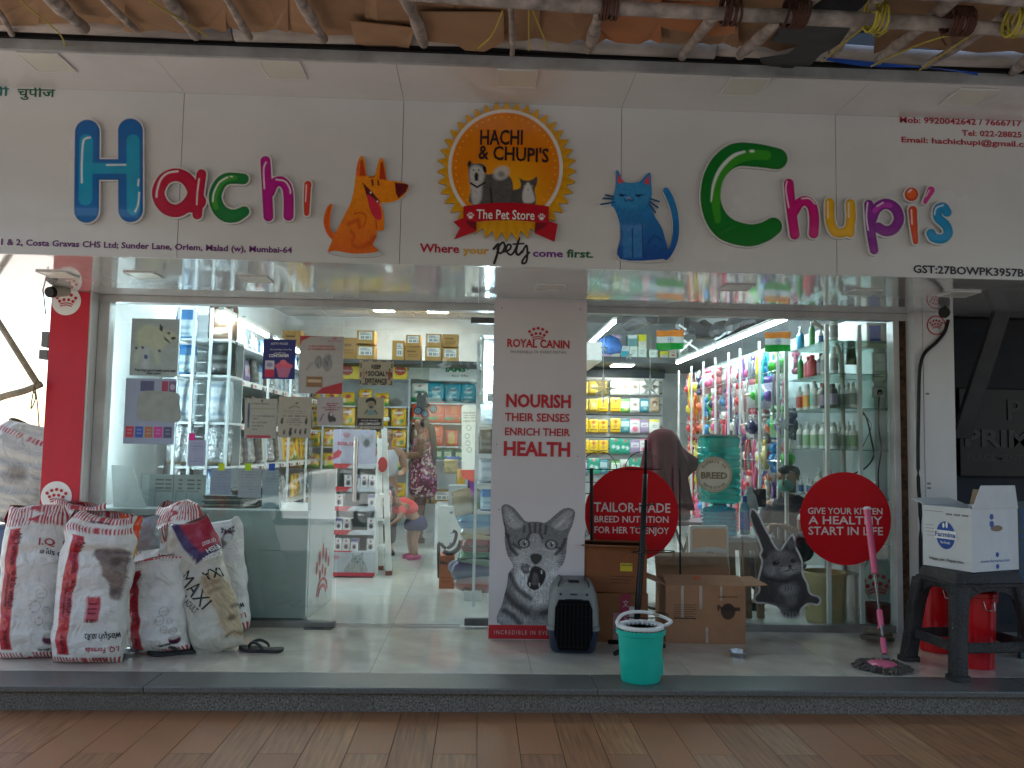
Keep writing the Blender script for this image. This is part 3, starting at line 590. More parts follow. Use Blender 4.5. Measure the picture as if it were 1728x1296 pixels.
# --- sunburst badge
BX, BY = 855, 287
ang_ = np.linspace(0, 2*PI, 81)[:-1]; rr_ = np.where(np.arange(80) % 2 == 0, 119, 103)
STAR = np.stack([BX+rr_*np.cos(ang_)*.995, BY+2+rr_*np.sin(ang_)], -1)
def star_p(X, Y):
 a = Art(X, Y, C('e2a016')); th = np.arctan2(Y-BY, X-BX); r = np.hypot(X-BX, Y-BY); d = np.clip((r-96)/22, 0, 1)
 a.c = a.c*(1-.35*d[..., None])+C('e8b820')*(.35*d[..., None]); return a.c*(.85+.15*np.abs(np.sin(th*20)))[..., None]
cutout("sunburst", lambda X, Y: sd_poly(X, Y, STAR), star_p, (730, 160, 980, 412), 1.3, LY+.004, .018, M_gloss, SB, edge=(.25, .16, .02))
def disc_p(X, Y):
 a = Art(X, Y, (.72, .70, .66)); g = np.clip(1-np.hypot(X-858, Y-330)/85, 0, 1)[..., None]; oc = C('e07e08')*(1-g)+C('eeb414')*g
 a.fill(sd_ell(X, Y, BX-2, BY-4, 91, 93), oc, 1.2)
 for k in range(46):
  t = k/46*2*PI; a.ell(BX-2+84*math.cos(t), BY-4+86*math.sin(t), 1.3, 1.3, 'f4c040', 0, 1)
 f = fur(X, Y, .6, 1.6, 4); d0 = (.04+.10*f)[..., None]*np.ones(3); pale = (.4+.3*f)[..., None]*np.ones(3)
 # dog
 dg = cm([(796, 345), (795, 318), (791, 300), (790, 280), (791, 272), (799, 276), (812, 276), (820, 282), (821, 294), (835, 292), (846, 292), (862, 300), (866, 320), (862, 345)], 4)
 a.fill(sd_poly(X, Y, dg), d0, 1.5)
 a.fill(np.minimum(sd_poly(X, Y, cm([(793, 285), (806, 279), (818, 290), (814, 312), (812, 335), (806, 345), (798, 345), (794, 315)], 4)), sd_ell(X, Y, 846, 292, 14, 11, -.5)), pale, 5, .9)
 a.ell(792, 276, 3, 5, (.015,)*3, .3, 1.5); a.ell(818, 286, 3, 6, (.015,)*3, -.3, 1.5); a.ell(804, 297, 3.6, 6, (.02,)*3, 0, 2); a.ell(799, 287, 1.5, 1.2, (.01,)*3); a.ell(808, 287, 1.5, 1.2, (.01,)*3); a.ell(804, 303, 3, 2.2, (.005,)*3)
 a.line([(794, 309), (805, 316), (818, 308)], 1.6, (.01,)*3); a.line([(828, 318), (830, 345)], 1.5, (.02,)*3, 2); a.ell(846, 294, 6, 5, (.12,)*3, 0, 5, .7)
 # cat
 ct = cm([(862, 345), (862, 330), (864, 322), (876, 318), (879, 312), (876, 300), (875, 299), (884, 304), (896, 304), (906, 298), (906, 310), (902, 320), (904, 335), (900, 346)], 4)
 a.fill(sd_poly(X, Y, ct), d0*.8, 1.5); a.poly([(888, 310), (893, 309), (899, 322), (902, 340), (884, 342), (882, 325)], (.65,)*3, 3, .9, 3); a.ell(885, 314, 1.4, 1.2, (.5, .5, .2)); a.ell(898, 314, 1.4, 1.2, (.5, .5, .2)); a.ell(891, 320, 1.3, 1, (.25, .1, .1))
 return a.c
cutout("badge_disc", lambda X, Y: np.maximum(sd_ell(X, Y, BX-2, BY-4, 97, 98.5), Y-352), disc_p, (754, 182, 954, 356), 1.0, LY-.002, .008, M_gloss, SB)
lpx("HACHI", (810, 244), (882, 244), 27, LY-.004, mat("ink_maroon", C('2a0c0a'), .4), SB, bold=.022)
lpx("& CHUPI'S", (807, 268), (926, 274), 25, LY-.004, MATS["ink_maroon"], SB, bold=.022)
RB = C('b81428')
def rib_s(X, Y):
 up = 344+(X-853)**2*.0012; band = np.maximum(np.maximum(up-2-Y, Y-(up+27)), np.abs(X-854)-72)
 t1 = sd_poly(X, Y, [(766, 404), (776, 385), (765, 374), (786, 366), (804, 368), (804, 390)]); t2 = sd_poly(X, Y, [(936, 408), (941, 378), (925, 372), (904, 370), (902, 393)])
 return np.minimum.reduce([band, t1, t2])
def rib_p(X, Y):
 a = Art(X, Y, RB); a.poly([(786, 372), (804, 374), (804, 390), (790, 380)], (.18, .005, .015), 1); a.poly([(925, 376), (904, 376), (902, 392), (918, 384)], (.18, .005, .015), 1)
 for cx, cy in ((794, 365), (914, 367)):
  a.ell(cx, cy+1.5, 3.6, 2.8, (.8,)*3)
  for u, v in ((-4.5, -2), (-1.7, -4.8), (1.7, -4.8), (4.5, -2)): a.ell(cx+u, cy+v, 1.3, 1.8, (.8,)*3)
 return a.c
cutout("ribbon", rib_s, rib_p, (760, 338, 948, 412), .9, LY-.008, .008, M_gloss, SB)
lpx("The Pet Store", (804, 369), (902, 371), 17, LY-.009, T_white, SB, bold=.012)
M_ink = {k: mat("ink_"+k, C(v), .45, var=.02) for k, v in dict(crimson='a81434', mustard='d09a1c', purple='6a1c84', green='0c5c3c', plum='641e6e', navy='14142c', teal='16706c').items()}
lpx("Where", (708, 425), (775, 427), 15, SY, M_ink['crimson'], SB, bold=.026)
lpx("your", (781, 428), (825, 429), 13, SY, M_ink['mustard'], SB, bold=.026)
lpx("come", (899, 433), (950, 434), 13, SY, M_ink['purple'], SB, bold=.026)
lpx("first.", (956, 434), (1001, 435), 14, SY, M_ink['green'], SB, bold=.026)
# brush-script word drawn as strokes
def scr_s(X, Y):
 L_ = [([(833, 420), (841, 412), (840, 425), (834, 444)], 2.1), ([(839, 420), (848, 409), (852, 416), (846, 427), (839, 425)], 1.8), ([(850, 425), (860, 421), (862, 414), (857, 413), (854, 422), (861, 430), (868, 424), (876, 404)], 1.7), ([(876, 402), (871, 424), (875, 430), (881, 424)], 2.0), ([(866, 412), (884, 411)], 1.4), ([(881, 426), (888, 414), (890, 425), (888, 442), (881, 444), (884, 436), (893, 426)], 1.7)]
 return np.minimum.reduce([sd_line(X, Y, cm(p, 6, False), w_) for p, w_ in L_])
cutout("lettering", scr_s, lambda X, Y: np.full(X.shape+(3,), .012), (826, 396, 900, 452), .7, SY-.002, 0, M_print, SB)
lpx("1 & 2, Costa Gravas CHS Ltd; Sunder Lane, Orlem, Malad (w), Mumbai-64", (2, 413), (493, 427), 10.5, SY, M_ink['plum'], SB, bold=.026)
lpx("Shop No.", (-78, 411), (-6, 413), 10.5, SY, M_ink['plum'], SB, bold=.026)
lpx("चुपीज", (29, 163), (93, 164), 15, SY, M_ink['green'], SB, bold=.015)
lpx("हाची", (-40, 160), (15, 162), 15, SY, M_ink['teal'], SB, bold=.015)
lpx("Mob: 9920042642 / 7666717", (1518, 207), (1724, 213), 11, SY, M_ink['crimson'], SB, bold=.022)
lpx("Tel: 022-28825", (1623, 229), (1724, 232), 10.5, SY, M_ink['crimson'], SB, bold=.022)
lpx("Email: hachichupi@gmail.com", (1521, 240), (1752, 249), 10.5, SY, M_ink['crimson'], SB, bold=.022)
lpx("GST:27BOWPK3957B", (1541, 460), (1728, 467), 14, SY, M_ink['navy'], SB, bold=.026)
# --- square lamps (switched off) set in both soffits
M_lampoff = mat("unlit_lamp_diffuser", (.68, .67, .58), .35, var=.04, coat=.3)
k = 0
def soffit_lamp(px, py, z, lab, s=.155):
 q = G(px, py, z); t = thing("soffit_lamp", lab, "light fitting", (q[0], q[1], z), "unlit square lamps in the sign soffits")
 b = MB();
 for x0, x1, y0, y1 in ((-s/2, s/2, -s/2, -s/2+.008), (-s/2, s/2, s/2-.008, s/2), (-s/2, -s/2+.008, -s/2+.008, s/2-.008), (s/2-.008, s/2, -s/2+.008, s/2-.008)): b.box(q[0]+x0, q[0]+x1, q[1]+y0, q[1]+y1, z-.009, z-.001)
 b.build("rim", M_white, t); MB().box(q[0]-s/2+.008, q[0]+s/2-.008, q[1]-s/2+.008, q[1]+s/2-.008, z-.007, z-.001).build("diffuser", M_lampoff, t)
for px, py, l in ((80, 104, "unlit square lamp under the hood above the left end of the sign"), (478, 116, "unlit square lamp under the hood above the orange dog"), (872, 131, "unlit square lamp under the hood above the sunburst badge"), (1256, 145, "unlit square lamp under the hood above the big green C"), (1634, 163, "tilted unlit square lamp under the hood above the phone numbers")): soffit_lamp(px, py, 3.04, l, .2)
for px, py, l in ((98, 462, "unlit square lamp in the soffit above the red banner column"), (243, 463, "unlit square lamp in the soffit above the dog poster"), (432, 470, "unlit square lamp in the soffit above the blue kitty poster"), (930, 483, "small unlit lamp in the soffit above the poster pillar"), (1243, 484, "unlit square lamp in the soffit above the first paper flag"), (1455, 492, "unlit square lamp in the soffit above the second paper flag"), (1618, 495, "unlit square lamp in the soffit beside the right camera")): soffit_lamp(px, py, 2.16, l, .17)
# ================================================================== COLUMNS AT THE ENDS
CYL = -.15
xa, xb, xc = P(75, 700, CYL)[0], P(141, 700, CYL)[0], P(168, 700, CYL)[0]
LC = thing("banner_column", "white column faced with red banner carrying two white crown roundels", "column", (xa, CYL, 0))
MB().box(xa, -2.532, CYL+.004, .1, 0, 2.159).build("shaft", M_acp, LC)
MB().box(xa+.002, xb, CYL-.001, CYL+.003, P(95, 862, CYL)[2], 2.157).build("red_banner", mat("banner_red", C('c41430'), .4, var=.06), LC)
for cx, cy, r in ((112, 508, 24), (95, 838, 25)):
 q = P(cx, cy, CYL-.002); b = MB(); rr = r*mpp(CYL); b.add([(q[0]+rr*math.cos(t), CYL-.003, q[2]+rr*math.sin(t)) for t in np.linspace(0, 2*PI, 41)[:-1]], [tuple(range(40))]); b.build("roundel", T_white, LC)
 crown(cx, cy+1, 17.5, CYL-.004, MR, LC)
CYR = -.15
xr0, xr1, xr2 = P(1545, 700, CYR)[0], P(1560, 700, CYR)[0], P(1612, 700, CYR)[0]
RC = thing("banner_column", "white column with red crown ring, rust streak and black cable beside the dark wall", "column", (xr0, CYR, 0))
MB().box(2.874, xr0-.002, -.04, .08, 0, 2.157).build("rusty_gap", mat("rust", (.10, .05, .025), .9, var=.5, scale=30), RC)
MB().box(xr0, xr1-.002, CYR+.004, .1, 0, 2.159).build("trim_panel", M_acp, RC)
MB().box(xr1, xr2, CYR, .1, 0, 2.159).build("shaft", M_acp, RC)
q = P(1580, 549, CYR-.002); k = mpp(CYR); b = MB(); A_ = [(q[0]+r*k*math.cos(t), CYR-.003, q[2]+r*k*math.sin(t)) for r in (15, 17) for t in np.linspace(0, 2*PI, 33)[:-1]]
b.add(A_, [(i, (i+1) % 32, 32+(i+1) % 32, 32+i) for i in range(32)]); b.build("crown_ring", MR, RC); crown(1580, 549, 12, CYR-.003, MR, RC)
for z in (.97, 1.0, 1.6, .9):
 MB().box(xr1+.01, xr1+.035, CYR-.001, CYR, z, z+.012).build("chipped_patch", mat("grime", (.2, .2, .19), .9, var=.4, scale=60), RC)
# --- cameras
def cctv(px, py, Y, lab, yaw):
 q = P(px, py, Y); t = thing("security_camera", lab, "security camera", tuple(q))
 b = MB(); b.box(-.045+q[0], .045+q[0], Y-.02, Y+.05, q[2]+.03, 2.16); b.build("mount", mat("aged_cream_plastic", (.42, .40, .32), .5, var=.15, dirt=.3), t, bevel=.01)
 b = MB(); d = Vector((math.sin(yaw), -math.cos(yaw), -.25)).normalized(); p0 = Vector(q)+Vector((0, .03, 0.01)); b.tube([p0, p0+d*.12], [.034, .036], 16); b.build("body", MATS["aged_cream_plastic"], t, smooth=True, auto=40)
 b = MB(); b.tube([p0+d*.1201, p0+d*.15], [.036, .033], 16); b.build("lens_hood", M_black, t, auto=40); return t
cctv(108, 492, -.26, "small bullet camera over the upper crown roundel of the red column", -.25); cctv(1597, 526, -.28, "bullet camera with thick black cable on the right column", -.5)
b = MB(); pts = [P(x, y, CYR-.06 if y < 560 else CYR-.02) for x, y in ((1600, 540), (1594, 560), (1580, 578), (1562, 594), (1554, 612), (1551, 640), (1550, 700), (1549, 760), (1550, 820), (1553, 870), (1554, 1040))]
b.tube(cm([tuple(p) for p in pts], 4, False), .012, 8); tag(b.build("cable", M_black, smooth=True), "thick black cable running down the right column from the camera", "cable")
# ================================================================== DARK RECESS AT RIGHT, BRIGHT YARD AT LEFT
DW = .35
struct(MB().box(xr2-.2, 6.2, DW, DW+.15, GZ, 3.3).build("side_wall", mat("slate_blue_wall", (.045, .052, .065), .8, spec=.2, var=.12, dirt=.3)))
struct(MB().box(6.0, 6.2, -1.3, DW, GZ, 3.3).build("end_wall", MATS["slate_blue_wall"]))
struct(MB().box(xr2-.2, 6.0, -1.2, DW, 2.2, 2.3).build("side_soffit", M_dark))
a = P(1618, 655, DW-.06); c = P(1790, 806, DW-.06); NB = thing("name_board", "black glossy name board with dim grey capitals on the dark side wall", "sign", (a[0], DW-.06, c[2]))
MB().box(a[0], c[0], DW-.06, DW-.02, c[2], a[2]).build("board", mat("black_gloss", (.005, .006, .009), .3, var=.3, spec=.3), NB, bevel=.004)
M_dim = mat("dim_bronze_ink", (.035, .033, .03), .5, var=.2)
lpx("PRIME", (1628, 752), (1768, 756), 30, DW-.06, M_dim, NB, bold=.03, ext=.006); lpx("PLACEMENT SERVICES", (1632, 776), (1800, 781), 12, DW-.06, M_dim, NB, bold=.015); lpx("P", (1700, 708), (1724, 709), 36, DW-.06, M_dim, NB, bold=.02, ext=.006)
q0, q1 = P(1706, 488, -.3), P(1624, 740, .0); b = MB(); d = np.array([.055, 0, 0])
b.add([q0-d, q0+d, q1+d*1.15, q1-d*1.15, q0-d+[0, .05, 0], q0+d+[0, .05, 0], q1+d*1.15+[0, .05, 0], q1-d*1.15+[0, .05, 0]], [(0, 1, 2, 3), (4, 7, 6, 5), (0, 4, 5, 1), (1, 5, 6, 2), (2, 6, 7, 3), (3, 7, 4, 0)])
tag(b.build("folded_awning_arm", M_dark, bevel=.006), "black slanting awning arm in front of the dark name board", "awning arm")
q0, q1 = P(1716, 846, -.7), P(1790, 1120, -.7)
BB = thing("shop_board", "dark teal advertising board with upright lettering cut by the right edge", "sign", (q0[0], -.7, q1[2]))
MB().box(q0[0], q1[0], -.70, -.67, q1[2], q0[2]).build("board", mat("dark_teal", (.045, .075, .08), .5, var=.1), BB)
A_ = P(1721, 860, -.7); B_ = P(1724, 1000, -.7)
letters("Beds & much more", A_, B_, .035, mat("ink_blue", (.02, .09, .25), .5), BB, n=(0, -1, 0), up=(1, 0, 0), bold=.02)
# left yard
YL = -.2
BF = thing("bamboo_frame", "bleached bamboo poles lashed together left of the red column", "bamboo frame", tuple(P(40, 700, YL)))
M_bam = mat("bamboo", (.38, .31, .22), .6, var=.25, scale=10, bump=.2)
b = MB(); b.tube(cm([tuple(P(*q, YL)) for q in ((-40, 692), (0, 671), (40, 660), (70, 648))], 4, False), [.022]*13, 8); b.build("pole", M_bam, BF, smooth=True)
b = MB(); b.tube([P(-30, 500, YL+.3), P(66, 652, YL)], .02, 8); b.build("pole", M_bam, BF, smooth=True)
b = MB(); b.tube(cm([tuple(P(*q, YL-.02)) for q in ((64, 640), (57, 655), (60, 672), (52, 690), (58, 655), (63, 680), (66, 720))], 5, False), .004, 5); b.build("rope", mat("jute", (.2, .16, .1), .9), BF)
b = MB(); b.tube(cm([tuple(P(*q, CYL-.02)) for q in ((70, 476), (74, 500), (77, 530))], 5, False), .004, 5); tag(b.build("wire", M_dark), "thin wire hanging beside the top of the red column", "wire")
b = MB(); e = P(66, 590, -.1); b.box(e[0], e[0]+.05, -.1, .0, e[2]-.06, e[2]); b.box(e[0]+.01, e[0]+.05, -.1, 0, e[2]+.02, e[2]+.12); tag(b.build("meter_box", mat("grey_box", (.2, .2, .2), .6)), "small grey electrical boxes on the far side of the red column", "electrical box")
# ================================================================== CANOPY OF POLES AND CARDBOARD
CP = thing("pole_canopy", "makeshift canopy of lashed wooden poles and brown cardboard over the sign", "canopy", (0, -2, 3.0))
SL = math.tan(R(12.0)); HC = CAM[2]+1.895; YC = -1.70
def cz(y): return HC-(YC-y)*SL          # the canopy falls towards the street
def CPt(px, py, dz=0):                   # photo pixel -> point on the canopy plane
 d = _ray(px, py); n = np.array([0, -SL, 1.0]); p0 = np.array([0, YC, HC+dz]); t = n@(p0-CAM)/(n@d); return CAM+d*t
M_pole = mat("weathered_pole", (.48, .41, .37), .85, var=.35, scale=14, bump=.5, bscale=60, stretch=(1, 1, 1), dirt=.5)
M_pole2 = mat("weathered_beam", (.58, .52, .48), .85, var=.3, scale=10, bump=.4, bscale=50, stretch=(.3, 1, 1), dirt=.45)
M_card = mat("canopy_cardboard", (.46, .27, .15), .9, var=.16, scale=3, bump=.15, bscale=30, dirt=.3)
M_card2 = mat("canopy_cardboard_orange", (.55, .22, .09), .9, var=.15, scale=3)
M_tarp = mat("black_tarpaulin", (.012, .013, .016), .5, var=.3, bump=.5, bscale=8)
M_brope = mat("brown_rope", (.11, .045, .03), .9, var=.3); M_yrope = mat("yellow_string", (.55, .46, .06), .6, var=.1)
# long beam on the hood
for x0, x1 in ((-4.6, -1.2), (-1.19, 1.1), (1.11, 5.8)):
 n = max(3, int((x1-x0)/.5)); b = MB(); b.tube([(x0+(x1-x0)*i/n, -1.76, 3.142+.008*math.sin(x0+i*1.7)) for i in range(n+1)], [.040+.004*math.sin(i*2.1) for i in range(n+1)], 10); b.build("long_beam", M_pole2, CP, smooth=True)
MB().box(-4.6, 5.8, -1.74, -1.727, 3.086, 3.10).build("dark_strip", M_black, CP)  # black strip making the thin dark line between hood edge and beam
# blue tarpaulin edge showing at right
b = MB(); n = 14; pts = np.array([[P(1390+i*20, 96+i*2.0+j*(5+4*math.sin(i*.5)), -1.80-.004*j) for i in range(n)] for j in range(2)]); b.grid(pts); b.build("blue_tarpaulin", mat("blue_tarp", (.02, .09, .4), .4, var=.2), CP)
# ribs
ribs = [((-60, -70), (20, 60)), ((70, -20), (138, 48)), ((160, -20), (228, 50)), ((270, -25), (330, 58)), ((368, -25), (424, 62)), ((490, -20), (548, 66)), ((676, -20), (716, 76)), ((864, -30), (862, 98)), ((1028, -20), (990, 84)), ((1236, 0), (1150, 92)), ((1390, -20), (1250, 92)), ((1468, 10), (1410, 88)), ((1580, 20), (1484, 104)), ((1700, 22), (1560, 112)), ((1800, 40), (1706, 122))]
for i, (p, q) in enumerate(ribs):
 a = CPt(*p, -.02); c = CPt(*q, -.02); d = (a-c)/np.linalg.norm(a-c); a = c+d*1.9; n = 12; r0 = .8*(.016, .034, .017, .030, .02, .027, .03, .017, .03, .026, .03, .03, .03, .022, .03)[i]
 b = MB(); b.tube([c+(a-c)*t+np.array([.008*math.sin(t*7+i), 0, .006*math.cos(t*9+i)]) for t in np.linspace(0, 1, n+1)], [r0*(1+.13*math.sin(i*3+k*2)+RNG.uniform(-.08, .08)+.16*(k%4 == 2)) for k in range(n+1)], 9); b.build("rib_pole", M_pole, CP, smooth=True)
# front poles, across the ribs, nearer the viewer
for (pa, pb, r) in (((500, -22), (1900, 62), .028), ((820, -60), (1900, 12), .024)):
 a = CPt(*pa, -.075); c = CPt(*pb, -.075); a = a+(a-c)*.55; n = 12; b = MB(); b.tube([a+(c-a)*t+np.array([0, .006*math.sin(t*20), .006*math.cos(t*16)]) for t in np.linspace(0, 1, n+1)], [r*(1+.1*math.sin(k*2.2)) for k in range(n+1)], 9); b.build("front_pole", M_pole, CP, smooth=True)
 for yy in (-3.0, -3.6):
  if r > .027: b = MB(); b.tube([(-4.6, yy, cz(yy)-.06), (5.8, yy, cz(yy)-.06)], .03, 8); b.build("front_pole", M_pole, CP, smooth=True)
# cardboard bays
def sheet(poly, m, dz, name="cardboard_sheet", th=.005, sag=.012):
 p = np.array([CPt(x, y, dz) for x, y in poly]); p[:, 2] += RNG.uniform(-sag, sag, len(p)); n = len(p); b = MB()
 b.add(p, [tuple(range(n))]); b.add(p+[0, 0, th], [tuple(range(n-1, -1, -1))]); b.add(np.vstack([p, p+[0, 0, th]]), [(i, (i+1) % n, (i+1) % n+n, i+n) for i in range(n)]); return b.build(name, m, CP)
def jag(x0, x1, y, s, k=6): return [(x0+(x1-x0)*i/k, y+RNG.uniform(-s, s)) for i in range(k+1)]
edges = [-300, -110, 60, 215, 375, 480, 620, 760, 905, 1010, 1110, 1240, 1345, 1480, 1600, 1760, 2000]
for i in range(len(edges)-1):
 x0, x1 = edges[i]-8, edges[i+1]+10; yb = 42+max(0, (x0+x1)/2)*.026
 if i == 12: continue
 m = M_card if i not in (9,) else M_card2
 sheet([(x0, -260), *[(a, c) for a, c in jag(x0, x0+3, -200, 2, 1)], (x0+4, yb-30)]+jag(x0+2, x1-4, yb+2, 7)+[(x1-4, yb-40), (x1, -260)], m, .012+.012*(i % 3))
sheet([(-700, -900), (-700, -240), (2300, -200), (2300, -900)], M_card, .06, "cardboard_sheet")
b = MB(); b.box(-4.6, 5.8, -4.2, -1.85, 3.2, 3.21);
top = b.build("top_tarpaulin", M_tarp, CP); top.rotation_euler = (0, 0, 0)
sheet([(1070, 8), (1240, 10), (1240, 52), (1200, 62), (1120, 46)], M_card2, .004)
sheet([(590, 38), (700, 44), (690, 80), (660, 88), (600, 74)], M_card, -.002); sheet([(700, 20), (850, 26), (850, 70), (800, 92), (770, 74), (712, 66)], M_card, -.003)
sheet([(710, 0), (770, 3), (860, 4), (1000, 9), (1010, -6), (860, -20), (715, -18)], M_tarp, -.05, "black_tarpaulin")
# hanging black tarpaulin rag
T_ = [(1330, 28), (1475, 36), (1440, 62), (1385, 92), (1368, 110), (1342, 112), (1328, 122), (1316, 124), (1318, 113), (1300, 112), (1284, 106), (1282, 98), (1330, 92), (1350, 76), (1300, 70)]
p = np.array([CPt(x, y, -.035-.0*(y)) for x, y in T_]); b = MB(); b.add(p, [tuple(range(len(p)))]); b.add(p+[0, .004, .004], [tuple(range(len(p)-1, -1, -1))]); b.build("black_tarpaulin", M_tarp, CP)
# lashings
def lash(px, py, m, n=6, r=.05, dz=-.075, name="rope_lashing"):
 o = CPt(px, py, dz); b = MB()
 for k in range(n):
  t0 = RNG.uniform(0, 6); tilt = RNG.uniform(-.5, .5); b.tube([o+np.array([(k-n/2)*.011+tilt*.02*math.sin(t), r*math.cos(t), r*math.sin(t)]) for t in np.linspace(t0, t0+2*PI, 13)], .0055, 5, caps=False)
 b.build(name, m, CP, smooth=True)
for px in (1030, 1235, 1340, 1350, 1625, 1612): lash(px, 9+(px-1030)*.045, M_brope)
lash(1480, 28, M_yrope, 5, .055); lash(1716, 36, M_yrope, 4, .055)
for path in (((35, 2), (96, 52), (110, 75), (114, 88)), ((250, 0), (330, 48), (352, 62)), ((848, 18), (830, 60), (806, 82)), ((892, 0), (892, 85)), ((892, 0), (925, 82)), ((1496, 20), (1440, 60), (1388, 104)), ((1665, 44), (1560, 72), (1470, 112)), ((1665, 40), (1620, 72), (1552, 118)), ((1468, 50), (1480, 62), (1500, 46), (1470, 38))):
 b = MB(); b.tube(cm([tuple(CPt(*q, -.05)) for q in path], 4, False), .0035, 5); b.build("yellow_string", M_yrope, CP)
b = MB(); b.tube(cm([tuple(CPt(*q, -.04)) for q in ((1596, 44), (1588, 60), (1596, 76))], 4, False), .004, 5); b.build("brown_string", M_brope, CP)
# ================================================================== SACKS AND POUCHES
def spow(x, p): return np.sign(x)*np.abs(x)**p
def sack_surface(W, H, T, top=.92, bot=.95, wr=.0, seed=0, px=.62, py=.9, lean=0.0, topfold=0, bulge=.42, pinb=.0):
 def f(a, v):
  a = np.asarray(a, float); v = np.asarray(v, float)
  w_ = W/2*(bot+(1-bot)*np.clip(v*5, 0, 1)**.5-(1-top)*np.clip((v-.75)*4, 0, 1)**2)
  pin = np.clip(1-v, 0, 1)**bulge*(pinb+(1-pinb)*np.clip(v*6, 0, 1)**.5)
  t_ = T/2*(.04+.96*pin*(1+.25*(1-v)))
  ph = 2*PI*a; x = -w_*spow(np.cos(ph), px); y = -t_*spow(np.sin(ph), py)
  n = vnoise(a*9+seed, v*11+seed*3, seed)-.5; n2 = vnoise(a*26, v*30, seed+5)-.5; n3 = vnoise(a*3+v*3, v*16-a*4, seed+8)-.5
  y = y-(n*.07+n2*.022+n3*.05)*wr*T*np.sin(ph); x = x+n*wr*.06*W*(.3+v)+lean*v*v*W
  z = H*v+wr*.05*H*(vnoise(a*7, v*2, seed+2)-.5)*v
  if topfold: z = z-topfold*np.clip((v-.86)/.14, 0, 1)**2*H; y = y-topfold*1.4*np.clip((v-.86)/.14, 0, 1)*T
  return np.stack([x, y, z], -1)
 return f
def sack_mesh(name, f, paint, na=64, nv=60, mat_=None, W=1, H=1):
 a, v = np.meshgrid(np.linspace(0, 1, na+1), np.linspace(0, 1, nv+1)); p = f(a, v); U = -np.sign(np.cos(2*PI*a))*np.abs(np.cos(2*PI*a))**.62; front = np.sin(2*PI*a) >= -1e-6
 c = paint(U, v, front); b = MB(); b.grid(p, c)
 me = b.mesh(name, (0, 0, 0), True, True)
 if mat_: me.materials.append(mat_)
 return me
def on_sack(f, u, v, lift=.003):
 u = np.clip(u, -.995, .995); a = np.arccos(-spow(u, 1/.62))/(2*PI); p = f(a, v); e = .004
 d1 = f(a+e, v)-f(a-e, v); d2 = f(a, np.clip(v+e, 0, 1))-f(a, np.clip(v-e, 0, 1)); n = np.cross(d1, d2); n /= np.linalg.norm(n, axis=-1, keepdims=True)+1e-9; return p+n*lift
def sack_text(body, f, u0, v0, u1, v1, h, m, parent, bold=.02, flip=False, W=.4, H=.8, name="lettering", shear=0):
 """text along the line (u0,v0)->(u1,v1) of the sack face, letter height h in units of the sack height"""
 V, F = textmesh(body, bold, 0, shear); x0, x1 = V[:, 0].min(), V[:, 0].max(); t = (V[:, 0]-x0)/(x1-x0); s = V[:, 1]*h/CAPH
 dx, dy = (u1-u0)*W/2, (v1-v0)*H; L = math.hypot(dx, dy); nx, ny = -dy/L, dx/L
 uu = u0+(u1-u0)*t+nx*s*H/(W/2); vv = v0+(v1-v0)*t+ny*s
 b = MB(); b.add(on_sack(f, uu, np.clip(vv, 0, 1)), F); return b.build(name, m, parent)
class Proto:
 def __init__(s, name, cat, desc): s.name, s.cat, s.desc, s.parts, s.w = name, cat, desc, [], .2
 def part(s, name, me, parent=None, label=None): s.parts.append((name, me, parent, label)); return s
 def place(s, loc, rz=0, sc=1, label=None, group=None, rx=0, ry=0):
  sc = (sc, sc, sc) if np.isscalar(sc) else sc
  if len(s.parts) == 1: o = link(s.name, s.parts[0][1])
  else:
   o = bpy.data.objects.new(s.name, None); COL.objects.link(o); o.empty_display_size = .05; m_ = []
   for n, me, pi, lb in s.parts: m_.append(link(n, me, None, o if pi is None else m_[pi], lb))
  o.location = loc; o.rotation_euler = (rx, ry, rz); o.scale = sc; return tag(o, label or s.desc, s.cat, group)
def M1(mb, name, m, smooth=False, colors=False):
 me = mb.mesh(name, (0, 0, 0), smooth, colors)
 for x in (m if isinstance(m, (list, tuple)) else [m]): me.materials.append(x)
 return me
def pouch(desc, W, H, T, base, fn=None, cat="pet food bag", name="food_pouch", seed=0, wr=.8, na=28, nv=16, m=None):
 def paint(U, v, fr):
  a = Art(U*W*50, (1-v)*H*100, C(base) if isinstance(base, str) else base); w_, h_ = W*50, H*100
  if fn: fn(a, w_, h_)
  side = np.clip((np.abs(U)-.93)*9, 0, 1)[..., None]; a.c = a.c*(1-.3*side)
  if fn and not getattr(fn, 'back', False): bk = ~fr; a.c[bk] = a.c[bk]*.6+np.array(C(base) if isinstance(base, str) else base)*.4
  return a.c
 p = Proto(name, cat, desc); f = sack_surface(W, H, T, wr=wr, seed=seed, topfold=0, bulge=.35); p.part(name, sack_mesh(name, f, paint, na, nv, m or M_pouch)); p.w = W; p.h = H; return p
def lab_(*ops):
 """print described in fractions: (kind, x, y, rx/ry or x1,y1, colour)"""
 def fn(a, w, h):
  for o in ops:
   if o[0] == 'c': a.ell(o[1]*w, o[2]*h, o[3]*w, o[4]*w, o[5], 0, .8)
   elif o[0] == 'r': a.rect(o[1]*w, o[2]*h, o[3]*w, o[4]*h, o[5], .8)
   elif o[0] == 't':      # rows of small print
    n, x0, y0, x1, y1, col = o[1:]
    for i in range(n): y = (y0+(y1-y0)*(i+.5)/n)*h; a.rect(x0*w, y-.18*(y1-y0)/n*h, (x1-(i % 3)*.12)*w, y+.18*(y1-y0)/n*h, col, .6, .8)
   elif o[0] == 'n': a.c *= (1-o[1]+2*o[1]*vnoise(a.X*o[2], a.Y*o[2], 3))[..., None]
 return fn
PR = {}
def dp(k, *a, **kw): PR[k] = pouch(*a, **kw)
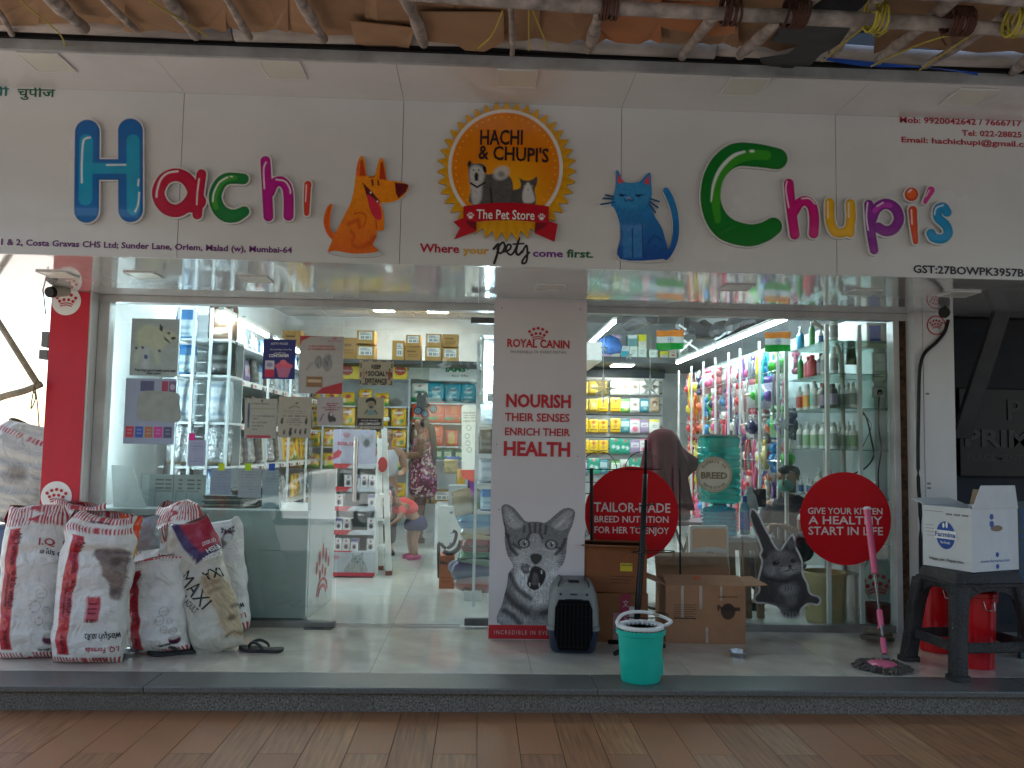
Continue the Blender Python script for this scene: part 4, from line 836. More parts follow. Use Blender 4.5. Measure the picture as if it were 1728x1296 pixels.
dp('yel', "yellow dry food bag with red roundel", .24, .30, .09, 'eec00a', lab_(('c', 0, .28, .5, .42, 'b01c14'), ('r', -.45, .22, .45, .32, 'f4e8d0'), ('c', -.4, .68, .3, .35, 'c87820'), ('c', .4, .7, .34, .3, '6c9430'), ('c', 0, .8, .25, .2, 'e8e0b8'), ('n', .1, .3)), seed=1)
dp('yel2', "bulging yellow food bag with green corner", .26, .24, .12, 'f0c40c', lab_(('c', .1, .32, .38, .3, 'c02418'), ('r', -1, .72, 1, 1, '5a9a2c'), ('c', -.4, .6, .3, .3, 'e8e4c0')), seed=2)
dp('teal', "teal dry food bag with white crest", .23, .29, .1, '0a94aa', lab_(('c', 0, .36, .5, .36, 'd0e8e8'), ('r', -.5, .3, .5, .38, '0c5c78'), ('r', -1, .8, 1, .9, '086478'), ('t', 2, -.5, .55, .6, .72, 'e0f0f0')), seed=3)
dp('grn', "white food bag with green foot", .24, .28, .1, 'dfe6dc', lab_(('r', -1, .7, 1, 1, '14844c'), ('r', -.6, .4, .6, .52, '0c6040'), ('r', -.2, .1, .2, .2, 'c02020')), seed=4)
dp('org', "orange dry food bag with green band", .25, .30, .11, 'd8481a', lab_(('r', -1, .74, .3, .84, '20a078'), ('c', .2, .35, .4, .5, 'e87848'), ('t', 2, -.6, .58, .6, .7, 'f0d8c8')), seed=5)
dp('org2', "orange pouch with cream window", .19, .24, .09, 'cc4c20', lab_(('c', 0, .45, .55, .8, 'd8b070'), ('c', 0, .75, .45, .3, 'c8b040'), ('t', 2, -.4, .1, .5, .25, 'f0e0d0')), seed=6)
dp('blu2', "orange pouch with pale blue panel", .19, .23, .09, 'd05028', lab_(('c', 0, .55, .6, .8, 'b8d4e0'), ('c', 0, .7, .3, .3, '4878a0')), seed=7)
dp('gl', "green and cream treat pouch", .14, .17, .06, '2c8868', lab_(('r', -.7, .3, .7, .7, 'cfd8a8'), ('t', 2, -.5, .4, .5, .6, '406048')), cat="treat pouch", seed=8)
dp('brn', "small brown and cream food pouch", .15, .18, .07, '8a5a34', lab_(('r', -.8, .3, .8, .75, 'd8cca8'), ('t', 2, -.5, .4, .5, .65, '604020')), cat="treat pouch", seed=9)
dp('sil', "silver foil kibble bag", .21, .30, .11, 'b8bcc0', lab_(('n', .25, .6), ('r', -1, .9, 1, 1, 'a08c5c')), seed=10, wr=2, m=vmat("foil_print", .22, coat=.3, bump=.9, bscale=26, metal=.75))
dp('wht', "white kibble bag with fine blue print", .20, .30, .09, 'c4ccd2', lab_(('t', 8, -.7, .25, .8, .85, '7c94ac'), ('r', -.8, .12, .8, .14, '6080a0')), seed=11)
dp('wht2', "white food bag with small crest", .20, .30, .09, 'd0d0cc', lab_(('t', 3, -.6, .7, .6, .85, '8c8c90'), ('c', .4, .8, .1, .1, '303040')), seed=12)
dp('blu', "blue and white food pack", .16, .26, .08, '2a78b8', lab_(('r', -1, .35, 1, .9, 'c8dce8'), ('t', 5, -.7, .42, .7, .85, '6c90b0')), seed=13)
dp('drk', "dark food bag with grey print", .22, .30, .10, '26282c', lab_(('t', 6, -.6, .3, .7, .8, '8c8c8c'), ('c', 0, .2, .3, .3, '6c6c70')), seed=14)
dp('pur', "purple and grey food bag", .20, .28, .09, '5c4878', lab_(('r', -.8, .3, .8, .7, 'a8a0b8'), ('c', .2, .5, .3, .3, 'c84858')), seed=15)
dp('brn2', "brown and white food bag", .22, .3, .1, '6c4c38', lab_(('c', 0, .3, .6, .7, 'c8b8a0'), ('t', 3, -.6, .65, .6, .85, 'd8ccb8')), seed=16)
dp('ty', "yellow treat packet with red badge", .13, .185, .04, 'eec40c', lab_(('c', 0, .2, .4, .4, 'c83420'), ('c', 0, .52, .4, .42, 'c89038'), ('r', -.8, .72, .8, .8, '4c1c10'), ('r', -1, .9, 1, 1, '7c4018')), cat="treat packet", name="treat_packet", seed=17)
dp('tg', "cream and gold treat packet", .13, .18, .04, 'd0b040', lab_(('c', 0, .4, .5, .5, 'e0d4a0'), ('r', -1, .8, 1, 1, '8c6c20')), cat="treat packet", name="treat_packet", seed=18)
dp('tw', "white treat packet with small dog face", .135, .19, .04, 'd4d4d0', lab_(('c', 0, .42, .45, .45, '887060'), ('c', -.1, .4, .1, .1, '201810'), ('c', .2, .4, .1, .1, '201810'), ('t', 2, -.6, .75, .6, .9, '707070')), cat="treat packet", name="treat_packet", seed=19)
dp('tgr', "green and white treat packet", .13, .18, .04, '5aa848', lab_(('r', -.9, .15, .9, .65, 'dce8dc'), ('c', .1, .75, .4, .3, 'c8a070'), ('t', 2, -.5, .25, .5, .45, '4c6c4c')), cat="treat packet", name="treat_packet", seed=20)
dp('tp', "white treat packet with pink foot", .14, .19, .04, 'dcd8d8', lab_(('r', -1, 0, 1, .1, 'd84078'), ('c', 0, .72, .6, .5, 'e06c94'), ('t', 2, -.5, .25, .5, .45, '504850')), cat="treat packet", name="treat_packet", seed=21)
dp('tt', "teal treat packet with pale label", .13, .18, .04, '2a7c90', lab_(('r', -.8, .15, .8, .55, 'b8d0d4'), ('c', .1, .7, .35, .3, '90b0a0')), cat="treat packet", name="treat_packet", seed=22)
dp('tpu', "mauve treat packet with dark print", .13, .18, .04, '9c88a8', lab_(('r', -.8, .2, .8, .55, 'd8d0dc'), ('t', 2, -.5, .3, .5, .5, '403848')), cat="treat packet", name="treat_packet", seed=23)
dp('tyw', "white treat packet with yellow header", .15, .19, .04, 'e0e0d8', lab_(('r', -1, 0, 1, .18, 'e4d020'), ('t', 2, -.5, .4, .5, .6, '404040')), cat="treat packet", name="treat_packet", seed=24)
dp('tb', "brown treat packet with dog portrait", .14, .2, .04, '9c8870', lab_(('c', 0, .4, .5, .6, '4c3424'), ('c', 0, .5, .2, .25, 'c8b8a0')), cat="treat packet", name="treat_packet", seed=25)
dp('tteal', "teal kitten food packet with white cat faces", .16, .2, .05, '18987c', lab_(('c', -.3, .55, .3, .3, 'dce8e4'), ('c', .35, .6, .28, .28, 'dce8e4'), ('c', 0, .1, .3, .2, 'c82c30')), cat="treat packet", name="treat_packet", seed=26)
def carton(desc, W, D, H, base, ops=(), label=None, cat="carton", name="carton", m=None, res=10):
 """box with printed front; optional label (x0,z0,x1,z1 fractions, code rows)"""
 p = Proto(name, cat, desc); b = MB(); b.box(-W/2, W/2, -D/2+.001, D/2, 0, H, C(base))
 u, v = np.meshgrid(np.linspace(-1, 1, max(2, int(W*100))+1), np.linspace(0, 1, max(2, int(H*100))+1)); a = Art(u*W*50, (1-v)*H*100, C(base))
 if ops: lab_(*ops)(a, W*50, H*100)
 b.grid(np.stack([u*W/2, np.full(u.shape, -D/2), v*H], -1), a.c)
 p.part("carton_body", M1(b, "carton_body", m or M_carton, colors=True)); p.w = W; p.h = H
 if label:
  x0, z0, x1, z1 = label; X0, X1, Z0, Z1 = (x0-.5)*W, (x1-.5)*W, z0*H, z1*H
  b = MB(); b.box(X0, X1, -D/2-.002, -D/2-.0005, Z0, Z1, (.78, .78, .76)); n = 12
  for i in range(n):
   if (i*7) % 5: b.box(X0+(X1-X0)*(.08+.84*i/n), X0+(X1-X0)*(.08+.84*(i+.55)/n), -D/2-.003, -D/2-.0021, Z0+(Z1-Z0)*.1, Z0+(Z1-Z0)*.45, (.02, .02, .02))
  for i in range(3): b.box(X0+(X1-X0)*.08, X0+(X1-X0)*(.9-.15*i), -D/2-.003, -D/2-.0021, Z0+(Z1-Z0)*(.6+.12*i), Z0+(Z1-Z0)*(.65+.12*i), (.1, .1, .12))
  p.part("label", M1(b, "label", M_carton, colors=True))
  b = MB(); b.box(-.025, .025, -D/2-.0018, D/2+.001, H+.0002, H+.001, (.5, .36, .2)); p.part("tape", M1(b, "tape", M_pouch, colors=True))
 return p
PR['ct1'] = carton("brown carton with white barcode label", .29, .3, .21, 'b88c4c', label=(.12, .3, .88, .9))
PR['ct2'] = carton("tan carton with printed side", .28, .3, .17, 'a87c40', ops=(('r', -.7, .3, .4, .4, '5c3c18'), ('t', 2, -.6, .5, .7, .8, '6c4820')))
PR['ct3'] = carton("tall brown carton with label and red tape", .20, .3, .30, 'c09450', label=(.4, .2, .9, .85))
def minibox(k, d, W, H, base, *ops): PR[k] = carton(d, W, .12, H, base, ops, cat="box", name="small_box")
minibox('b1', "lilac box with white print", .13, .2, 'b898b8', ('t', 3, -.6, .2, .6, .5, 'e8e0e8'))
minibox('b2', "cream box with red tin picture", .13, .19, 'd4ccb8', ('c', 0, .6, .5, .3, 'b83040'), ('t', 2, -.6, .1, .6, .3, '605850'))
minibox('b3', "white box with turquoise shirt shape", .13, .17, 'd0d8d4', ('r', -.9, .45, .9, .95, '10a0b4'), ('t', 2, -.6, .1, .6, .3, '505860'))
minibox('b4', "pale box with fine print", .13, .19, 'ccd4c8', ('t', 3, -.6, .3, .6, .7, '60686c'))
minibox('b5', "yellow box with white foot", .14, .22, 'c8c414', ('r', -1, .55, 1, 1, 'd0ccc0'), ('t', 2, -.6, .65, .6, .85, '504c40'))
minibox('b6', "grey teal box", .13, .2, '6c9494', ('r', -1, 0, 1, .3, 'd0d4d0'))
minibox('b7', "white wet food box with red crown mark", .10, .115, 'd8d4d4', ('c', 0, .22, .3, .2, 'b82838'), ('c', 0, .68, .6, .45, '4c3c48'), ('t', 1, -.7, .4, .7, .55, '803040'))
minibox('b8', "white wet food box with violet top", .10, .115, 'd4d0d4', ('r', -1, 0, 1, .28, '5c4c84'), ('c', 0, .68, .5, .4, '38343c'), ('t', 1, -.7, .36, .7, .5, '803040'))
def bottle(k, desc, r, h, body, lab, cap, flat=.75, cat="bottle", pump=False):
 p = Proto("bottle", cat, desc); n = 16
 b = MB(); b.lathe([(r*.9, 0), (r, .008), (r, h*.62), (r*.85, h*.7), (r*.38, h*.78), (r*.36, h*.82)], n=n, sy=flat); p.part("bottle_body", M1(b, "bottle_body", mat("bottle_"+body, C(body), .3, var=.03, coat=.2), smooth=True))
 b = MB(); b.lathe([(r*1.012, h*.12), (r*1.012, h*.55)], n=n, sy=flat)
 b.f = b.f[:n]; b.mi = b.mi[:n]; b.c = [tuple(C(lab)*(.8 if i % n < 9 else 1)) for i in range(2*n)]; me = M1(b, "label", vmat("bottle_label_print", .4), colors=True, smooth=True); p.part("label", me)
 b = MB(); b.lathe([(r*.42, h*.8), (r*.42, h*.93), (r*.36, h*.95), (0, h*.95)], n=12)
 if pump: b.tube([(0, 0, h*.95), (0, 0, h*1.06)], r*.12, 6); b.tube([(r*.1, 0, h*1.06), (-r*.7, 0, h*1.05)], [r*.16, r*.1], 6)
 p.part("cap", M1(b, "cap", mat("cap_"+cap, C(cap), .4, var=.03), smooth=False)); p.w = 2*r; PR[k] = p
bottle('o1', "white shampoo bottle with brick red label", .033, .2, 'd0d0cc', 'b8442c', 'd8d8d4')
bottle('o2', "white shampoo bottle with orange label", .033, .21, 'd0d0cc', 'd8902c', 'd8d8d4')
bottle('o3', "white shampoo bottle with turquoise label", .035, .23, 'd0d0cc', '2ab4a0', 'd8d8d4')
bottle('o4', "white bottle with pale grey label", .033, .2, 'ccd0cc', '8c9490', 'b8bcb8')
bottle('o5', "dark bottle with mauve label", .036, .18, '38343c', '8c7c94', '141414')
bottle('o6', "white pump bottle with green label", .036, .19, 'ccd0c8', '8cac84', 'd0d4d0', pump=True)
bottle('o7', "bright blue spray bottle", .035, .17, '1c98cc', '30a8d8', 'e0e4e4', pump=True)
bottle('o8', "red tub with white cap", .045, .18, 'b81c38', 'c83048', 'c02038')
bottle('o9', "green tube with white foot", .026, .2, '1c9844', '30a050', 'd8dcd8')
bottle('o10', "small white dropper bottle with blue label", .022, .12, 'd0d4d4', '3c6ca0', 'e0e0e0', pump=True)
bottle('o11', "white bottle with red cap", .04, .2, 'd0d0cc', '8c7068', 'b82430')
bottle('o12', "clear and blue water bottle", .036, .27, '5c9cb8', '2868b8', '2c5cc0', flat=1)
# hanging toys
def toy(k, desc, build, cat="pet toy", name="pet_toy"):
 p = Proto(name, cat, desc); b = MB(); build(b); p.part(name, M1(b, name, M_gloss, smooth=True, colors=True)); p.w = .1; PR[k] = p
 return p
def ball(b, c, r, col, n=10, sz=1):
 b.lathe([(max(1e-4, r*math.sin(t)), -r*sz*math.cos(t)) for t in np.linspace(0, PI, 8)], c[0], c[1], c[2], n, C(col) if isinstance(col, str) else col)
def card(b, col, w_=.08, h=.06, z=0): b.box(-w_/2, w_/2, -.003, .003, z-h, z, C(col)); b.tube([(0, 0, z), (0, 0, z+.012)], .002, 4, col=C('c8c8c8'))
TOYC = {'red': 'c01c28', 'pink': 'dc5c88', 'green': '40b83c', 'blue': '2c84c4', 'yellow': 'e0c428', 'orange': 'd86024', 'purple': '6c4c9c', 'turquoise': '24a8a0', 'white': 'd4d0c8', 'navy': '28305c', 'grey': '8c8c90'}
for cn, ch in TOYC.items():
 toy('bone_'+cn, cn+" rubber bone toy", lambda b, ch=ch: (card(b, 'd0d0cc'), b.tube([(0, 0, -.06), (0, 0, -.18)], .016, 8, col=C(ch)), [ball(b, (x, 0, z), .022, ch, 8) for x in (-.014, .014) for z in (-.07, -.18)]))
 toy('ball_'+cn, cn+" ball toy", lambda b, ch=ch: (b.tube([(0, 0, 0), (0, 0, -.08)], .004, 5, col=C('c8c0b0')), ball(b, (0, 0, -.12), .045, ch, 12)))
 toy('plush_'+cn, cn+" soft toy", lambda b, ch=ch: (b.tube([(0, 0, 0), (0, 0, -.03)], .003, 4, col=C('c8c0b0')), ball(b, (0, 0, -.06), .034, ch), ball(b, (0, 0, -.13), .04, ch, 10, 1.3), ball(b, (-.04, 0, -.12), .016, ch, 8, 2), ball(b, (.04, 0, -.12), .016, ch, 8, 2), ball(b, (-.025, 0, -.19), .017, ch, 8, 1.5), ball(b, (.025, 0, -.19), .017, ch, 8, 1.5), ball(b, (-.026, 0, -.03), .013, ch, 6), ball(b, (.026, 0, -.03), .013, ch, 6)))
 toy('pack_'+cn, cn+" toy in clear packet", lambda b, ch=ch: (card(b, ch, .11, .04), b.box(-.055, .055, -.012, .012, -.19, -.042, np.clip(C(ch)*.5+.25, 0, 1)), ball(b, (0, -.014, -.12), .035, ch, 10)))
 toy('leash_'+cn, cn+" leash hanging in a loop", lambda b, ch=ch: b.tube(cm([(-.012, 0, 0), (-.02, -.01, -.15), (-.012, 0, -.3), (.012, 0, -.3), (.02, .01, -.15), (.01, 0, 0)], 4, False).tolist(), .009, 6, col=C(ch)), "leash", "leash")
def rope(b):
 for i in range(9): ball(b, (.012*(-1)**i, 0, -.02-.035*i), .024, (.5, .46, .4) if i % 3 else (.35, .12, .12), 8, .9)
 for i in range(6): b.tube([(0, 0, -.32), (.02*math.cos(i), .02*math.sin(i), -.40)], .005, 4, col=(.5, .46, .4))
toy('rope', "knotted cream rope toy", rope)
toy('tennis', "yellow tennis stick toy", lambda b: (b.tube([(0, 0, 0), (0, 0, -.26)], .018, 8, col=C('e0c80c')), ball(b, (0, 0, -.28), .028, '8c8c70')))
toy('cage', "clear blister pack with steel bowl", lambda b: (card(b, 'c04860', .13, .04), b.box(-.065, .065, -.01, .01, -.2, -.04, (.5, .5, .5)), b.lathe([(.05, -.0), (.055, .005), (.03, .02), (0, .02)], 0, -.03, -.12, 14, (.6, .4, .3))))
ORD = ["first", "second", "third", "fourth", "fifth", "sixth", "seventh", "eighth", "ninth", "tenth", "eleventh", "twelfth", "thirteenth", "fourteenth", "fifteenth", "sixteenth"]
def row(keys, p0, p1, z, rz, where, group, frm="from left", sc=1, jit=.0, dz=0):
 n = len(keys); p0 = np.array(p0); p1 = np.array(p1)
 for i, k in enumerate(keys):
  if k is None: continue
  q = p0+(p1-p0)*((i+.5)/n); s = sc*RNG.uniform(.96, 1.04)
  PR[k].place((q[0]+RNG.uniform(-jit, jit), q[1]+RNG.uniform(-jit, jit), z+.001), rz+RNG.uniform(-.08, .08), s, f"{PR[k].desc}, {where}, {ORD[i % 16]} {frm}", group)
# ================================================================== INTERIOR LIGHT FITTINGS
COOL = (.72, .90, 1.0)
E_tube = emat("lit_tube", COOL, 38); E_tube2 = emat("lit_tube_strong", COOL, 52); E_led = emat("lit_led_panel", (1, .97, .9), 26)
def tubelight(x, y0, y1, z, lab, vertical=None, m=E_tube):
 t = thing("tube_light", lab, "light", (x, y0, z))
 if vertical: z0, z1 = vertical; MB().tube([(x, y0, z0), (x, y0, z1)], .014, 10).build("tube", m, t, smooth=True); MB().box(x-.035, x-.016, y0-.02, y0+.02, z0-.03, z1+.03).build("batten", M_white, t)
 else: MB().tube([(x, y0, z), (x, y1, z)], .014, 10).build("tube", m, t, smooth=True); MB().box(x-.02, x+.02, y0-.02, y1+.02, z+.017, z+.045).build("batten", M_white, t)
tubelight(-2.02, .9, 2.3, 2.2, "lit tube under the left shelf header nearest the glass", m=E_tube2); tubelight(-2.02, 2.6, 4.2, 2.2, "lit tube under the left shelf header near the back")
tubelight(-2.66, .42, 0, 1.5, "upright lit tube on the left wall behind the dog poster", (1.02, 2.0), m=E_tube2)
tubelight(1.33, 2.55, 4.4, 2.45, "lit tube hung beside the white bulkhead right of the pillar")
tubelight(2.38, .75, 2.6, 2.235, "long lit tube over the toy racks nearest the glass", m=E_tube2); tubelight(2.38, 2.75, 4.3, 2.235, "lit tube over the toy racks further in")
tubelight(.045, .72, 0, 1.7, "upright lit tube behind the left edge of the pillar", (1.55, 2.0))
for px, py, z, l in ((647, 523, 2.93, "left lit ceiling panel above the carton shelf"), (738, 525, 2.93, "right lit ceiling panel above the carton shelf"), (1050, 617, 2.24, "lit oval lamp under the rear loft shelf")):
 q = G(px, py, z); t = thing("ceiling_lamp", l, "light", tuple(q)); MB().box(q[0]-.13, q[0]+.13, q[1]-.13, q[1]+.13, z-.004, z).build("lamp_panel", E_led, t, bevel=0);
 b = MB(); b.box(q[0]-.145, q[0]+.145, q[1]-.145, q[1]+.145, z+.0005, z+.018); b.build("rim", M_white, t)
for x in (-1.2, .6):
 t = thing("ceiling_lamp", "lit ceiling panel near the glass, %s half of the shop" % ("left" if x < 0 else "right"), "light", (x, 1.6, 2.93)); MB().box(x-.15, x+.15, 1.45, 1.75, 2.932, 2.938).build("lamp_panel", E_led, t); MB().box(x-.165, x+.165, 1.435, 1.765, 2.939, 2.949).build("rim", M_white, t)
# ================================================================== LOFT SHELVES, BEAMS
M_loft = mat("dark_loft_edge", (.055, .055, .06), .5, var=.2)
def LP(px, py, Y): return P(px, py, Y)
zl = P(700, 608, 5.0)[2]
LF = thing("loft_shelf", "dark edged high loft shelf running round the back of the shop", "shelf", (0, 5.0, zl))
MB().box(XL+.01, .9, 5.0, 5.99, zl-.05, zl).build("shelf_board", M_loft, LF)
zr = P(1050, 602, 4.6)[2]
MB().box(.901, 2.46, 4.6, 5.99, zr-.07, zr).build("shelf_board", M_loft, LF)
MB().box(2.461, 2.94, .35, 5.99, zr-.07, zr).build("shelf_board", M_loft, LF)
zb2 = P(1050, 637, 5.5)[2]
MB().box(.9, 2.5, 5.5, 5.6, zb2, zr-.072).build("dark_beam", mat("dark_blue_beam", (.03, .035, .05), .4, var=.2), LF)
BK = thing("bulkhead", "white boxed bulkhead beside the hanging tube right of the pillar", "bulkhead", (.9, 2.5, 2.03)); MB().box(.75, 1.2, 2.5, 4.6, 2.05, 2.24).build("bulkhead_box", M_white, BK, bevel=.004); MB().box(.76, 1.19, 2.49, 2.498, 2.06, 2.23).build("end_cap", M_wall, BK)
# cartons on the loft
for i, (x0, x1, y0, y1, k) in enumerate(((575, 604, 566, 602, 'ct2'), (604, 634, 576, 599, 'ct1'), (604, 634, 554, 576, 'ct1'), (663, 683, 568, 601, 'ct3'), (684, 711, 579, 602, 'ct2'), (686, 711, 560, 579, 'ct1'), (718, 746, 578, 602, 'ct1'), (719, 746, 557, 578, 'ct1'), (747, 774, 580, 602, 'ct1'), (747, 774, 557, 579, 'ct2'), (548, 574, 560, 580, 'ct2'), (480, 510, 560, 590, 'ct2'))):
 q = P((x0+x1)/2, y1, 5.15); W_ = (x1-x0)*mpp(5.15); H_ = (y1-y0)*mpp(5.15); pr = PR[k]
 zz = max(zl+.002, q[2]+.008) if y1 < 597 else zl+.002
 if y1 < 590:      # stands on the carton below it
  zz = zl+.003+{576: .0}.get(0, 0)+(602-y1)*mpp(5.15)+.003
  if i in (10, 11): zz = zl+.002
 pr.place((q[0], 5.17, zz), 0, (W_/pr.w*.97, 1, H_/pr.h*.985), "%s on loft, %s" % (pr.desc, ["left of the distance notice", "lower, beside large poster edge", "upper one of pair left of lamp", "standing alone in the middle", "lower one right of the tall carton", "upper one right of the tall carton", "lower one of the neat pair", "upper one of the neat pair", "lower one at the right end", "upper one at the right end", "behind the large poster top", "far left of the loft"][i]), "cartons on the loft shelf")
for i, (x0, x1, y0, y1, k) in enumerate(((1018, 1031, 582, 604, 'b1'), (1032, 1046, 583, 604, 'b2'), (1047, 1060, 585, 604, 'b3'), (1061, 1075, 585, 604, 'b4'), (1076, 1090, 585, 604, 'b4'), (1032, 1047, 566, 583, 'b1'), (1058, 1075, 566, 585, 'b6'), (1076, 1090, 565, 585, 'b5'), (1094, 1108, 590, 604, 'b4'), (1113, 1127, 592, 604, 'b5'), (1128, 1141, 592, 605, 'b2'), (1144, 1160, 580, 605, 'b4'))):
 q = P((x0+x1)/2, y1, 4.7); pr = PR[k]; W_ = (x1-x0)*mpp(4.7); H_ = (y1-y0)*mpp(4.7); zz = zr+.002+(0 if y1 > 600 else (604-y1)*mpp(4.7)+.002)
 pr.place((q[0], 4.72, zz), 0, (W_/pr.w*.97, 1, H_/pr.h), "%s on the rear loft, %s" % (pr.desc, "%s from the left, %s row" % (ORD[i if i < 5 else (i-5 if i < 8 else i-3)], "top" if 5 <= i < 8 else "bottom")), "small boxes on the rear loft")
# wrapped ducts and lumber at top right
DU = thing("wrapped_duct", "lumpy black plastic wrapped duct on the loft at upper right", "duct", (2.4, 3, 2.5))
b = MB(); pts = [P(1150, 548, 3.4), P(1195, 560, 3.2), P(1240, 552, 2.6), P(1300, 530, 2.0)]; pp = cm([tuple(q) for q in pts], 5, False); b.tube([p+RNG.uniform(-.015, .015, 3) for p in pp], [.09+.03*math.sin(i*1.9) for i in range(len(pp))], 12); b.build("duct", mat("crumpled_black_wrap", (.02, .022, .026), .3, var=.4, bump=1, bscale=12), DU)
b = MB(); b.tube([P(1060, 545, 4.3), P(1100, 532, 3.8)], .10, 14); b.build("duct_end", M_dark, DU)
for a, c in (((1146, 548), (1158, 556)), ((1148, 592), (1168, 574)), ((1150, 572), (1178, 590))): b = MB(); b.tube([P(*a, 3.3), P(*c, 3.25)], .012, 6); b.build("white_clip", M_white, DU)
b = MB(); e = P(1032, 565, 4.4); b.lathe([(.001, 0), (.12, .02), (.14, .1), (.1, .2), (.001, .24)], e[0]-.02, e[1], zr+.003, 14, sx=1.1, sy=.6); tag(b.build("blue_bundle", mat("dark_blue_cloth", (.02, .08, .25), .7, bump=.5, bscale=20), smooth=True), "dark blue rounded bundle behind the boxes on the rear loft", "bundle")
# ================================================================== SHELVING UNITS
M_shelf = mat("white_shelf", (.62, .66, .68), .4, var=.06)
def unit(name, label, x0, x1, y0, y1, zs, top, posts, th=.018, back=None, pm=None):
 t = thing(name, label, "shelving", ((x0+x1)/2, (y0+y1)/2, 0))
 for z in zs: MB().box(x0, x1, y0, y1, z-th, z).build("shelf", pm or M_shelf, t)
 for (x, y) in posts: MB().box(x-.011, x+.011, y-.011, y+.011, 0, top).build("upright", M_shelf, t)
 if back: MB().box(*back, 0, top).build("back_panel", M_shelf, t)
 return t
# --- back wall, left of the pillar
BY_ = 5.55; zY = [P(620, y, BY_)[2] for y in (685, 719, 755, 793, 850)]; xu0, xu1 = P(478, 700, BY_)[0], P(690, 700, BY_)[0]; xv1 = P(806, 700, BY_)[0]
zt_u = P(650, 640, BY_)[2]
unit("yellow_unit", "white back wall unit full of yellow pet food bags", xu0, xu1-.012, BY_, YB-.03, zY, zt_u, [(xu0-.013, BY_+.012), (xu1, BY_-.013)], back=(xu0, xu1-.012, YB-.028, YB-.01))
zV = [P(745, y, BY_)[2] for y in (680, 714, 753, 776, 850)]
unit("teal_orange_unit", "white back wall unit of teal and orange pet food bags", xu1+.012, xv1, BY_, YB-.03, zV, zt_u, [(xv1+.013, BY_+.012)], back=(xu1+.012, xv1, YB-.028, YB-.01))
fy = BY_+.10
seq = {0: ['yel2', 'yel', 'yel2', 'yel2', 'yel', 'yel2', None], 1: ['yel', 'yel', 'yel2', 'yel', 'yel', 'yel', 'yel'], 2: ['yel2', 'yel', 'yel', 'wht2', 'yel', 'yel2', 'yel'], 3: ['yel', 'yel2', 'yel2', 'yel', 'yel2', 'yel', 'yel2'], 4: ['brn2', 'yel', 'yel', 'sil', 'yel2', 'yel', 'yel']}
nm = ["top", "second", "third", "fourth", "bottom"]
for j, ks in seq.items(): row(ks, (xu0+.03, fy), (xu1-.03, fy), zY[j], 0, "%s shelf of yellow unit" % nm[j], "bags in the yellow unit", sc=.88 if j else .78, jit=.012)
for j, ks in enumerate((['grn', 'teal', 'teal', 'teal'], ['org', 'org', 'org', 'org'], ['brn2', 'org', 'org2', 'blu2'], ['brn', 'brn', 'gl', 'gl', 'gl', 'brn'], ['ct2', 'ct1', 'ct2'])): row(ks, (xu1+.03, fy), (xv1-.02, fy), zV[j], 0, "%s shelf of teal-orange unit" % nm[j], "goods in the teal and orange unit", sc=.95 if j < 3 else .85, jit=.008)
# header boards
def header(x0, x1, y0, y1, Y, base, label, fn=None):
 t = thing("header_board", label, "sign", tuple(P((x0+x1)/2, y1, Y))); A = P(x0, y0, Y); B_ = P(x1, y1, Y)
 MB().box(A[0], B_[0], Y, Y+.02, B_[2], A[2]).build("board", mat("board_"+base, C(base), .4, var=.03), t); return t
HY = 5.5
for x0, x1 in ((579, 606), (664, 687)):
 t = header(x0, x1, 612, 640, HY, 'f0cc10', "yellow header board with red roundel, %s of the distance notice" % ("left" if x0 < 600 else "right"))
 q = P((x0+x1)/2 if x0 > 600 else 586, 625, HY); r = .075; b = MB(); b.add([(q[0]+r*math.cos(a), HY-.002, q[2]+r*math.sin(a)*.9) for a in np.linspace(0, 2*PI, 29)[:-1]], [tuple(range(28))]); b.build("roundel", mat("roundel_red", C('c03020'), .4), t)
 letters("Pedigree", q+[-.062, 0, -.012], q+[.062, 0, -.012], .024, T_white, t, bold=.02, proud=.004)
t = header(690, 724, 610, 640, HY, 'c0c4b8', "grey green header board left of the white and green one");
t = header(725, 806, 614, 644, HY, 'e4e8e4', "white header board with bold green capitals"); lpx("IAMS", (752, 627), (786, 627), 9, HY, mat("ink_fresh_green", C('0c8450'), .4), t, bold=.05)
lpx("for life", (762, 636), (790, 636), 4, HY, T_black, t)
q = P(790, 623, HY)
for u, v in ((0, 0), (.03, .012), (.015, .035)): b = MB(); b.add([(q[0]+u+.011*math.cos(a), HY-.003, q[2]+v+.011*math.sin(a)) for a in np.linspace(0, 2*PI, 11)[:-1]], [tuple(range(10))]); b.build("paw_dot", MATS["ink_fresh_green"], t)
# --- back wall, right of the pillar: slatwall with packets
SWY = 5.3; xs0, xs1 = 1.0, P(1118, 700, SWY)[0]
SW = thing("slat_wall", "grey slatted wall hung with treat packets right of the pillar", "slat wall", ((xs0+xs1)/2, SWY, 0))
ztop = P(1050, 640, SWY)[2]; z = .3; k = 0
while z < ztop-.02:
 MB().box(xs0, xs1, SWY, SWY+.02, z, min(z+.135, ztop)).build("slat", mat("grey_slat", (.42, .42, .42), .5, var=.05), SW); z += .148
MB().box(xs0, xs1, SWY+.021, SWY+.04, .28, ztop).build("back_panel", M_dark, SW)
MB().box(xs0-.02, xs1, SWY-.02, SWY+.04, ztop+.001, ztop+.015).build("top_rail", M_white, SW)
rows_ = ((667, ['tg', 'tg', 'ty', 'tw', 'tw', 'tw', 'tw', 'tw']), (696, ['tg', 'tg', 'ty', 'ty', 'tgr', 'tw', 'tt', 'tb']), (731, ['ty', 'ty', 'ty', 'ty', 'tt', 'tp', 'tpu', 'tyw']), (766, ['ty', 'ty', 'ty', 'tteal', 'tteal', 'tpu', 'tp', 'tt']), (800, ['tpu', 'tteal', 'tt', 'tgr', 'tw', 'tteal', 'tp', 'tt']))
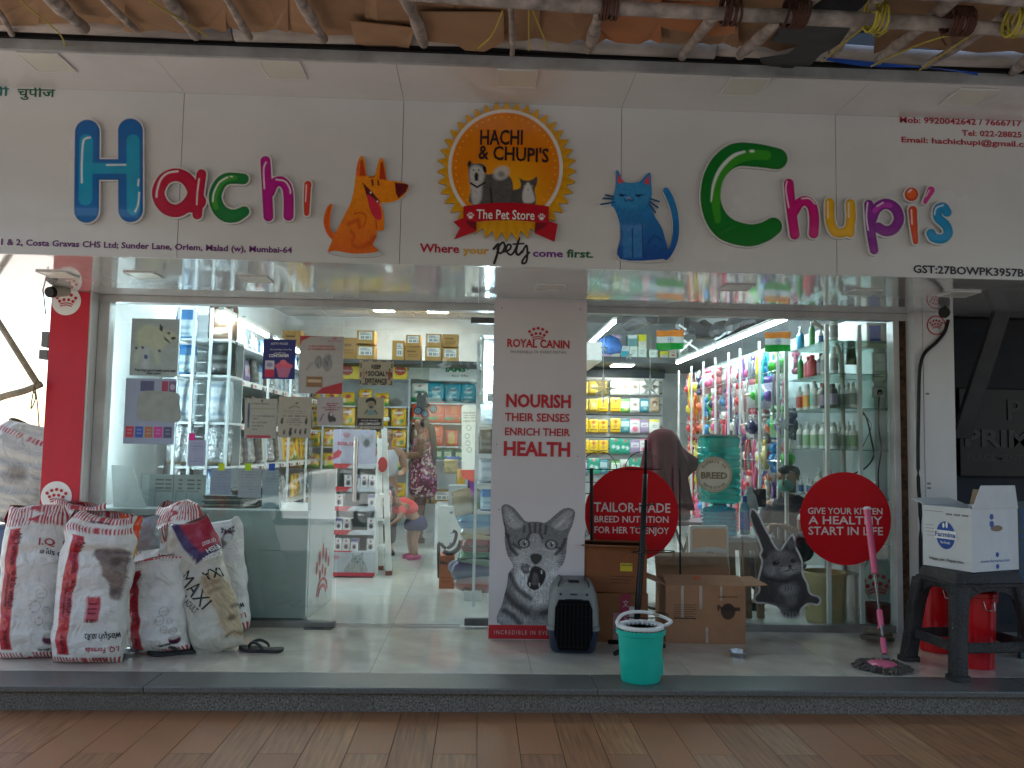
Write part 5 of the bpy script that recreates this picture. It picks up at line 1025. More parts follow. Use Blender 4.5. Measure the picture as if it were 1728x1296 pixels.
for j, (y, ks) in enumerate(rows_):
 for i, kx in enumerate(ks):
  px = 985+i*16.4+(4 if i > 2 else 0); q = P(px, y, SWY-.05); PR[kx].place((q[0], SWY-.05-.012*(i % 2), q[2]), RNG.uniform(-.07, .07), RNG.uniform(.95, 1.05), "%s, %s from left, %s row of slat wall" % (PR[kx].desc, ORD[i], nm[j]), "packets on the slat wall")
# --- left wall unit B (receding) and unit A facing the glass
XF = -2.06; zsB = [2.03, 1.735, 1.355, .985, .55]
unit("left_wall_unit", "long white shelving on the left wall stacked with pale food bags", XL+.02, XF, 1.55, 5.4, zsB, 2.12, [(XF+.012, y) for y in (1.56, 2.5, 3.45, 4.4, 5.39)])
LW_ = ([['blu', 'wht', 'blu', 'wht', 'blu', 'blu', 'wht', 'blu', 'wht', 'blu', 'wht', 'blu', 'wht']], )
for j, ks in enumerate((['sil', 'blu', 'blu', 'wht', 'blu', 'blu', 'wht', 'blu', 'brn2', 'blu', 'wht', 'blu', 'wht', 'blu'], ['brn2', 'blu', 'pur', 'drk', 'blu', 'brn2', 'sil', 'wht', 'blu', 'wht', 'sil', 'wht', 'blu', 'wht'], ['pur', 'wht2', 'drk', 'brn2', 'pur', 'sil', 'wht2', 'drk', 'wht', 'yel', 'yel2', 'wht', 'yel', 'yel'], ['sil', 'sil', 'drk', 'sil', 'drk', 'wht2', 'sil', 'drk', 'wht2', 'yel', 'yel', 'yel2', 'yel', 'yel'], ['drk', 'blu', 'drk', 'sil', 'blu', 'wht', 'drk', 'blu', 'sil', 'wht', 'drk', 'yel', 'yel', 'wht'])):
 z = (zsB[0], zsB[1], zsB[2], zsB[3], zsB[4])[j]
 if j == 0: continue
 row((ks+ks[2:7])[:16], (XF-.12, 1.62), (XF-.12, 5.3), z, PI/2, "%s shelf of left wall unit" % nm[j], "bags in the left wall unit", "from glass", sc=(.9 if j > 1 else .84), jit=.01)
row(['blu', 'blu', 'sil', 'blu', 'wht', 'blu', 'blu', 'wht', 'blu', 'wht', 'blu', 'blu'], (XF-.12, 1.62), (XF-.12, 5.3), 2.03, PI/2, "top shelf of left wall unit", "bags in the left wall unit", "from glass", sc=.7)
for j, z in enumerate(zsB[1:4]):      # price cards along the shelf edges
 for i in range(9): y = 1.62+i*.4; b = MB(); b.box(XF+.0012, XF+.004, y, y+.3, z-.05, z-.004, (.7, .7, .68)); b.box(XF+.0042, XF+.005, y+.02, y+.1, z-.042, z-.02, (.5, .1, .1)); tag(b.build("price_card", M_print, colors=True), "white price card, %s from glass, %s shelf edge of left wall unit" % (ORD[i], nm[j+1]), "price card", "price cards on the left wall unit")
uA0, uA1 = P(296, 700, 1.12)[0], P(384, 700, 1.12)[0]
zsA = [P(340, y, 1.12)[2] for y in (571, 632, 712, 787, 850)]
unit("left_corner_unit", "white corner shelving facing the glass with silver and white bags", uA0, uA1, 1.12, 1.5, zsA, P(340, 520, 1.12)[2], [(uA0, 1.108), (P(321, 700, 1.1)[0], 1.105), (P(350, 700, 1.1)[0], 1.105), (uA1, 1.108)], back=(uA0, uA1, 1.502, 1.515))
for z in np.arange(.2, 2.2, .075):
 pass
b = MB();
xlad = (P(325, 700, 1.1)[0], P(346, 700, 1.1)[0])
SS_ = thing("slotted_standard", "white slotted shelf standard between the two corner shelf bays", "shelf standard", (sum(xlad)/2, 1.1, 0))
for z in np.arange(.55, 2.1, .085): MB().box(xlad[0]+.012, xlad[1]-.012, 1.10, 1.112, z, z+.006).build("rung", M_shelf, SS_)
for zi, kk, xx in ((1, 'drk', 372), (1, 'blu', 310), (0, 'blu', 308), (0, 'brn2', 370), (2, 'wht', 311), (2, 'wht', 370), (3, 'sil', 308), (3, 'sil', 370), (4, 'drk', 306), (4, 'blu', 368)):
 if kk: q = P(xx, 700, 1.25); PR[kk].place((q[0], 1.25, zsA[zi]+.001), 0, (1.08, 1, 1.12 if zi > 1 else .95), "%s, %s shelf of corner unit, %s bay" % (PR[kk].desc, nm[zi], "left" if xx < 330 else "right"), "bags in the corner unit")
# --- left counter behind the glass
CTR = thing("counter", "pale green fronted sales counter behind the left pane", "counter", (-1.8, .5, 0)); zc = P(300, 858, .2)[2]
M_cfront = mat("pale_green_laminate", (.46, .50, .50), .3, var=.04, coat=.3)
cx1 = P(516, 1000, .16)[0]; cx2 = P(533, 900, .2)[0]
MB().box(-2.6, cx1-.40, .16, .18, .02, .47).build("front_panel", M_cfront, CTR); MB().box(cx1-.397, cx1-.002, .16, .18, .02, .47).build("front_panel", M_cfront, CTR); MB().box(-2.6, cx1-.002, .16, .18, .473, zc-.02).build("front_panel", M_cfront, CTR); MB().box(-2.62, cx1, .14, .9, zc-.018, zc).build("counter_top", M_cfront, CTR)
MB().box(-2.6, cx1-.002, .185, .85, .02, zc-.02).build("carcass", M_wall, CTR)
SPN = thing("side_panel", "white standing panel with red paw mark at the end of the counter", "panel", (cx1, .16, 0)); pA = G(518, 1045); pB = G(560, 1011); zp = 1.0
dv = (pB-pA); dv[2] = 0; b = MB(); nrm = np.array([dv[1], -dv[0], 0])/np.linalg.norm(dv)*.02; b.add([pA, pB, pB-nrm, pA-nrm, pA+[0, 0, zp], pB+[0, 0, zp], pB-nrm+[0, 0, zp], pA-nrm+[0, 0, zp]], [(0, 3, 2, 1), (4, 5, 6, 7), (0, 1, 5, 4), (1, 2, 6, 5), (2, 3, 7, 6), (3, 0, 4, 7)]); b.build("panel_board", M_acp, SPN)
b = MB(); u_ = dv/np.linalg.norm(dv)
for px, py, rx, rz_ in ((.14, .36, .018, .06), (.19, .42, .018, .07), (.25, .46, .018, .08), (.31, .42, .018, .07), (.36, .36, .018, .05), (.2, .30, .016, .045), (.25, .33, .016, .05), (.3, .30, .016, .045)):
 c_ = pA+u_*px*1.6+np.array([0, 0, py-.05]); b.add([c_+u_*rx*math.cos(a)*1.5+np.array([0, 0, rz_*math.sin(a)*.8])+nrm/.02*.002 for a in np.linspace(0, 2*PI, 13)[:-1]], [tuple(range(12))])
for r0, r1 in ((.09, .115), (.14, .16)):
 c_ = pA+u_*.40+np.array([0, 0, .06]); ts = np.linspace(.35, PI-.35, 9); b.add([c_+u_*r*math.cos(a)*1.2+np.array([0, 0, r*math.sin(a)])+nrm/.02*.002 for r in (r0, r1) for a in ts], [(i, i+1, 10+i, 9+i) for i in range(8)])
b.build("paw_mark", MR, SPN)
# things on the counter
a0, a1 = P(190, 885, .25), P(246, 885, .25); b = MB(); zq = P(190, 785, .3)[2]; b.add([(a0[0], .25, zc+.001), (a1[0], .25, zc+.001), (P(222, 785, .3)[0], .3, zq), (P(188, 785, .3)[0], .3, zq)]+[(a0[0], .27, zc+.001), (a1[0], .27, zc+.001), (P(222, 785, .3)[0], .32, zq), (P(188, 785, .3)[0], .32, zq)], [(0, 1, 2, 3), (7, 6, 5, 4), (0, 4, 5, 1), (1, 5, 6, 2), (2, 6, 7, 3), (3, 7, 4, 0)]); tag(b.build("slanted_screen_back", M_cfront), "pale slanted board standing on the left end of the counter", "board")
def chart(X, Y):
 a = Art(X, Y, C('8c9c9c')); a.rect(240, 800, 252, 885, 'a8b4b8'); a.rect(291, 802, 292.5, 885, '404c50')
 for x0, x1 in ((262, 276), (278, 288), (300, 306), (314, 326), (330, 336)):
  for y in (808, 815, 822): a.rect(x0, y, x1, y+2.6, '38444c', 1)
 for x0, x1 in ((262, 290), (296, 310), (313, 334)): a.rect(x0, 828, x1, 829.5, '5c6c70'); a.rect(x0, 829, x0+1, 882, '5c6c70')
 return a.c
o = panel_art("printed_chart", 238, 800, 344, 882, 1.2, .34, chart, M_print, None, .01); tag(o, "pale printed chart board with rows of small dark figures on the counter", "chart")
NS = thing("newspaper_stack", "low stack of folded newspapers and files on the counter", "newspapers", (P(400, 860, .4)[0], .4, zc))
for i in range(7): x0 = P(350, 860, .4)[0]+RNG.uniform(-.01, .01); MB().box(x0, x0+.36, .3, .62, zc+.001+i*.012, zc+.0105+i*.012).build("folded_paper", mat("paper_%d" % (i % 3), [(.06, .07, .07), (.25, .25, .2), (.04, .06, .05)][i % 3], .8, var=.3, scale=30), NS)
q = P(460, 850, .3); MB().box(q[0]-.07, q[0]+.05, .28, .34, zc+.001, zc+.10).build("card_holder", mat("pale_blue", (.35, .45, .5), .4)); tag(bpy.data.objects["card_holder"], "pale blue card holder at the right end of the counter", "card holder")
q = P(425, 840, .5)
b = MB(); b.lathe([(.001, 0), (.1, .0), (.12, .03), (.06, .06), (.001, .065)], q[0], .5, zc+.09, 14, sx=1.4); tag(b.build("cable_heap", M_black, smooth=True), "black heap of cables on the newspapers", "cables")
# --- right wall: racks of toys
XT = 2.40; RU = thing("toy_rack", "white upright racks along the right wall hung with toys and leashes", "rack", (XT, 2.9, 0))
for y in (.98, 1.42, 1.95, 2.3, 2.75, 3.2, 3.7, 4.3): MB().box(XT-.009, XT+.009, y-.009, y+.009, 0, 2.14).build("upright", M_white, RU)
for z in (.72, 1.12, 1.5, 1.86): MB().tube([(XT+.03, .98, z), (XT+.03, 4.3, z)], .005, 6).build("rail", M_steel, RU)
for y in (.99, 2.76): MB().box(XT+.02, XR-.02, y, y+.012, .3, 2.1).build("mesh_panel", glassmat("clear_divider", haze=.1), RU)
MB().box(XR-.035, XR-.018, .98, 4.4, .2, 2.1).build("back_panel", M_shelf, RU)
tk_ = [k for k in PR if k.split('_')[0] in ('bone', 'ball', 'plush', 'pack', 'leash')]+['rope', 'tennis', 'cage']
segs = [(.99, 1.42, "the rack nearest the glass"), (1.42, 1.95, "the second toy rack"), (1.95, 2.75, "the third toy rack"), (2.75, 3.7, "the fourth toy rack"), (3.7, 4.3, "the farthest toy rack")]
zr_ = [2.08, 1.84, 1.58, 1.30, 1.02, .74]
warm = [k for k in tk_ if any(c in k for c in ('orange', 'yellow', 'red'))]; pinks = [k for k in tk_ if any(c in k for c in ('pink', 'purple', 'white', 'red'))]
for si, (y0, y1, sn) in enumerate(segs):
 for ri, z in enumerate(zr_):
  pool = list({0: tk_, 1: tk_, 2: pinks, 3: tk_, 4: warm}[si]); RNG.shuffle(pool); n = int((y1-y0)/.085); chosen = []
  for i in range(n):
   kx = pool[i % len(pool)]
   y = y0+(i+.5)*(y1-y0)/n; lay = RNG.uniform(0, .14)
   lab = "%s, %s row of %s" % (PR[kx].desc, ["top", "second", "third", "fourth", "fifth", "lowest"][ri], sn)
   if kx in chosen: lab += ", the further one"
   chosen.append(kx); PR[kx].place((XT+.05+lay, y, z), -PI/2+RNG.uniform(-.5, .5), RNG.uniform(1.15, 1.5), lab, "toys on the right wall racks")
# --- right wall: glass shelves of bottles near the window
XB = 2.44; zB_ = [P(1345, y, .8)[2] for y in (592, 642, 694, 757, 832, 900)]
GU = thing("glass_shelves", "glass shelves of bottles on white uprights at the right wall by the window", "shelving", (XB, .45, 0)); M_gsh = glassmat("green_glass_shelf", (.7, .85, .8), haze=.25)
for z in zB_: MB().box(XB, XR-.01, .12, .86, z-.008, z).build("shelf", M_gsh, GU)
for x, y in ((XB-.012, .875), (XB+.3, .875), (XB-.012, .10), (XB+.22, .10)): MB().box(x-.013, x+.013, y-.013, y+.013, 0, 2.1).build("upright", M_white, GU)
rB = [['o7', None, 'o9', 'o10', None, 'o4'], ['o9', 'o8', 'o8', 'o5', 'o4', 'o4'], ['o1', 'o2', 'o2', 'o3', 'o4', 'o11', 'o5', 'o5', 'o5'], ['o4', 'o6', 'o6', 'o6', 'o6', 'o4', 'o6', 'o4', 'o4'], ['o10', 'o10', 'o10', 'o6', 'o10', 'o4', 'o5'], ['o11', 'o1', 'o4', 'o6', 'o2', 'o5']]
for j, ks in enumerate(rB):
 n = len(ks)
 for i, kx in enumerate(ks):
  if kx: PR[kx].place((XB+.055+.02*(i % 2), .80-(i+.5)*.68/n*1.0, zB_[j]+.001), -PI/2+.3, 1.0, "%s, %s from toy rack, %s glass shelf" % (PR[kx].desc, ORD[i], ["top", "second", "third", "fourth", "fifth", "lowest"][j]), "bottles on the glass shelves")
  if kx and j in (2, 3): PR['o4' if kx != 'o4' else 'o6'].place((XB+.19, .78-(i+.5)*.68/n, zB_[j]+.001), -PI/2, .95, "bottle in the back row behind the %s bottle of the %s glass shelf" % (ORD[i], nm[j]), "bottles on the glass shelves")
# conduit, switches, meter
b = MB(); b.tube(cm([tuple(P(*q, .35)) for q in ((1372, 542), (1395, 560), (1412, 580), (1420, 620), (1422, 700), (1424, 800), (1428, 870))], 4, False), .016, 8); tag(b.build("conduit", mat("cream_pipe", (.5, .47, .38), .5, var=.1), smooth=True), "bent cream pipe running down in front of the bottle shelves", "pipe")
MT = thing("meter_box", "white wall box with blue screen by the right window jamb", "meter", tuple(P(1480, 560, .25)))
A_ = P(1463, 546, .2); B_ = P(1497, 586, .2); MB().box(A_[0], B_[0]+.1, .2, .3, B_[2], A_[2]+.01).build("box", mat("cream_box", (.55, .54, .46), .4), MT, bevel=.012); A_ = P(1466, 549, .198); B_ = P(1486, 577, .198); MB().box(A_[0], B_[0], .192, .1985, B_[2], A_[2]).build("screen", mat("blue_screen", (.02, .08, .45), .1, coat=1), MT, bevel=.003)
WP = struct(MB().box(P(1470, 700, .3)[0]+.03, XR-.003, .31, .33, 0, 2.1).build("side_panel_wall", M_wall))
def plate(px0, py0, px1, py1, Y, lab, n):
 A = P(px0, py0, Y); B = P(px1, py1, Y); t = thing("switch_plate", lab, "switch plate", tuple(A)); MB().box(A[0], B[0], Y, Y+.02, B[2], A[2]).build("plate", mat("cream_plate", (.6, .58, .5), .35), t, bevel=.004); h = (A[2]-B[2]-.01*(n+1))/n
 for i in range(n): z = A[2]-.01-(i+1)*h-.01*i; MB().box(A[0]+.012, B[0]-.012, Y-.006, Y-.0005, z, z+h).build("switch", M_white, t, bevel=.003)
plate(1472, 594, 1496, 645, .28, "tall cream plate of three rocker switches by the right jamb", 3); plate(1472, 652, 1496, 672, .28, "small cream socket plate with black plug under the switches", 1)
b = MB(); b.tube(cm([tuple(P(*q, .25)) for q in ((1485, 662), (1483, 680), (1483, 720), (1487, 760), (1482, 800), (1485, 860), (1488, 900))], 4, False), .005, 6); e = P(1485, 662, .25); b.lathe([(.016, -.02), (.02, 0), (.012, .02)], e[0], e[1], e[2], 10); tag(b.build("plug_cable", M_black, smooth=True), "black plug and lead hanging from the small socket plate", "cable")
b = MB(); b.tube(cm([tuple(P(*q, .27)) for q in ((1450, 690), (1462, 705), (1470, 740), (1474, 770), (1460, 790), (1440, 800), (1420, 815))], 4, False), .006, 6); b.tube(cm([tuple(P(*q, .27)) for q in ((1445, 690), (1470, 715), (1460, 745), (1448, 770))], 4, False), .003, 5); tag(b.build("loose_cable", M_black, smooth=True), "loose black cables looping beside the bottle shelves", "cable")
b = MB(); A_ = P(1428, 615, .5); b.add([A_, A_+[.085, 0, 0], A_+[.085, .05, .19], A_+[.04, .05, .19]]+[A_+[0, .02, 0], A_+[.085, .02, 0], A_+[.085, .07, .19], A_+[.04, .07, .19]], [(0, 1, 2, 3), (7, 6, 5, 4), (0, 4, 5, 1), (1, 5, 6, 2), (2, 6, 7, 3), (3, 7, 4, 0)]); tag(b.build("tablet", M_black), "tilted black tablet on the second glass shelf by the jamb", "tablet")
# ================================================================== PRINTS ON THE GLASS
GY = -.006
def sticker(cx, cy, r, lab, lines, col=np.array([.55, .003, .008])):
 q = P(cx, cy, GY); t = thing("round_sticker", lab, "sticker", tuple(q)); rr = r*mpp(GY); n = 72
 b = MB(); b.add([(q[0]+rr*math.cos(a), GY-.001, q[2]+rr*math.sin(a)) for a in np.linspace(0, 2*PI, n+1)[:-1]]+[(q[0]+rr*math.cos(a), GY+.003, q[2]+rr*math.sin(a)) for a in np.linspace(0, 2*PI, n+1)[:-1]], [tuple(range(n)), tuple(range(2*n-1, n-1, -1))]+[(i, i+n, (i+1) % n+n, (i+1) % n) for i in range(n)])
 b.build("disc", mat("sticker_red", col, .5, var=.03, spec=.2), t)
 for s, pl, pr, h in lines: lpx(s, pl, pr, h, GY-.001, mat("ink_sticker_white", (.72, .6, .58), .5), t, bold=.015)
 return t
sticker(1066, 867, 79.5, "red round sticker reading tailor-made breed nutrition behind the black wire stand", [("TAILOR-MADE", (1002, 863), (1131, 865), 16), ("BREED NUTRITION", (1003, 881), (1128, 882), 11), ("FOR HER TO ENJOY", (1003, 899), (1129, 901), 11)])
sticker(1427, 875, 78.5, "red round sticker reading give your kitten a healthy start behind the mop handle", [("GIVE YOUR KITTEN", (1363, 867), (1489, 868), 11), ("A HEALTHY", (1364, 884), (1489, 885), 14), ("START IN LIFE", (1364, 902), (1490, 903), 14)])
BSx, BSy = 1205, 801
def breed(X, Y):
 a = Art(X, Y, (.58, .54, .42)); r = np.hypot(X-BSx, Y-BSy); a.fill(np.abs(r-27.5)-.5, (.16, .12, .06), .8); a.fill(np.abs(r-30)-.7, (.3, .24, .12), .8); return a.c
t = thing("round_sticker", "cream round sticker reading BREED over the teal water tank", "sticker", tuple(P(BSx, BSy, GY)))
cutout("disc", lambda X, Y: np.hypot(X-BSx, Y-BSy)-30.5, breed, (1170, 766, 1240, 836), .8, GY-.001, .003, M_print, t)
MG = mat("ink_gold_brown", (.20, .155, .08), .5)
lpx("BREED", (1183, 807), (1227, 808), 11, GY-.002, MG, t, bold=.03)
def arctext(s, cx, cy, r, a0, a1, h, Y, m, parent, inside=False):
 k = mpp(Y); n = len(s)
 for i, ch in enumerate(s):
  if ch == ' ': continue
  a = a0+(a1-a0)*(i+.5)/n; O = P(cx, cy, Y);
  if inside: c_ = O+np.array([math.cos(a)*r*k, 0, math.sin(a)*r*k]); up = -np.array([math.cos(a), 0, math.sin(a)]); rt = np.array([-math.sin(a), 0, math.cos(a)])
  else: c_ = O+np.array([math.cos(a)*r*k, 0, math.sin(a)*r*k]); up = np.array([math.cos(a), 0, math.sin(a)]); rt = np.array([math.sin(a), 0, -math.cos(a)])
  w_ = h*k*(.3 if ch in 'I' else .75); letters(ch, c_-rt*w_/2, c_+rt*w_/2, h*k, m, parent, bold=.02, up=up, name="letter")
arctext("EXPERTS IN", BSx, BSy, 20.5, R(150), R(30), 5, GY-.002, MG, t); arctext("NUTRITION", BSx, BSy, 25, R(218), R(322), 5, GY-.002, MG, t, True)
# kitten cut-out sticker
KO = cm([(1285, 948), (1281, 936), (1284, 927), (1277, 908), (1268, 885), (1264, 868), (1268, 858), (1276, 861), (1284, 873), (1292, 890), (1302, 908), (1309, 921), (1316, 927), (1322, 919), (1330, 908), (1336, 901), (1341, 905), (1343, 920), (1350, 934), (1355, 948), (1356, 968), (1364, 985), (1368, 1000), (1382, 1006), (1386, 1014), (1380, 1022), (1366, 1020), (1354, 1028), (1350, 1040), (1338, 1044), (1322, 1040), (1314, 1026), (1300, 1020), (1276, 1018), (1272, 1008), (1280, 996), (1278, 980), (1282, 962)], 5)
def kit_p(X, Y):
 a = Art(X, Y, (.62, .62, .6)); inn = sd_poly(X, Y, KO)+3.2; f = fur(X, Y, np.where(X < 1300, 1.0, 1.4+.5*np.sin(X*.06)), 1.5, 11)
 dk = ((.014+.06*f)[..., None]*np.array([1, .97, .97])); a.fill(inn+1.5*(f-.5), dk, 1.2)
 B = lambda cx, cy, rx, ry, v, rot=0, al=.75, so=7: a.fill(sd_ell(X, Y, cx, cy, rx, ry, rot), ((v*.6+v*1.7*f)[..., None]*np.ones(3)), so, al)
 B(1278, 888, 6, 24, .022, -.45); B(1318, 1000, 24, 30, .06); B(1300, 1000, 9, 22, .03, .1); B(1316, 978, 26, 5, .012, .1, .9, 4); B(1317, 952, 29, 25, .11); B(1300, 963, 10, 9, .17); B(1344, 958, 9, 9, .17); B(1330, 963, 12, 7, .24, 0, .8, 5); B(1318, 935, 10, 5, .15)
 B(1290, 937, 5, 6, .02, .3, .9, 3); B(1334, 918, 6, 9, .10, -.1, .8, 4); B(1341, 918, 2, 8, .02, -.2, .8, 2)
 B(1337, 1003, 13, 20, .13, .1); B(1328, 995, 13, 9, .19, 0, .8, 5); B(1317, 1030, 13, 9, .12); B(1370, 1012, 11, 6, .05); B(1284, 1010, 10, 5, .04); B(1336, 1038, 12, 5, .16); B(1352, 1008, 8, 12, .03)
 a.ell(1309, 950, 6, 4, (.006,)*3, -.15, 1.5); a.ell(1339, 946, 5, 3.8, (.006,)*3, -.1, 1.5); a.ell(1311, 948.5, .9, .8, (.3, .3, .3)); a.ell(1340, 945, .9, .8, (.3, .3, .3)); a.ell(1333, 956, 2.8, 2, (.012, .01, .01), 0, 1.2); a.line([(1333, 958), (1330, 963), (1322, 964)], .8, (.01, .01, .01)); a.line([(1333, 958), (1338, 962), (1344, 961)], .8, (.01, .01, .01))
 for i in range(4): a.line([(1338, 957+i*1.5), (1354, 951+i*4)], .3, (.5, .5, .5), .8, .6); a.line([(1326, 958+i*1.5), (1304, 958+i*4)], .3, (.5, .5, .5), .8, .5); a.line([(1324+i*6, 1034), (1323+i*6, 1041)], .6, (.01, .01, .01), 1)
 for i in range(3): a.line([(1326+i*5, 989), (1325+i*5, 996)], .6, (.01, .01, .01), 1)
 return a.c
KT = thing("kitten_sticker", "die-cut sticker of a grey kitten with raised tail low on the right pane", "sticker", tuple(P(1325, 1040, GY)))
cutout("kitten_print", lambda X, Y: sd_poly(X, Y, KO), kit_p, (1256, 850, 1396, 1052), .9, GY-.001, .002, M_print, KT)
# posters: painted at their place, with words as lettering
PG = .004
def poster(lab, x0, y0, x1, y1, fn, cat="poster", st=1.1, m=None, Y=None):
 Y = Y if Y is not None else GY; q = P((x0+x1)/2, y1, Y); t = thing("poster", lab, cat, tuple(q)); panel_art("sheet", x0, y0, x1, y1, st, Y, fn, m or M_print, t, .0016); return t
def f1(X, Y):
 a = Art(X, Y, C('a0b0b0')); a.poly([(232, 560), (245, 548), (268, 552), (280, 556), (293, 562), (296, 570), (283, 578), (272, 590), (258, 592), (240, 588), (232, 578)], 'b8c4ac', 6, .9, 4)
 a.line([(238, 590), (232, 610)], 5, 'b0c0b8', 4); a.line([(262, 590), (268, 612)], 4, 'b0bcb0', 4); a.line([(246, 590), (248, 620)], 6, 'b0c0c4', 5)
 a.poly([(268, 545), (273, 552), (272, 559), (267, 556)], '303840', 1.2); a.poly([(278, 561), (285, 559), (284, 564)], '303840', 1.2); a.poly([(275, 567), (283, 574), (286, 580), (282, 577), (276, 572)], '3c3840', 1.5); a.ell(290, 570, 4, 2.5, '2c3440', -.2)
 for x, y in ((232, 588), (242, 587), (269, 592), (247, 602)): a.ell(x, y, 2.5, 2.2, '44546c', .6)
 a.ell(248, 603, 3, 4, '4c5c84'); a.mul(.92+.12*vnoise(X*.3, Y*.3, 2)); return a.c
t = poster("grey poster of a leaping white dog high on the left pane", 223, 537, 299, 635, f1)
lpx("Your dog's good health starts with", (227, 626), (296, 628), 4.5, GY-.001, T_black, t, bold=.02); lpx("clean paws.", (247, 631.5), (272, 632), 4.5, GY-.001, T_black, t, bold=.02)
def f2(X, Y):
 a = Art(X, Y, C('98a4bc')); a.rect(236, 642, 258, 660, '54587c'); a.rect(270, 642, 280, 662, 'a03c58'); a.rect(281, 642, 292, 664, '6c5c7c'); a.ell(287, 652, 4, 5, 'b8b0c4')
 for i, c_ in enumerate(('c03444', '2c5cb4', 'b07044', 'c83c98', '4c5474')): a.rect(216+i*15, 720, 229+i*15, 739, c_); a.rect(219+i*15, 725, 226+i*15, 727, 'b0a8b8', 1, .6); a.rect(219+i*15, 731, 226+i*15, 733, 'b0a8b8', 1, .6)
 return a.c
poster("poster with five coloured squares along its foot under the dog poster", 213, 638, 293, 750, f2)
RS = C('98a09c')
t = thing("rounded_card", "plain grey card with rounded top pressed to the left pane", "card", tuple(P(267, 712, GY-PG)))
cutout("card", lambda X, Y: sd_poly(X, Y, cm([(238, 662), (270, 660), (300, 664), (303, 680), (303, 711), (270, 711), (236, 708), (231, 690)], 5)), lambda X, Y: np.broadcast_to(RS, X.shape+(3,))*(.9+.15*vnoise(X*.1, Y*.1, 3))[..., None], (226, 655, 308, 716), 1.2, GY-PG, .002, M_print, t)
def f3(X, Y):
 a = Art(X, Y, C('242c74')); a.rect(449, 609, 464, 637, 'c8c4cc'); a.rect(449, 624, 464, 637, 'd02850'); a.ell(456, 616, 5, 4, '8c90b0')
 a.poly([(467, 620), (491, 620), (486, 637), (471, 637)], 'c07090', 1); a.poly([(465, 616), (478, 608), (493, 616), (493, 620), (465, 620)], 'e06078', 1); a.ell(478, 611, 5, 4, 'e87080'); return a.c
t = poster("dark blue poster with pink container picture on the left pane", 445, 572, 497, 640, f3)
lpx("KITTY FOOD", (458, 582), (486, 582), 4, GY-.001, T_white, t); lpx("On any Kitty Yums Buy", (456, 591), (493, 591), 2.6, GY-.001, T_white, t); lpx("and GET this", (462, 597), (482, 597), 2.8, GY-.001, T_white, t); lpx("CONTAINER", (454, 602.5), (488, 602.5), 5, GY-.001, T_white, t, bold=.03)
def f4(X, Y):
 a = Art(X, Y, C('b0aca8')); a.fill(sd_ell(X, Y, 507, 567, 44, 15)*1, 'a83038', 1); a.poly([(507, 585), (510, 575), (523, 568), (548, 566), (577, 567), (577, 600), (507, 600)], 'b0aca8', 1); a.poly([(532, 666), (545, 655), (560, 650), (577, 645), (577, 666)], 'b03038', 1, 1)
 f = fur(X, Y, 1.3, 1.3, 5); dk = (.08+.35*f)[..., None]*np.ones(3)
 for e in ((538, 611, 6.5, 11), (552, 613, 8, 14), (553, 602, 5, 5)): a.fill(sd_ell(X, Y, *e), dk, 2)
 a.line([(518, 625), (528, 612)], 1, '706c6c', 2, .6); a.rect(519, 636, 545, 654, '8c6848', 1); a.rect(521, 641, 543, 646, 'c8b090', 1); return a.c
t = poster("large white and red poster of two dogs on the left pane", 506.5, 566.5, 577.5, 665, f4)
lpx("ROYAL CANIN", (554, 577), (575, 577), 2.6, GY-.001, MR, t); lpx("ALL NEW TAILORED HEART FOOD", (520, 585.5), (565, 586), 2.8, GY-.001, MR, t, bold=.02); lpx("FOR YOUR BREED'S UNIQUE NEEDS", (519, 590.5), (567, 591), 2.8, GY-.001, MR, t, bold=.02); crown(565, 571.5, 4, GY-.001, MR, t)
def f5(X, Y):
 a = Art(X, Y, C('b0a890')); D_ = np.abs(Y-629)-19.5
 for s in (0, 1):
  e = np.maximum(np.abs(np.abs(X-635)-25.5)-.7, np.abs(Y-629)-20); a.fill(np.where(np.sin(Y*.42) > -.2, e, 9), (.02, .02, .02), .8); e = np.maximum(np.abs(np.abs(Y-629)-20)-.7, np.abs(X-635)-26); a.fill(np.where(np.sin(X*.42) > -.2, e, 9), (.02, .02, .02), .8)
 for x, c_ in ((614.5, 'b08878'), (657, '8c3c2c')): a.ell(x, 623.5, 1.9, 2.1, c_); a.rect(x-3, 626.5, x+3, 634, c_, 1); a.rect(x-2, 634, x+2, 641, c_, 1)
 a.poly([(617, 629), (620, 625), (620, 633)], (.02, .02, .02), .6); a.poly([(654, 629), (651, 625), (651, 633)], (.02, .02, .02), .6); return a.c
t = poster("cream notice reading keep social distance on the glass door", 607, 608, 663, 650.5, f5, "notice", 1.0, Y=-.003)
lpx("KEEP", (627, 622), (643, 622.5), 7, -.004, T_black, t, bold=.03); lpx("SOCIAL", (621, 634), (650, 634.5), 8, -.004, T_black, t, bold=.03); lpx("DISTANCE", (616, 646), (653, 647), 8, -.004, T_black, t, bold=.03)
def smallprint(bg, lines, extra=None):
 def fn(X, Y):
  a = Art(X, Y, C(bg))
  for (x0, x1, y, w_, c_) in lines:
   k = (vnoise(X*1.1, Y*0+y, 3) > .28); a.fill(np.where(k, np.maximum(np.maximum(x0-X, X-x1), np.abs(Y-y)-w_), 5), c_, .8, .85)
  if extra: extra(a)
  return a.c
 return fn
def cert(a): a.rect(419, 680, 422, 722, '306484'); a.ell(420.5, 700, 1.6, 16, '1c4c70'); a.rect(418, 735, 457, 740, 'b04050'); a.rect(415, 689, 465, 690, '80806c'); a.ell(441, 676, 1.6, 2.4, '28484c')
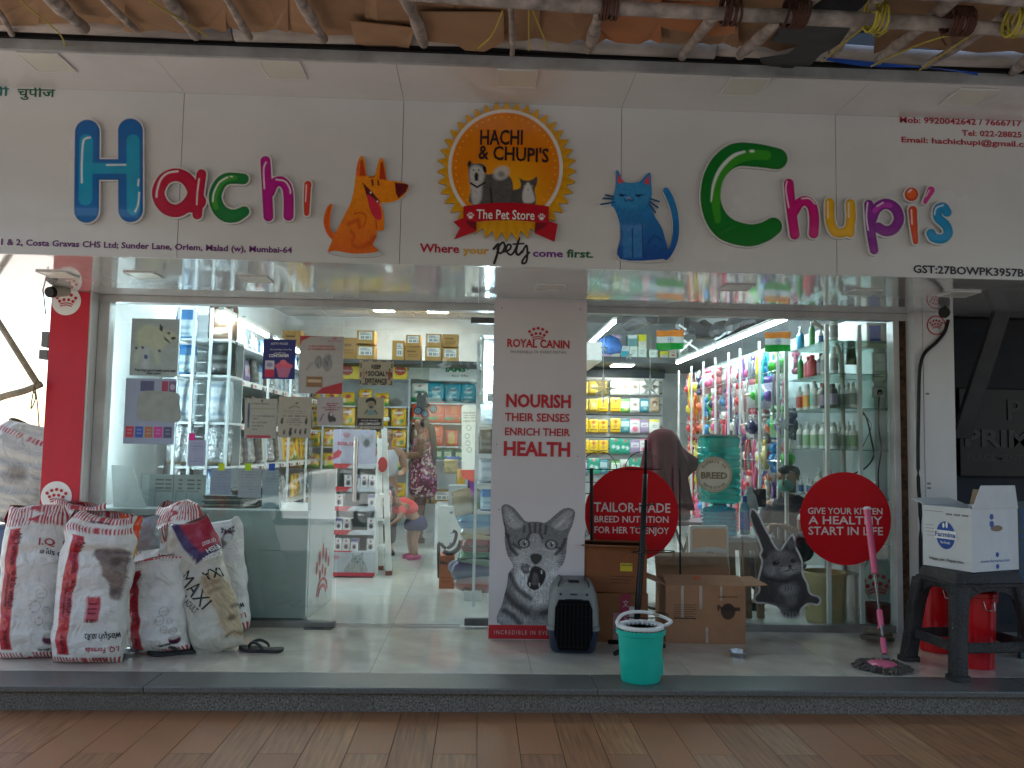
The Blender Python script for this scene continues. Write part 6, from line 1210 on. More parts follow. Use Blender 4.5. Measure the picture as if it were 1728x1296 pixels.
poster("pale certificate with red foot on the left pane", 414.5, 672, 465.5, 740, smallprint('aaa99c', [(424, 452, 681, .9, '505850'), (427, 462, 702, .8, '505850'), (427, 436, 707, .9, '505850'), (427, 450, 713, .8, '505850'), (427, 444, 719, .8, '505850'), (427, 437, 725, .8, '505850')], cert), "notice")
def dogs(a):
 for x, y, s in ((477, 712, 1.1), (481, 731, .8), (491, 731, 1.4), (499, 729, .8), (507, 730, .9), (515, 729, 1.0), (516, 712, 1.1)): a.ell(x, y, 1.8*s, 4*s, '33302c'); a.ell(x+.8, y-4.6*s, 1.5*s, 1.6*s, '33302c')
 a.line([(488, 689), (497, 685), (505, 688)], .6, '605840', .8, 1, 3); a.ell(500, 680, 2.6, 1.2, '40382c', -.4)
poster("beige notice with rows of small dog figures on the left pane", 471, 669, 524, 739, smallprint('aca698', [(480, 516, 694, .5, '8c6850'), (482, 516, 697, .5, '8c6850'), (479, 517, 702, 1.1, '6c6050'), (486, 508, 707, .5, '504840'), (485, 508, 710, .5, '504840'), (484, 510, 713, .5, '504840'), (487, 506, 717, .5, '504840')], dogs), "notice")
t = thing("poster", "rounded pinkish notice with a small dog drawing on the left pane", "notice", tuple(P(557, 718, GY)))
def f6(X, Y):
 a = Art(X, Y, C('b4aaa8')); a.fill(sd_ell(X, Y, 558, 704, 5, 9), '484444', 2); a.ell(559, 699, 2.4, 3, 'c0b8b8'); a.ell(564, 708, 3, 4, '403c3c'); a.line([(540, 710), (545, 700), (547, 699)], .7, '403c3c')
 for y, x0, x1 in ((681, 550, 572), (684.5, 552, 568), (688, 544, 574), (691.5, 548, 570)): a.fill(np.where(vnoise(X*1.2, X*0+y, 2) > .3, np.maximum(np.maximum(x0-X, X-x1), np.abs(Y-y)-.9), 4), '904850', .7)
 return a.c
cutout("sheet", lambda X, Y: np.hypot(np.maximum(np.abs(X-557)-17, 0), np.maximum(np.abs(Y-694)-19, 0))-5, f6, (533, 668, 581, 720), 1.0, GY, .0016, M_print, t)
def f7(X, Y):
 a = Art(X, Y, C('aca68c')); a.ell(626, 683, 6, 6, '9c8c78'); a.poly([(618, 680), (617, 675), (621, 672), (626, 670), (632, 673), (634, 678), (633, 684), (630, 677), (622, 677)], '241c18', 1, 1, 3); a.ell(626, 687, 3.2, 2.6, '485c5c'); a.poly([(620, 692), (632, 692), (634, 700), (619, 700)], '7c9c9c', 1); a.line([(616, 698), (620, 692)], 1, '50605c'); a.line([(636, 698), (632, 692)], 1, '50605c')
 a.rect(604, 706, 644, 719, '302c28'); a.rect(606, 719, 640, 724, '8c8880', 1); return a.c
t = poster("beige poster of a figure in a face mask on the glass door", 604, 670, 647, 724, f7, "notice", 1.0, Y=-.003)
lpx("FACE MASKS", (610, 711), (638, 711), 2.6, -.004, T_white, t); lpx("ARE COMPULSORY", (606, 717), (642, 717), 4, -.004, T_white, t, bold=.03); lpx("IN THIS PLACE", (608, 723), (639, 723), 3.4, -.004, T_white, t, bold=.02)
# paper slips and coloured tape tabs
for i, (x0, y0, x1, y1, tx, ty, tc, pc, lab) in enumerate(((318, 742, 346, 786, 324, 737, 'e82890', 'a4acc8', "pale lilac slip with pink tab on the left pane"), (356, 790, 389, 835, 374, 788, 'c8dc20', '8c9cac', "grey slip with yellow tab on the left pane"), (403, 790, 440, 840, 419, 788, 'b0e010', '98a4a8', "grey slip with lime green tab on the left pane"), (444, 792, 470, 835, 459, 788, '1450b0', '90a4a8', "grey slip with blue tab on the left pane"))):
 t = thing("paper_slip", lab, "paper", tuple(P((x0+x1)/2, y1, GY)), "paper slips taped to the left pane"); panel_art("sheet", x0, y0, x1, y1, 1.5, GY, smallprint(pc, [(x0+4, x1-4, y, .4, '70788c') for y in range(y0+6, y1-3, 5)]), M_print, t, .0012)
 A = P(tx-5, ty-6, GY); B_ = P(tx+5, ty+6, GY); MB().box(A[0], B_[0], GY-.003, GY-.0015, B_[2], A[2]).build("tape_tab", mat("tab_"+tc, C(tc), .4, var=.02), t)
# ================================================================== SACKS ON THE STEP
def faceblob(a, W, H, cx, cy, s, fl=1):
 f = fur(a.X, a.Y, .4, 2.0, 4); br = ((.10+.16*f)[..., None]*np.array([1.25, .95, .85])); e = sd_poly(a.X, a.Y, cm([(cx-8*s*fl, cy-11*s), (cx+2*s*fl, cy-12*s), (cx+9*s*fl, cy-10*s), (cx+10*s*fl, cy), (cx+9*s*fl, cy+9*s), (cx+9*s*fl, cy+17*s), (cx+4*s*fl, cy+16*s), (cx+3*s*fl, cy+9*s), (cx-2*s*fl, cy+4*s), (cx-5*s*fl, cy-4*s)], 4))
 a.fill(e+1.2*(f-.5), br, 1.2); a.ell(cx+4*s*fl, cy-4*s, 3*s, 2.6*s, (.05, .03, .028), 0, 2, .8); a.line([(cx-7*s*fl, cy-10*s), (cx+9*s*fl, cy-9*s)], .8*s, (.06, .04, .035), 1, .7); a.ell(cx+6*s*fl, cy+13*s, 2.4*s, 2*s, (.04, .02, .02), 0, 1.5, .7)
def iq(W, H, variant):
 def paint(U, v, fr):
  a = Art(U*W*50, (1-v)*H*100, (.72, .71, .68)); w_, h_ = W*50, H*100; X, Y = a.X, a.Y
  a.mul(.93+.12*vnoise(X*.25, Y*.25, 7))
  st = (np.sin(X*2*PI/1.75+.3*np.sin(Y)) > 0)
  def band(y0, y1): a.fill(np.where(st, np.maximum(y0-Y, Y-y1), 9), 'b83440', .5)
  if variant in (0, 1, 2): band(-1, h_*(.135 if variant == 0 else .05)); band(h_*(.95), h_*1.01)
  if variant == 1: band(h_*.08, h_*.125)
  if variant == 3: band(-1, h_*.16)
  k = fr
  if variant in (0, 1, 2):
   a.c[k] = a.c[k]; xs0 = -.72 if variant else -.74; d = np.maximum(np.maximum(w_*xs0-X, X-w_*(xs0+.37)), np.maximum(h_*.15-Y, Y-h_*.93)); a.fill(np.where(k, d, 9), 'b8182c', .5)
  if variant == 1: faceblob(a, W, H, w_*.45, h_*.37, .95*1.0); d = np.maximum(np.maximum(1.5-X, X-8), np.maximum(h_*.56-Y-.4*np.sin(X*4), Y-h_*.71-.4*np.sin(X*4))); a.fill(d, 'b83a4a', .6)
  if variant == 4: faceblob(a, W, H, w_*.05, h_*.30, .85, -1); d = np.maximum(np.maximum(1-X, X-6), np.maximum(h_*.50-Y, Y-h_*.63)); a.fill(d, 'b02438', .6); band(h_*.93, h_*1.01); a.ell(w_*.5, h_*.14, 3, 3.5, '6c2440'); a.ell(w_*.5, h_*.16, 2.5, 2.6, (.6, .6, .58))
  if variant in (0, 2):
   for cx, cy, r in ((.45, .58, 2.6), (.3, .66, 2.7), (.62, .68, 1.5), (.45, .75, 1.9), (.7, .78, 1.9)): a.fill(np.where(k, np.abs(np.hypot(X-cx*w_, Y-cy*h_)-r*(.9 if variant else 1))-.12, 9), '503c40', .4, .8); a.fill(np.where(k, np.maximum(np.abs(X-cx*w_)-r*.55, np.abs(Y-cy*h_)-.15), 9), '503c40', .5, .6)
   a.fill(np.where(k, sd_ell(X, Y, w_*.72, h_*.87, 2.8, 2.6), 9), '5c1c3c', .5); a.fill(np.where(k, sd_ell(X, Y, w_*.72, h_*.842, 2.4, 1.3), 9), (.5, .48, .45), .5)
  g = vnoise(X*.12+3, Y*.09, 9); dirt_ = np.clip((g-.45)*1.6, 0, 1)*np.clip((v*-1+.9), 0, 1)*.28; a.c = a.c*(1-dirt_[..., None])+np.array([.22, .17, .11])*dirt_[..., None]
  return a.c
 return paint
def make_sack(lab, W, H, T, variant, base, lean=0, back=0, yaw=0, seed=0, top=.92, topfold=0, surf_lean=0, texts=(), paint=None, name="kibble_sack", wr=1.5, group="kibble sacks heaped on the left of the step", bot=.93):
 t = thing(name, lab, "sack", (0, 0, 0), group); f = sack_surface(W, H, T, top=top, bot=bot, wr=wr, seed=seed, topfold=topfold, lean=surf_lean, bulge=.26)
 me = sack_mesh("sack_body", f, paint or iq(W, H, variant), 240, 110, M_sack); link("sack_body", me, None, t)
 for tx in texts: sack_text(tx[0], f, *tx[1:6], tx[6], t, W=W, H=H, **(tx[7] if len(tx) > 7 else {}))
 t.location = tuple(base); t.rotation_euler = (back, lean, yaw); return t
I_dr = mat("ink_dark_red", C('5c0c1c'), .6); I_pk = mat("ink_rose", C('a83444'), .6); I_nv = mat("ink_dark_navy", C('1c1c30'), .6)
strip = lambda c_: [("I.Q. Formula", c_+.02, .83, c_+.02, .60, .030, I_dr), ("Afro", c_-.10+.26, .82, c_-.10+.26, .74, .024, I_dr), ("เอ ไอ โอ. ฟอร์มูล่า", c_+.06, .56, c_+.06, .33, .028, I_dr), ("complete and balanced", c_-.06, .54, c_-.06, .34, .016, I_dr), ("net weight 20 kg", c_+.0, .20, c_+.0, .08, .028, I_dr)]
Yb = -1.17
make_sack("upright white kibble sack at the far left with striped top and red strip", .345, .83, .22, 0, G(34, 1118)+np.array([0, .10, 0]), lean=R(-1), back=R(-3), yaw=R(6), seed=21, texts=strip(-.56)+[("I.Q I", .25, .73, .95, .73, .045, I_pk), ("เอ โปร GI", .3, .67, .95, .67, .03, I_nv), ("Net weight 20 kg", .4, .06, .95, .06, .02, I_nv)])
make_sack("front white kibble sack with upside-down brown animal face and pink seal", .375, .79, .23, 1, G(135, 1124)+np.array([0, .08, 0]), lean=R(1.5), back=R(-4), yaw=R(4), seed=33, top=.88, texts=strip(-.54)+[("Afro", .70, .055, .28, .055, .036, I_pk), ("I.Q. Formula", .93, .125, .12, .125, .036, I_pk), ("ฟอร์มูล่า เอ.คิว.", .95, .215, .1, .215, .038, I_nv), ("100 %", .33, .305, .1, .305, .022, I_dr), ("natural", .34, .37, .1, .37, .012, I_dr), ("turkey", .34, .40, .1, .40, .012, I_dr), ("chicken", .34, .345, .1, .345, .012, I_dr), ("Net weight 20 kg", .3, .965, -.25, .965, .016, I_nv)])
make_sack("sack half hidden behind the two front left sacks with striped top", .34, .80, .18, 1, G(105, 1070)+np.array([0, .05, 0]), lean=R(2), back=R(-3), seed=44)
make_sack("short white kibble sack with folded top and maroon bowl print", .34, .56, .22, 2, G(268, 1105)+np.array([0, .05, 0]), lean=R(-9), back=R(-3), yaw=R(-4), seed=52, topfold=.05, wr=1.5, texts=[t_ for t_ in strip(-.54)]+[("Net weight 20", .2, .08, .8, .10, .03, I_nv)])
make_sack("leaning sack with red and white striped top behind the cat food sack", .33, .80, .2, 3, G(290, 1065), lean=R(-2), back=R(-6), yaw=R(-8), seed=61, top=.8, wr=1.5, texts=[("Afro", -.5, .72, .1, .80, .06, I_pk), ("I.Q. Formula", -.6, .64, .5, .76, .05, I_pk)])
make_sack("tilted striped sack slumped between the short sack and the banner column", .34, .66, .2, 3, G(300, 1080)+np.array([0, 0, .02]), lean=R(-24), back=R(-6), yaw=R(-6), seed=65, top=.9, wr=1.6, texts=[("Formula", -.5, .7, .7, .7, .06, I_pk)])
make_sack("rear white kibble sack against the counter pane with upside-down face", .30, .70, .2, 4, G(402, 1052)+np.array([0, -.24, 0]), lean=R(-9), back=R(-4), yaw=R(-3), seed=72, texts=[("Afro", .8, .08, .2, .08, .045, I_pk), ("I.Q. Formula", .95, .15, -.1, .15, .045, I_pk), ("ฟอร์มูล่า เอ.", .95, .24, .0, .24, .045, I_nv), ("20 kg", .8, .92, .2, .92, .05, I_nv)])
def maxi(U, v, fr):
 W, H = .28, .76; a = Art(U*W*50, (1-v)*H*100, (.56, .54, .46)); w_, h_ = W*50, H*100; X, Y = a.X, a.Y; a.mul(.92+.12*vnoise(X*.3, Y*.3, 3))
 a.fill(np.where(fr, sd_poly(X, Y, [(-w_*.75, -1), (w_*1.2, -1), (w_*1.2, h_*.24), (w_*.1, h_*.34), (-w_*.3, h_*.2)]), 9), '38245c', .6); a.fill(np.where(fr, sd_poly(X, Y, [(-w_*.35, -1), (w_*1.2, -1), (w_*1.2, h_*.20), (w_*.35, h_*.27), (-w_*.05, h_*.14)]), 9), 'a01838', 1.5)
 f = fur(X, Y, 1.2, 2, 8); ct = ((.24+.3*f)[..., None]*np.array([1.15, .9, .55])); e = sd_poly(X, Y, cm([(w_*.2, h_*.44), (w_*.8, h_*.46), (w_*1.2, h_*.6), (w_*1.25, h_*.86), (w_*.9, h_*.94), (w_*.5, h_*.86), (w_*.35, h_*.7), (w_*.1, h_*.55)], 4)); a.fill(np.where(fr, e+2*(f-.5), 9), ct, 2)
 for x, y, r in ((.85, .78, 1.6), (.95, .70, 1.2)): a.ell(x*w_, y*h_, r, r, (.12, .07, .03), 0, 1.5)
 a.line([(w_*.5, h_*.9), (w_*.8, h_*.88), (w_*1.0, h_*.92)], .6, (.2, .12, .06), 1); a.line([(w_*.3, h_*.52), (w_*.7, h_*.5)], .7, (.25, .16, .08), 2); a.line([(w_*.35, h_*.57), (w_*.75, h_*.55)], .7, (.25, .16, .08), 2); return a.c
I_bk = T_black
make_sack("leaning cream cat food sack with big MAXI lettering and purple red corner", .29, .77, .2, 0, G(368, 1104)+np.array([0, .06, 0]), lean=R(-18), back=R(-5), yaw=R(3), seed=81, paint=maxi, top=.8, bot=.86, texts=[("MAXI", -.72, .60, -.08, .33, .10, I_bk, dict(bold=-.0)), ("CAT ADULT", -.90, .50, -.42, .32, .05, I_bk, dict(bold=0)), ("OCEAN", .95, .73, .35, .69, .035, T_white), ("FISH", .92, .78, .5, .75, .035, T_white), ("CAT ADULT", .9, .83, .4, .81, .03, T_white), ("IXA", .85, .60, .2, .58, .07, I_bk)])
def bigleft(U, v, fr):
 W, H = .45, .6; a = Art(U*W*50, (1-v)*H*100, (.58, .56, .53)); w_, h_ = W*50, H*100; X, Y = a.X, a.Y; a.fill(sd_ell(X, Y, w_*.2, h_*1.0, 22, 24), 'b84438', 1); a.fill(sd_ell(X, Y, w_*.1, h_*.9, 22, 24), (.56, .54, .5), 1); a.fill(np.where(np.sin(X*3) > 0, np.maximum(-Y, np.abs(Y-h_*.14-X*.15)-1.6), 9), 'b04450', .5)
 f = fur(X, Y, .4, 2, 2); a.fill(sd_ell(X, Y, w_*.1, h_*.5, 6, 5), (.2+.12*vnoise(X*.5, Y*.5, 4))[..., None]*np.array([1.1, .95, .85]), 4)
 for i in range(8): a.fill(np.maximum(np.abs(X-w_*.55-.6*i)-1.5, np.abs(Y-h_*(.4+.05*i))-.2), (.3, .3, .3), .5, .6)
 return a.c
CRT = thing("crate_stack", "blue edged crates under the crumpled sack left of the red column", "crate", tuple(P(30, 900, -.15)))
for z0 in (0, .32): MB().box(P(-30, 900, -.1)[0], P(76, 900, -.1)[0], -.15, .25, z0+.001, z0+.31).build("crate", mat("blue_grey_crate", (.08, .13, .25), .6, var=.2), CRT, bevel=.01)
qb = P(26, 862, .02); make_sack("big crumpled white sack lying on crates left of the red column", .52, .66, .3, 0, (qb[0]-.06, .05, .64), lean=R(12), back=R(-4), seed=91, paint=bigleft, wr=1.3, top=.8, group=None)
TB = pouch("orange and yellow plastic toy bag squeezed between two sacks", .12, .26, .08, 'e8501c', lab_(('r', -1, .62, 1, 1, 'dcb820'), ('c', .1, .2, .5, .3, 'f06838'), ('c', 0, .8, .5, .2, 'b8a020')), cat="toy bag", name="toy_bag", seed=4, wr=2)
q = P(207, 945, -.82); TB.place((q[0], -.82, q[2]), .2, (1, 1, 1.0), ry=R(8))
WB = pouch("crumpled translucent white carrier bag behind the short sack", .22, .2, .14, '98a0a8', None, cat="plastic bag", name="plastic_bag", seed=14, wr=3); q = P(240, 930, -.55); WB.place((q[0], -.55, q[2]), 0, 1, ry=R(-10))
SU = MB().box(-3.2, -1.9, -.5, -.05, 0, .001)
# ================================================================== SMALL THINGS ON THE FLOOR
def bowl(px, py, lab, r=.052):
 q = G(px, py); b = MB(); b.lathe([(r*.8, 0), (r*.82, .01), (r*.96, .030), (r*1.12, .033), (r*1.12, .030), (r*.92, .028), (r*.76, .008), (.001, .006)], q[0], q[1], .001, 32); tag(b.build("steel_bowl", mat('brushed_steel', (.5, .5, .5), .32, metal=1, var=.1), auto=30), lab, "bowl")
bowl(214, 1108, "steel pet bowl in front of the sacks", .058); bowl(1245, 1108, "steel pet bowl alone on the tiles right of the teal bucket")
def slipper(px, py, yaw, lab, flip=1):
 q = G(px, py); t = thing("slipper", lab, "slipper", tuple(q), "black rubber slippers before the sacks"); L = .25
 out = cm([(-.125, -.03), (-.11, -.042), (-.05, -.036), (.03, -.045), (.10, -.045), (.128, 0), (.10, .042), (.03, .045), (-.05, .034), (-.11, .038), (-.128, .01)], 3); n = len(out); b = MB()
 lift = lambda x: .012*max(0, (x-.03)/.1)**2+.004*max(0, (-x-.05)/.08)
 b.add([(x, y, .0+lift(x)) for x, y in out]+[(x*1.02, y*1.02, .014+lift(x)) for x, y in out]+[(x*.95, y*.95, .018+lift(x)) for x, y in out], [tuple(range(n-1, -1, -1)), tuple(range(2*n, 3*n))]+[(i, (i+1) % n, n+(i+1) % n, n+i) for i in range(n)]+[(n+i, n+(i+1) % n, 2*n+(i+1) % n, 2*n+i) for i in range(n)])
 me = b.mesh("sole"); link("sole", me, mat("black_rubber", (.02, .022, .024), .6, var=.3, bump=.3, bscale=150), t); b = MB()
 for s in (-1, 1): b.tube(cm([(.075, 0, .018), (.06, s*.012, .045), (.02, s*.035, .055), (-.02, s*.046, .035), (-.03, s*.044, .016)], 4, False).tolist(), [.006]*5+[.009]*8+[.007]*4, 7)
 me = b.mesh("strap", smooth=True); link("strap", me, MATS["black_rubber"], t); t.rotation_euler = (0, 0, yaw); return t
slipper(440, 1099, R(172), "black flip-flop lying alone on the tiles right of the sacks"); slipper(290, 1104, R(200), "black flip-flop lying against the short sack"); o = slipper(332, 1092, R(205), "black flip-flop tucked under the leaning cat food sack")
# pet carrier
q = G(968, 1106); PC = thing("pet_carrier", "grey and navy plastic pet carrier with black grille door before the cat poster", "pet carrier", (0, 0, 0))
def carrier_ring(z, hw, d0, d1, y_off=0, r=.05, n=6):
 pts = []
 for cx, cy, a0 in ((hw-r, d1-r, 0), (-hw+r, d1-r, PI/2), (-hw+r, d0+r, PI), (hw-r, d0+r, 3*PI/2)):
  for k in range(n): a = a0+PI/2*k/(n-1); pts.append((cx+r*math.cos(a), cy+r*math.sin(a), z))
 return pts
def loft(name, rings, m, parent, cap=(True, True), auto=35):
 b = MB(); n = len(rings[0]); vs = [p for r_ in rings for p in r_]; fs = [(i*n+k, i*n+(k+1) % n, (i+1)*n+(k+1) % n, (i+1)*n+k) for i in range(len(rings)-1) for k in range(n)]
 if cap[0]: fs.append(tuple(range(n-1, -1, -1)))
 if cap[1]: fs.append(tuple(range((len(rings)-1)*n, len(rings)*n)))
 b.add(vs, fs); me = b.mesh(name);
 for p in me.polygons: p.use_smooth = True
 o = link(name, me, m, parent); e = o.modifiers.new("s", 'EDGE_SPLIT'); e.split_angle = R(auto); return o
M_cg = mat("grey_carrier_plastic", (.20, .21, .2), .45, var=.1, dirt=.25); M_cn = mat("navy_carrier_plastic", (.018, .03, .06), .4, var=.15)
loft("base_tub", [carrier_ring(z, hw, d0, d1) for z, hw, d0, d1 in ((.004, .120, .01, .40), (.02, .132, -.0, .41), (.12, .148, -.012, .425), (.135, .150, -.014, .427))], M_cn, PC)
loft("rim", [carrier_ring(z, hw, -.02, .432) for z, hw in ((.136, .158), (.16, .158))], M_cg, PC)
loft("top_shell", [carrier_ring(z, hw, d0, d1, r=r) for z, hw, d0, d1, r in ((.161, .152, -.012, .425, .05), (.26, .148, -.008, .42, .055), (.33, .138, .0, .41, .06), (.375, .118, .015, .40, .06), (.395, .098, .03, .385, .055), (.402, .08, .05, .36, .05))], M_cg, PC)
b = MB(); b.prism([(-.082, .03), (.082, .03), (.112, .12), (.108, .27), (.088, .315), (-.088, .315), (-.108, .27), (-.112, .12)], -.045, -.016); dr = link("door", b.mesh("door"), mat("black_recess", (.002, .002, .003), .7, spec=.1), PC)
b = MB()
for x in np.linspace(-.095, .095, 9): b.tube([(x, -.048, .045), (x, -.048, .30)], .0022, 5)
for z in np.linspace(.05, .295, 8): b.tube([(-.1, -.0485, z), (.1, -.0485, z)], .0022, 5)
link("grille", b.mesh("grille"), M_black, dr); b = MB(); b.tube([(-.05, -.05, .322), (.05, -.05, .322)], .004, 6); link("latch_bar", b.mesh("latch_bar"), M_black, PC)
b = MB()
for x in (-.075, .075): b.lathe([(.008, 0), (.006, .004), (0, .004)], x, -.0, .0, 10)
b = MB()
for x in (-.078, .078): b.tube([(x, -.006, .345), (x, .004, .343)], .007, 10)
link("bolt", b.mesh("bolt"), M_black, PC)
b = MB(); b.box(-.02, .02, -.012, .0, .342, .350); link("catch", b.mesh("catch"), M_dark, PC); b = MB(); b.tube(cm([(-.09, .02, .385), (-.085, .05, .404), (-.07, .2, .408), (-.085, .34, .402)], 4, False).tolist(), .004, 6); b.tube(cm([(.09, .02, .385), (.085, .05, .404), (.07, .2, .408), (.085, .34, .402)], 4, False).tolist(), .004, 6); link("hinge_line", b.mesh("hinge_line"), M_black, PC)
b = MB(); b.box(-.03, .03, .06, .075, .404, .416); b.box(-.035, .035, .10, .14, .403, .408); link("handle", b.mesh("handle"), M_black, PC)
PC.location = (q[0], q[1]+.03, 0); PC.rotation_euler = (0, 0, R(-5))
# bucket with wringer
q = G(1082, 1150); BKT = thing("mop_bucket", "teal plastic mop bucket with white wringer ring on the step edge", "bucket", (0, 0, 0)); M_teal = mat("teal_plastic", C('0cb8a2'), .35, spec=.35, var=.08, dirt=.15, coat=.2)
b = MB(); b.lathe([(.10, .002), (.104, .01), (.112, .12), (.120, .238), (.130, .242), (.132, .262), (.124, .266), (.117, .25), (.105, .06), (0, .05)], n=36, sx=1.0, sy=.92); link("tub", b.mesh("tub", smooth=True), M_teal, BKT).modifiers.new("s", 'EDGE_SPLIT')
MBx = MB(); MBx.box(.085, .115, -.03, .03, .03, .12); link("spout_foot", MBx.mesh("spout_foot"), M_teal, BKT)
b = MB(); b.lathe([(.112, .268), (.122, .270), (.124, .285), (.118, .290), (.10, .288), (.092, .278), (.112, .268)], n=36, sx=1, sy=.92); link("wringer_ring", b.mesh("wringer_ring", smooth=True), M_white, BKT)
b = MB()
for i in range(22): a = 2*PI*i/22; b.tube([(.096*math.cos(a), .088*math.sin(a), .285), (.07*math.cos(a), .064*math.sin(a), .20)], .004, 5)
b.lathe([(.075, .205), (.06, .2), (.075, .195)], n=24, sy=.92); link("wringer_basket", b.mesh("wringer_basket", smooth=True), M_white, BKT)
b = MB(); b.tube(cm([(-.122, .0, .275), (-.12, .03, .300), (-.06, .09, .325), (.04, .105, .33), (.12, .07, .318), (.16, .0, .305), (.15, -.04, .300), (.124, -.02, .28)], 5, False).tolist(), .009, 8); link("bail_handle", b.mesh("bail_handle", smooth=True), M_white, BKT)
b = MB(); b.lathe([(.018, 0), (.018, .006), (0, .007)], .105, .05, .322, 14); link("drain_cap", b.mesh("drain_cap"), mat("tan_rubber", (.25, .2, .12), .6), BKT)
BKT.location = (q[0], q[1]+.02, .001); BKT.rotation_euler = (0, 0, R(10))
# cartons by the pillar
M_cb = vmat("brown_carton_print", .8, bump=.12, bscale=40)
def cbox(name, lab, W, D, H, loc, yaw, col, flaps=(), prints=None, grp=None):
 t = thing(name, lab, "carton", (0, 0, 0), grp); col = C(col) if isinstance(col, str) else np.array(col); th = .006; b = MB()
 for (x0, x1, y0, y1) in ((-W/2, W/2, -D/2, -D/2+th), (-W/2, W/2, D/2-th, D/2), (-W/2, -W/2+th, -D/2+th, D/2-th), (W/2-th, W/2, -D/2+th, D/2-th)): b.box(x0, x1, y0, y1, .002, H, col)
 b.box(-W/2+.001, W/2-.001, -D/2+.001, D/2-.001, .0, .004, col); me = b.mesh("box_walls", colors=True); link("box_walls", me, M_cb, t)
 for side, ang, ln in flaps:
  b = MB(); w2 = W if side in 'fb' else D; b.box(-w2/2+.004, w2/2-.004, 0, ln, -th/2, th/2, col*.92); me = b.mesh("flap", colors=True); o = link("flap", me, M_cb, t); z = {'f': PI, 'b': 0, 'l': PI/2, 'r': -PI/2}[side]
  o.matrix_local = Matrix.Translation({'f': (0, -D/2, H), 'b': (0, D/2, H), 'l': (-W/2, 0, H), 'r': (W/2, 0, H)}[side]) @ Matrix.Rotation(z, 4, 'Z') @ Matrix.Rotation(ang, 4, 'X')
 if prints: prints(t, W, D, H)
 t.location = loc; t.rotation_euler = (0, 0, yaw); return t
def rect(t, name, x0, x1, z0, z1, y, m, th=.0012): return link(name, MB().box(x0, x1, y-th, y, z0, z1).mesh(name), m, t)
def pr_up(t, W, D, H):
 y = -D/2-.0004; rect(t, "sticker", .04, .115, .135, .185, y, mat("yellow_label", C('c8b020'), .5)); o = letters("FRAGILE", (.112, y-.001, .168), (.045, y-.001, .168), .011, T_black, t, bold=.02, flip=False);
 for i in range(3): rect(t, "print_line", -.02, .13-.02*i, .10-.02*i, .104-.02*i, y, mat("ink_brown", (.06, .03, .015), .8))
 l = rect(t, "label", 0, .001, 0, .001, y, T_white); l.data = MB().box(W/2+.0003, W/2+.0015, -D/2+.02, -D/2+.17, .04, .19).mesh("label"); l.data.materials.append(T_white)
q = G(1035, 1082); z1 = .305
def pr_low(t, W, D, H):
 y = -D/2-.0004; rect(t, "tape", .045, .105, .005, H-.002, y, mat("pink_tape", C('982848'), .35));
 for z in (.05, .13, .22): o = letters("文", (.06, y-.0014, z), (.095, y-.0014, z), .035, mat("ink_tape_white", (.6, .5, .5), .5), t)
 rect(t, "torn_label", .10, .15, .09, .22, y-.0013, mat("dull_white", (.5, .48, .46), .7)); rect(t, "clear_tape", .0, .044, .01, H*.6, y, mat("pinkish_film", (.35, .2, .2), .25))
cbox("cardboard_box", "lower brown carton with pink tape beside the pet carrier", .44, .30, .30, (P(1032, 1040, -.3)[0], -.16-.05, 0), 0, '80502c', prints=pr_low, grp="cartons stacked right of the pillar")
cbox("cardboard_box", "upper brown carton with yellow fragile sticker under the red sticker", .41, .30, .29, (P(1040, 950, -.3)[0], -.20, .302), R(-9), '824c28', prints=pr_up, flaps=(('f', R(4), .06), ('b', R(178), .1)), grp="cartons stacked right of the pillar")
def pr_big(t, W, D, H):
 y = -D/2-.0004; M_t = mat("clear_tape", (.42, .34, .27), .25, coat=.5)
 rect(t, "tape", -.155, -.137, H*.45, H-.001, y, M_t); rect(t, "tape", -.04, -.022, H*.6, H-.001, y, M_t); rect(t, "tape", .0, .016, .005, .10, y, M_t); rect(t, "tape", .09, .104, H*.75, H-.001, y, M_t)
 ib = MATS["ink_brown"]
 for i in range(6): rect(t, "print_line", -.20, -.06-.01*(i % 2), .235-.014*i, .238-.014*i, y, ib)
 rect(t, "print_bar", -.20, -.06, .15, .158, y, ib); b = MB(); b.add([(.14+.045*math.cos(a), y-.001, .20+.05*math.sin(a)) for a in np.linspace(0, 2*PI, 25)[:-1]], [tuple(range(24))]); link("roundel", b.mesh("roundel"), ib, t)
 letters("Petdigree", (.075, y-.0016, .205), (.215, y-.0016, .205), .034, mat("ink_carton_dark", (.03, .018, .01), .7), t, bold=.04); letters("MADE IN INDIA", (.08, y-.0004, .285), (.20, y-.0004, .285), .011, ib, t)
cbox("cardboard_box", "big open brown carton with roundel print and strips of clear tape", .50, .36, .355, (P(1194, 1040, -.4)[0], -.20, 0), R(-2), '9c7050', flaps=(('f', R(163), .15), ('b', R(62), .17), ('r', R(4), .14), ('l', R(20), .12)), prints=pr_big)
t = thing("orange_scrap", "scrap of orange tape on the big carton's top edge", "tape scrap", (0, 0, 0)); q = P(1175, 975, -.38); b = MB(); b.add([(q[0]-.02, -.385, q[2]-.01), (q[0]+.025, -.385, q[2]-.008), (q[0]+.02, -.375, q[2]+.012), (q[0]-.012, -.372, q[2]+.006)], [(0, 1, 2, 3)]); link("scrap", b.mesh("scrap"), mat("orange_film", C('b04828'), .4), t)
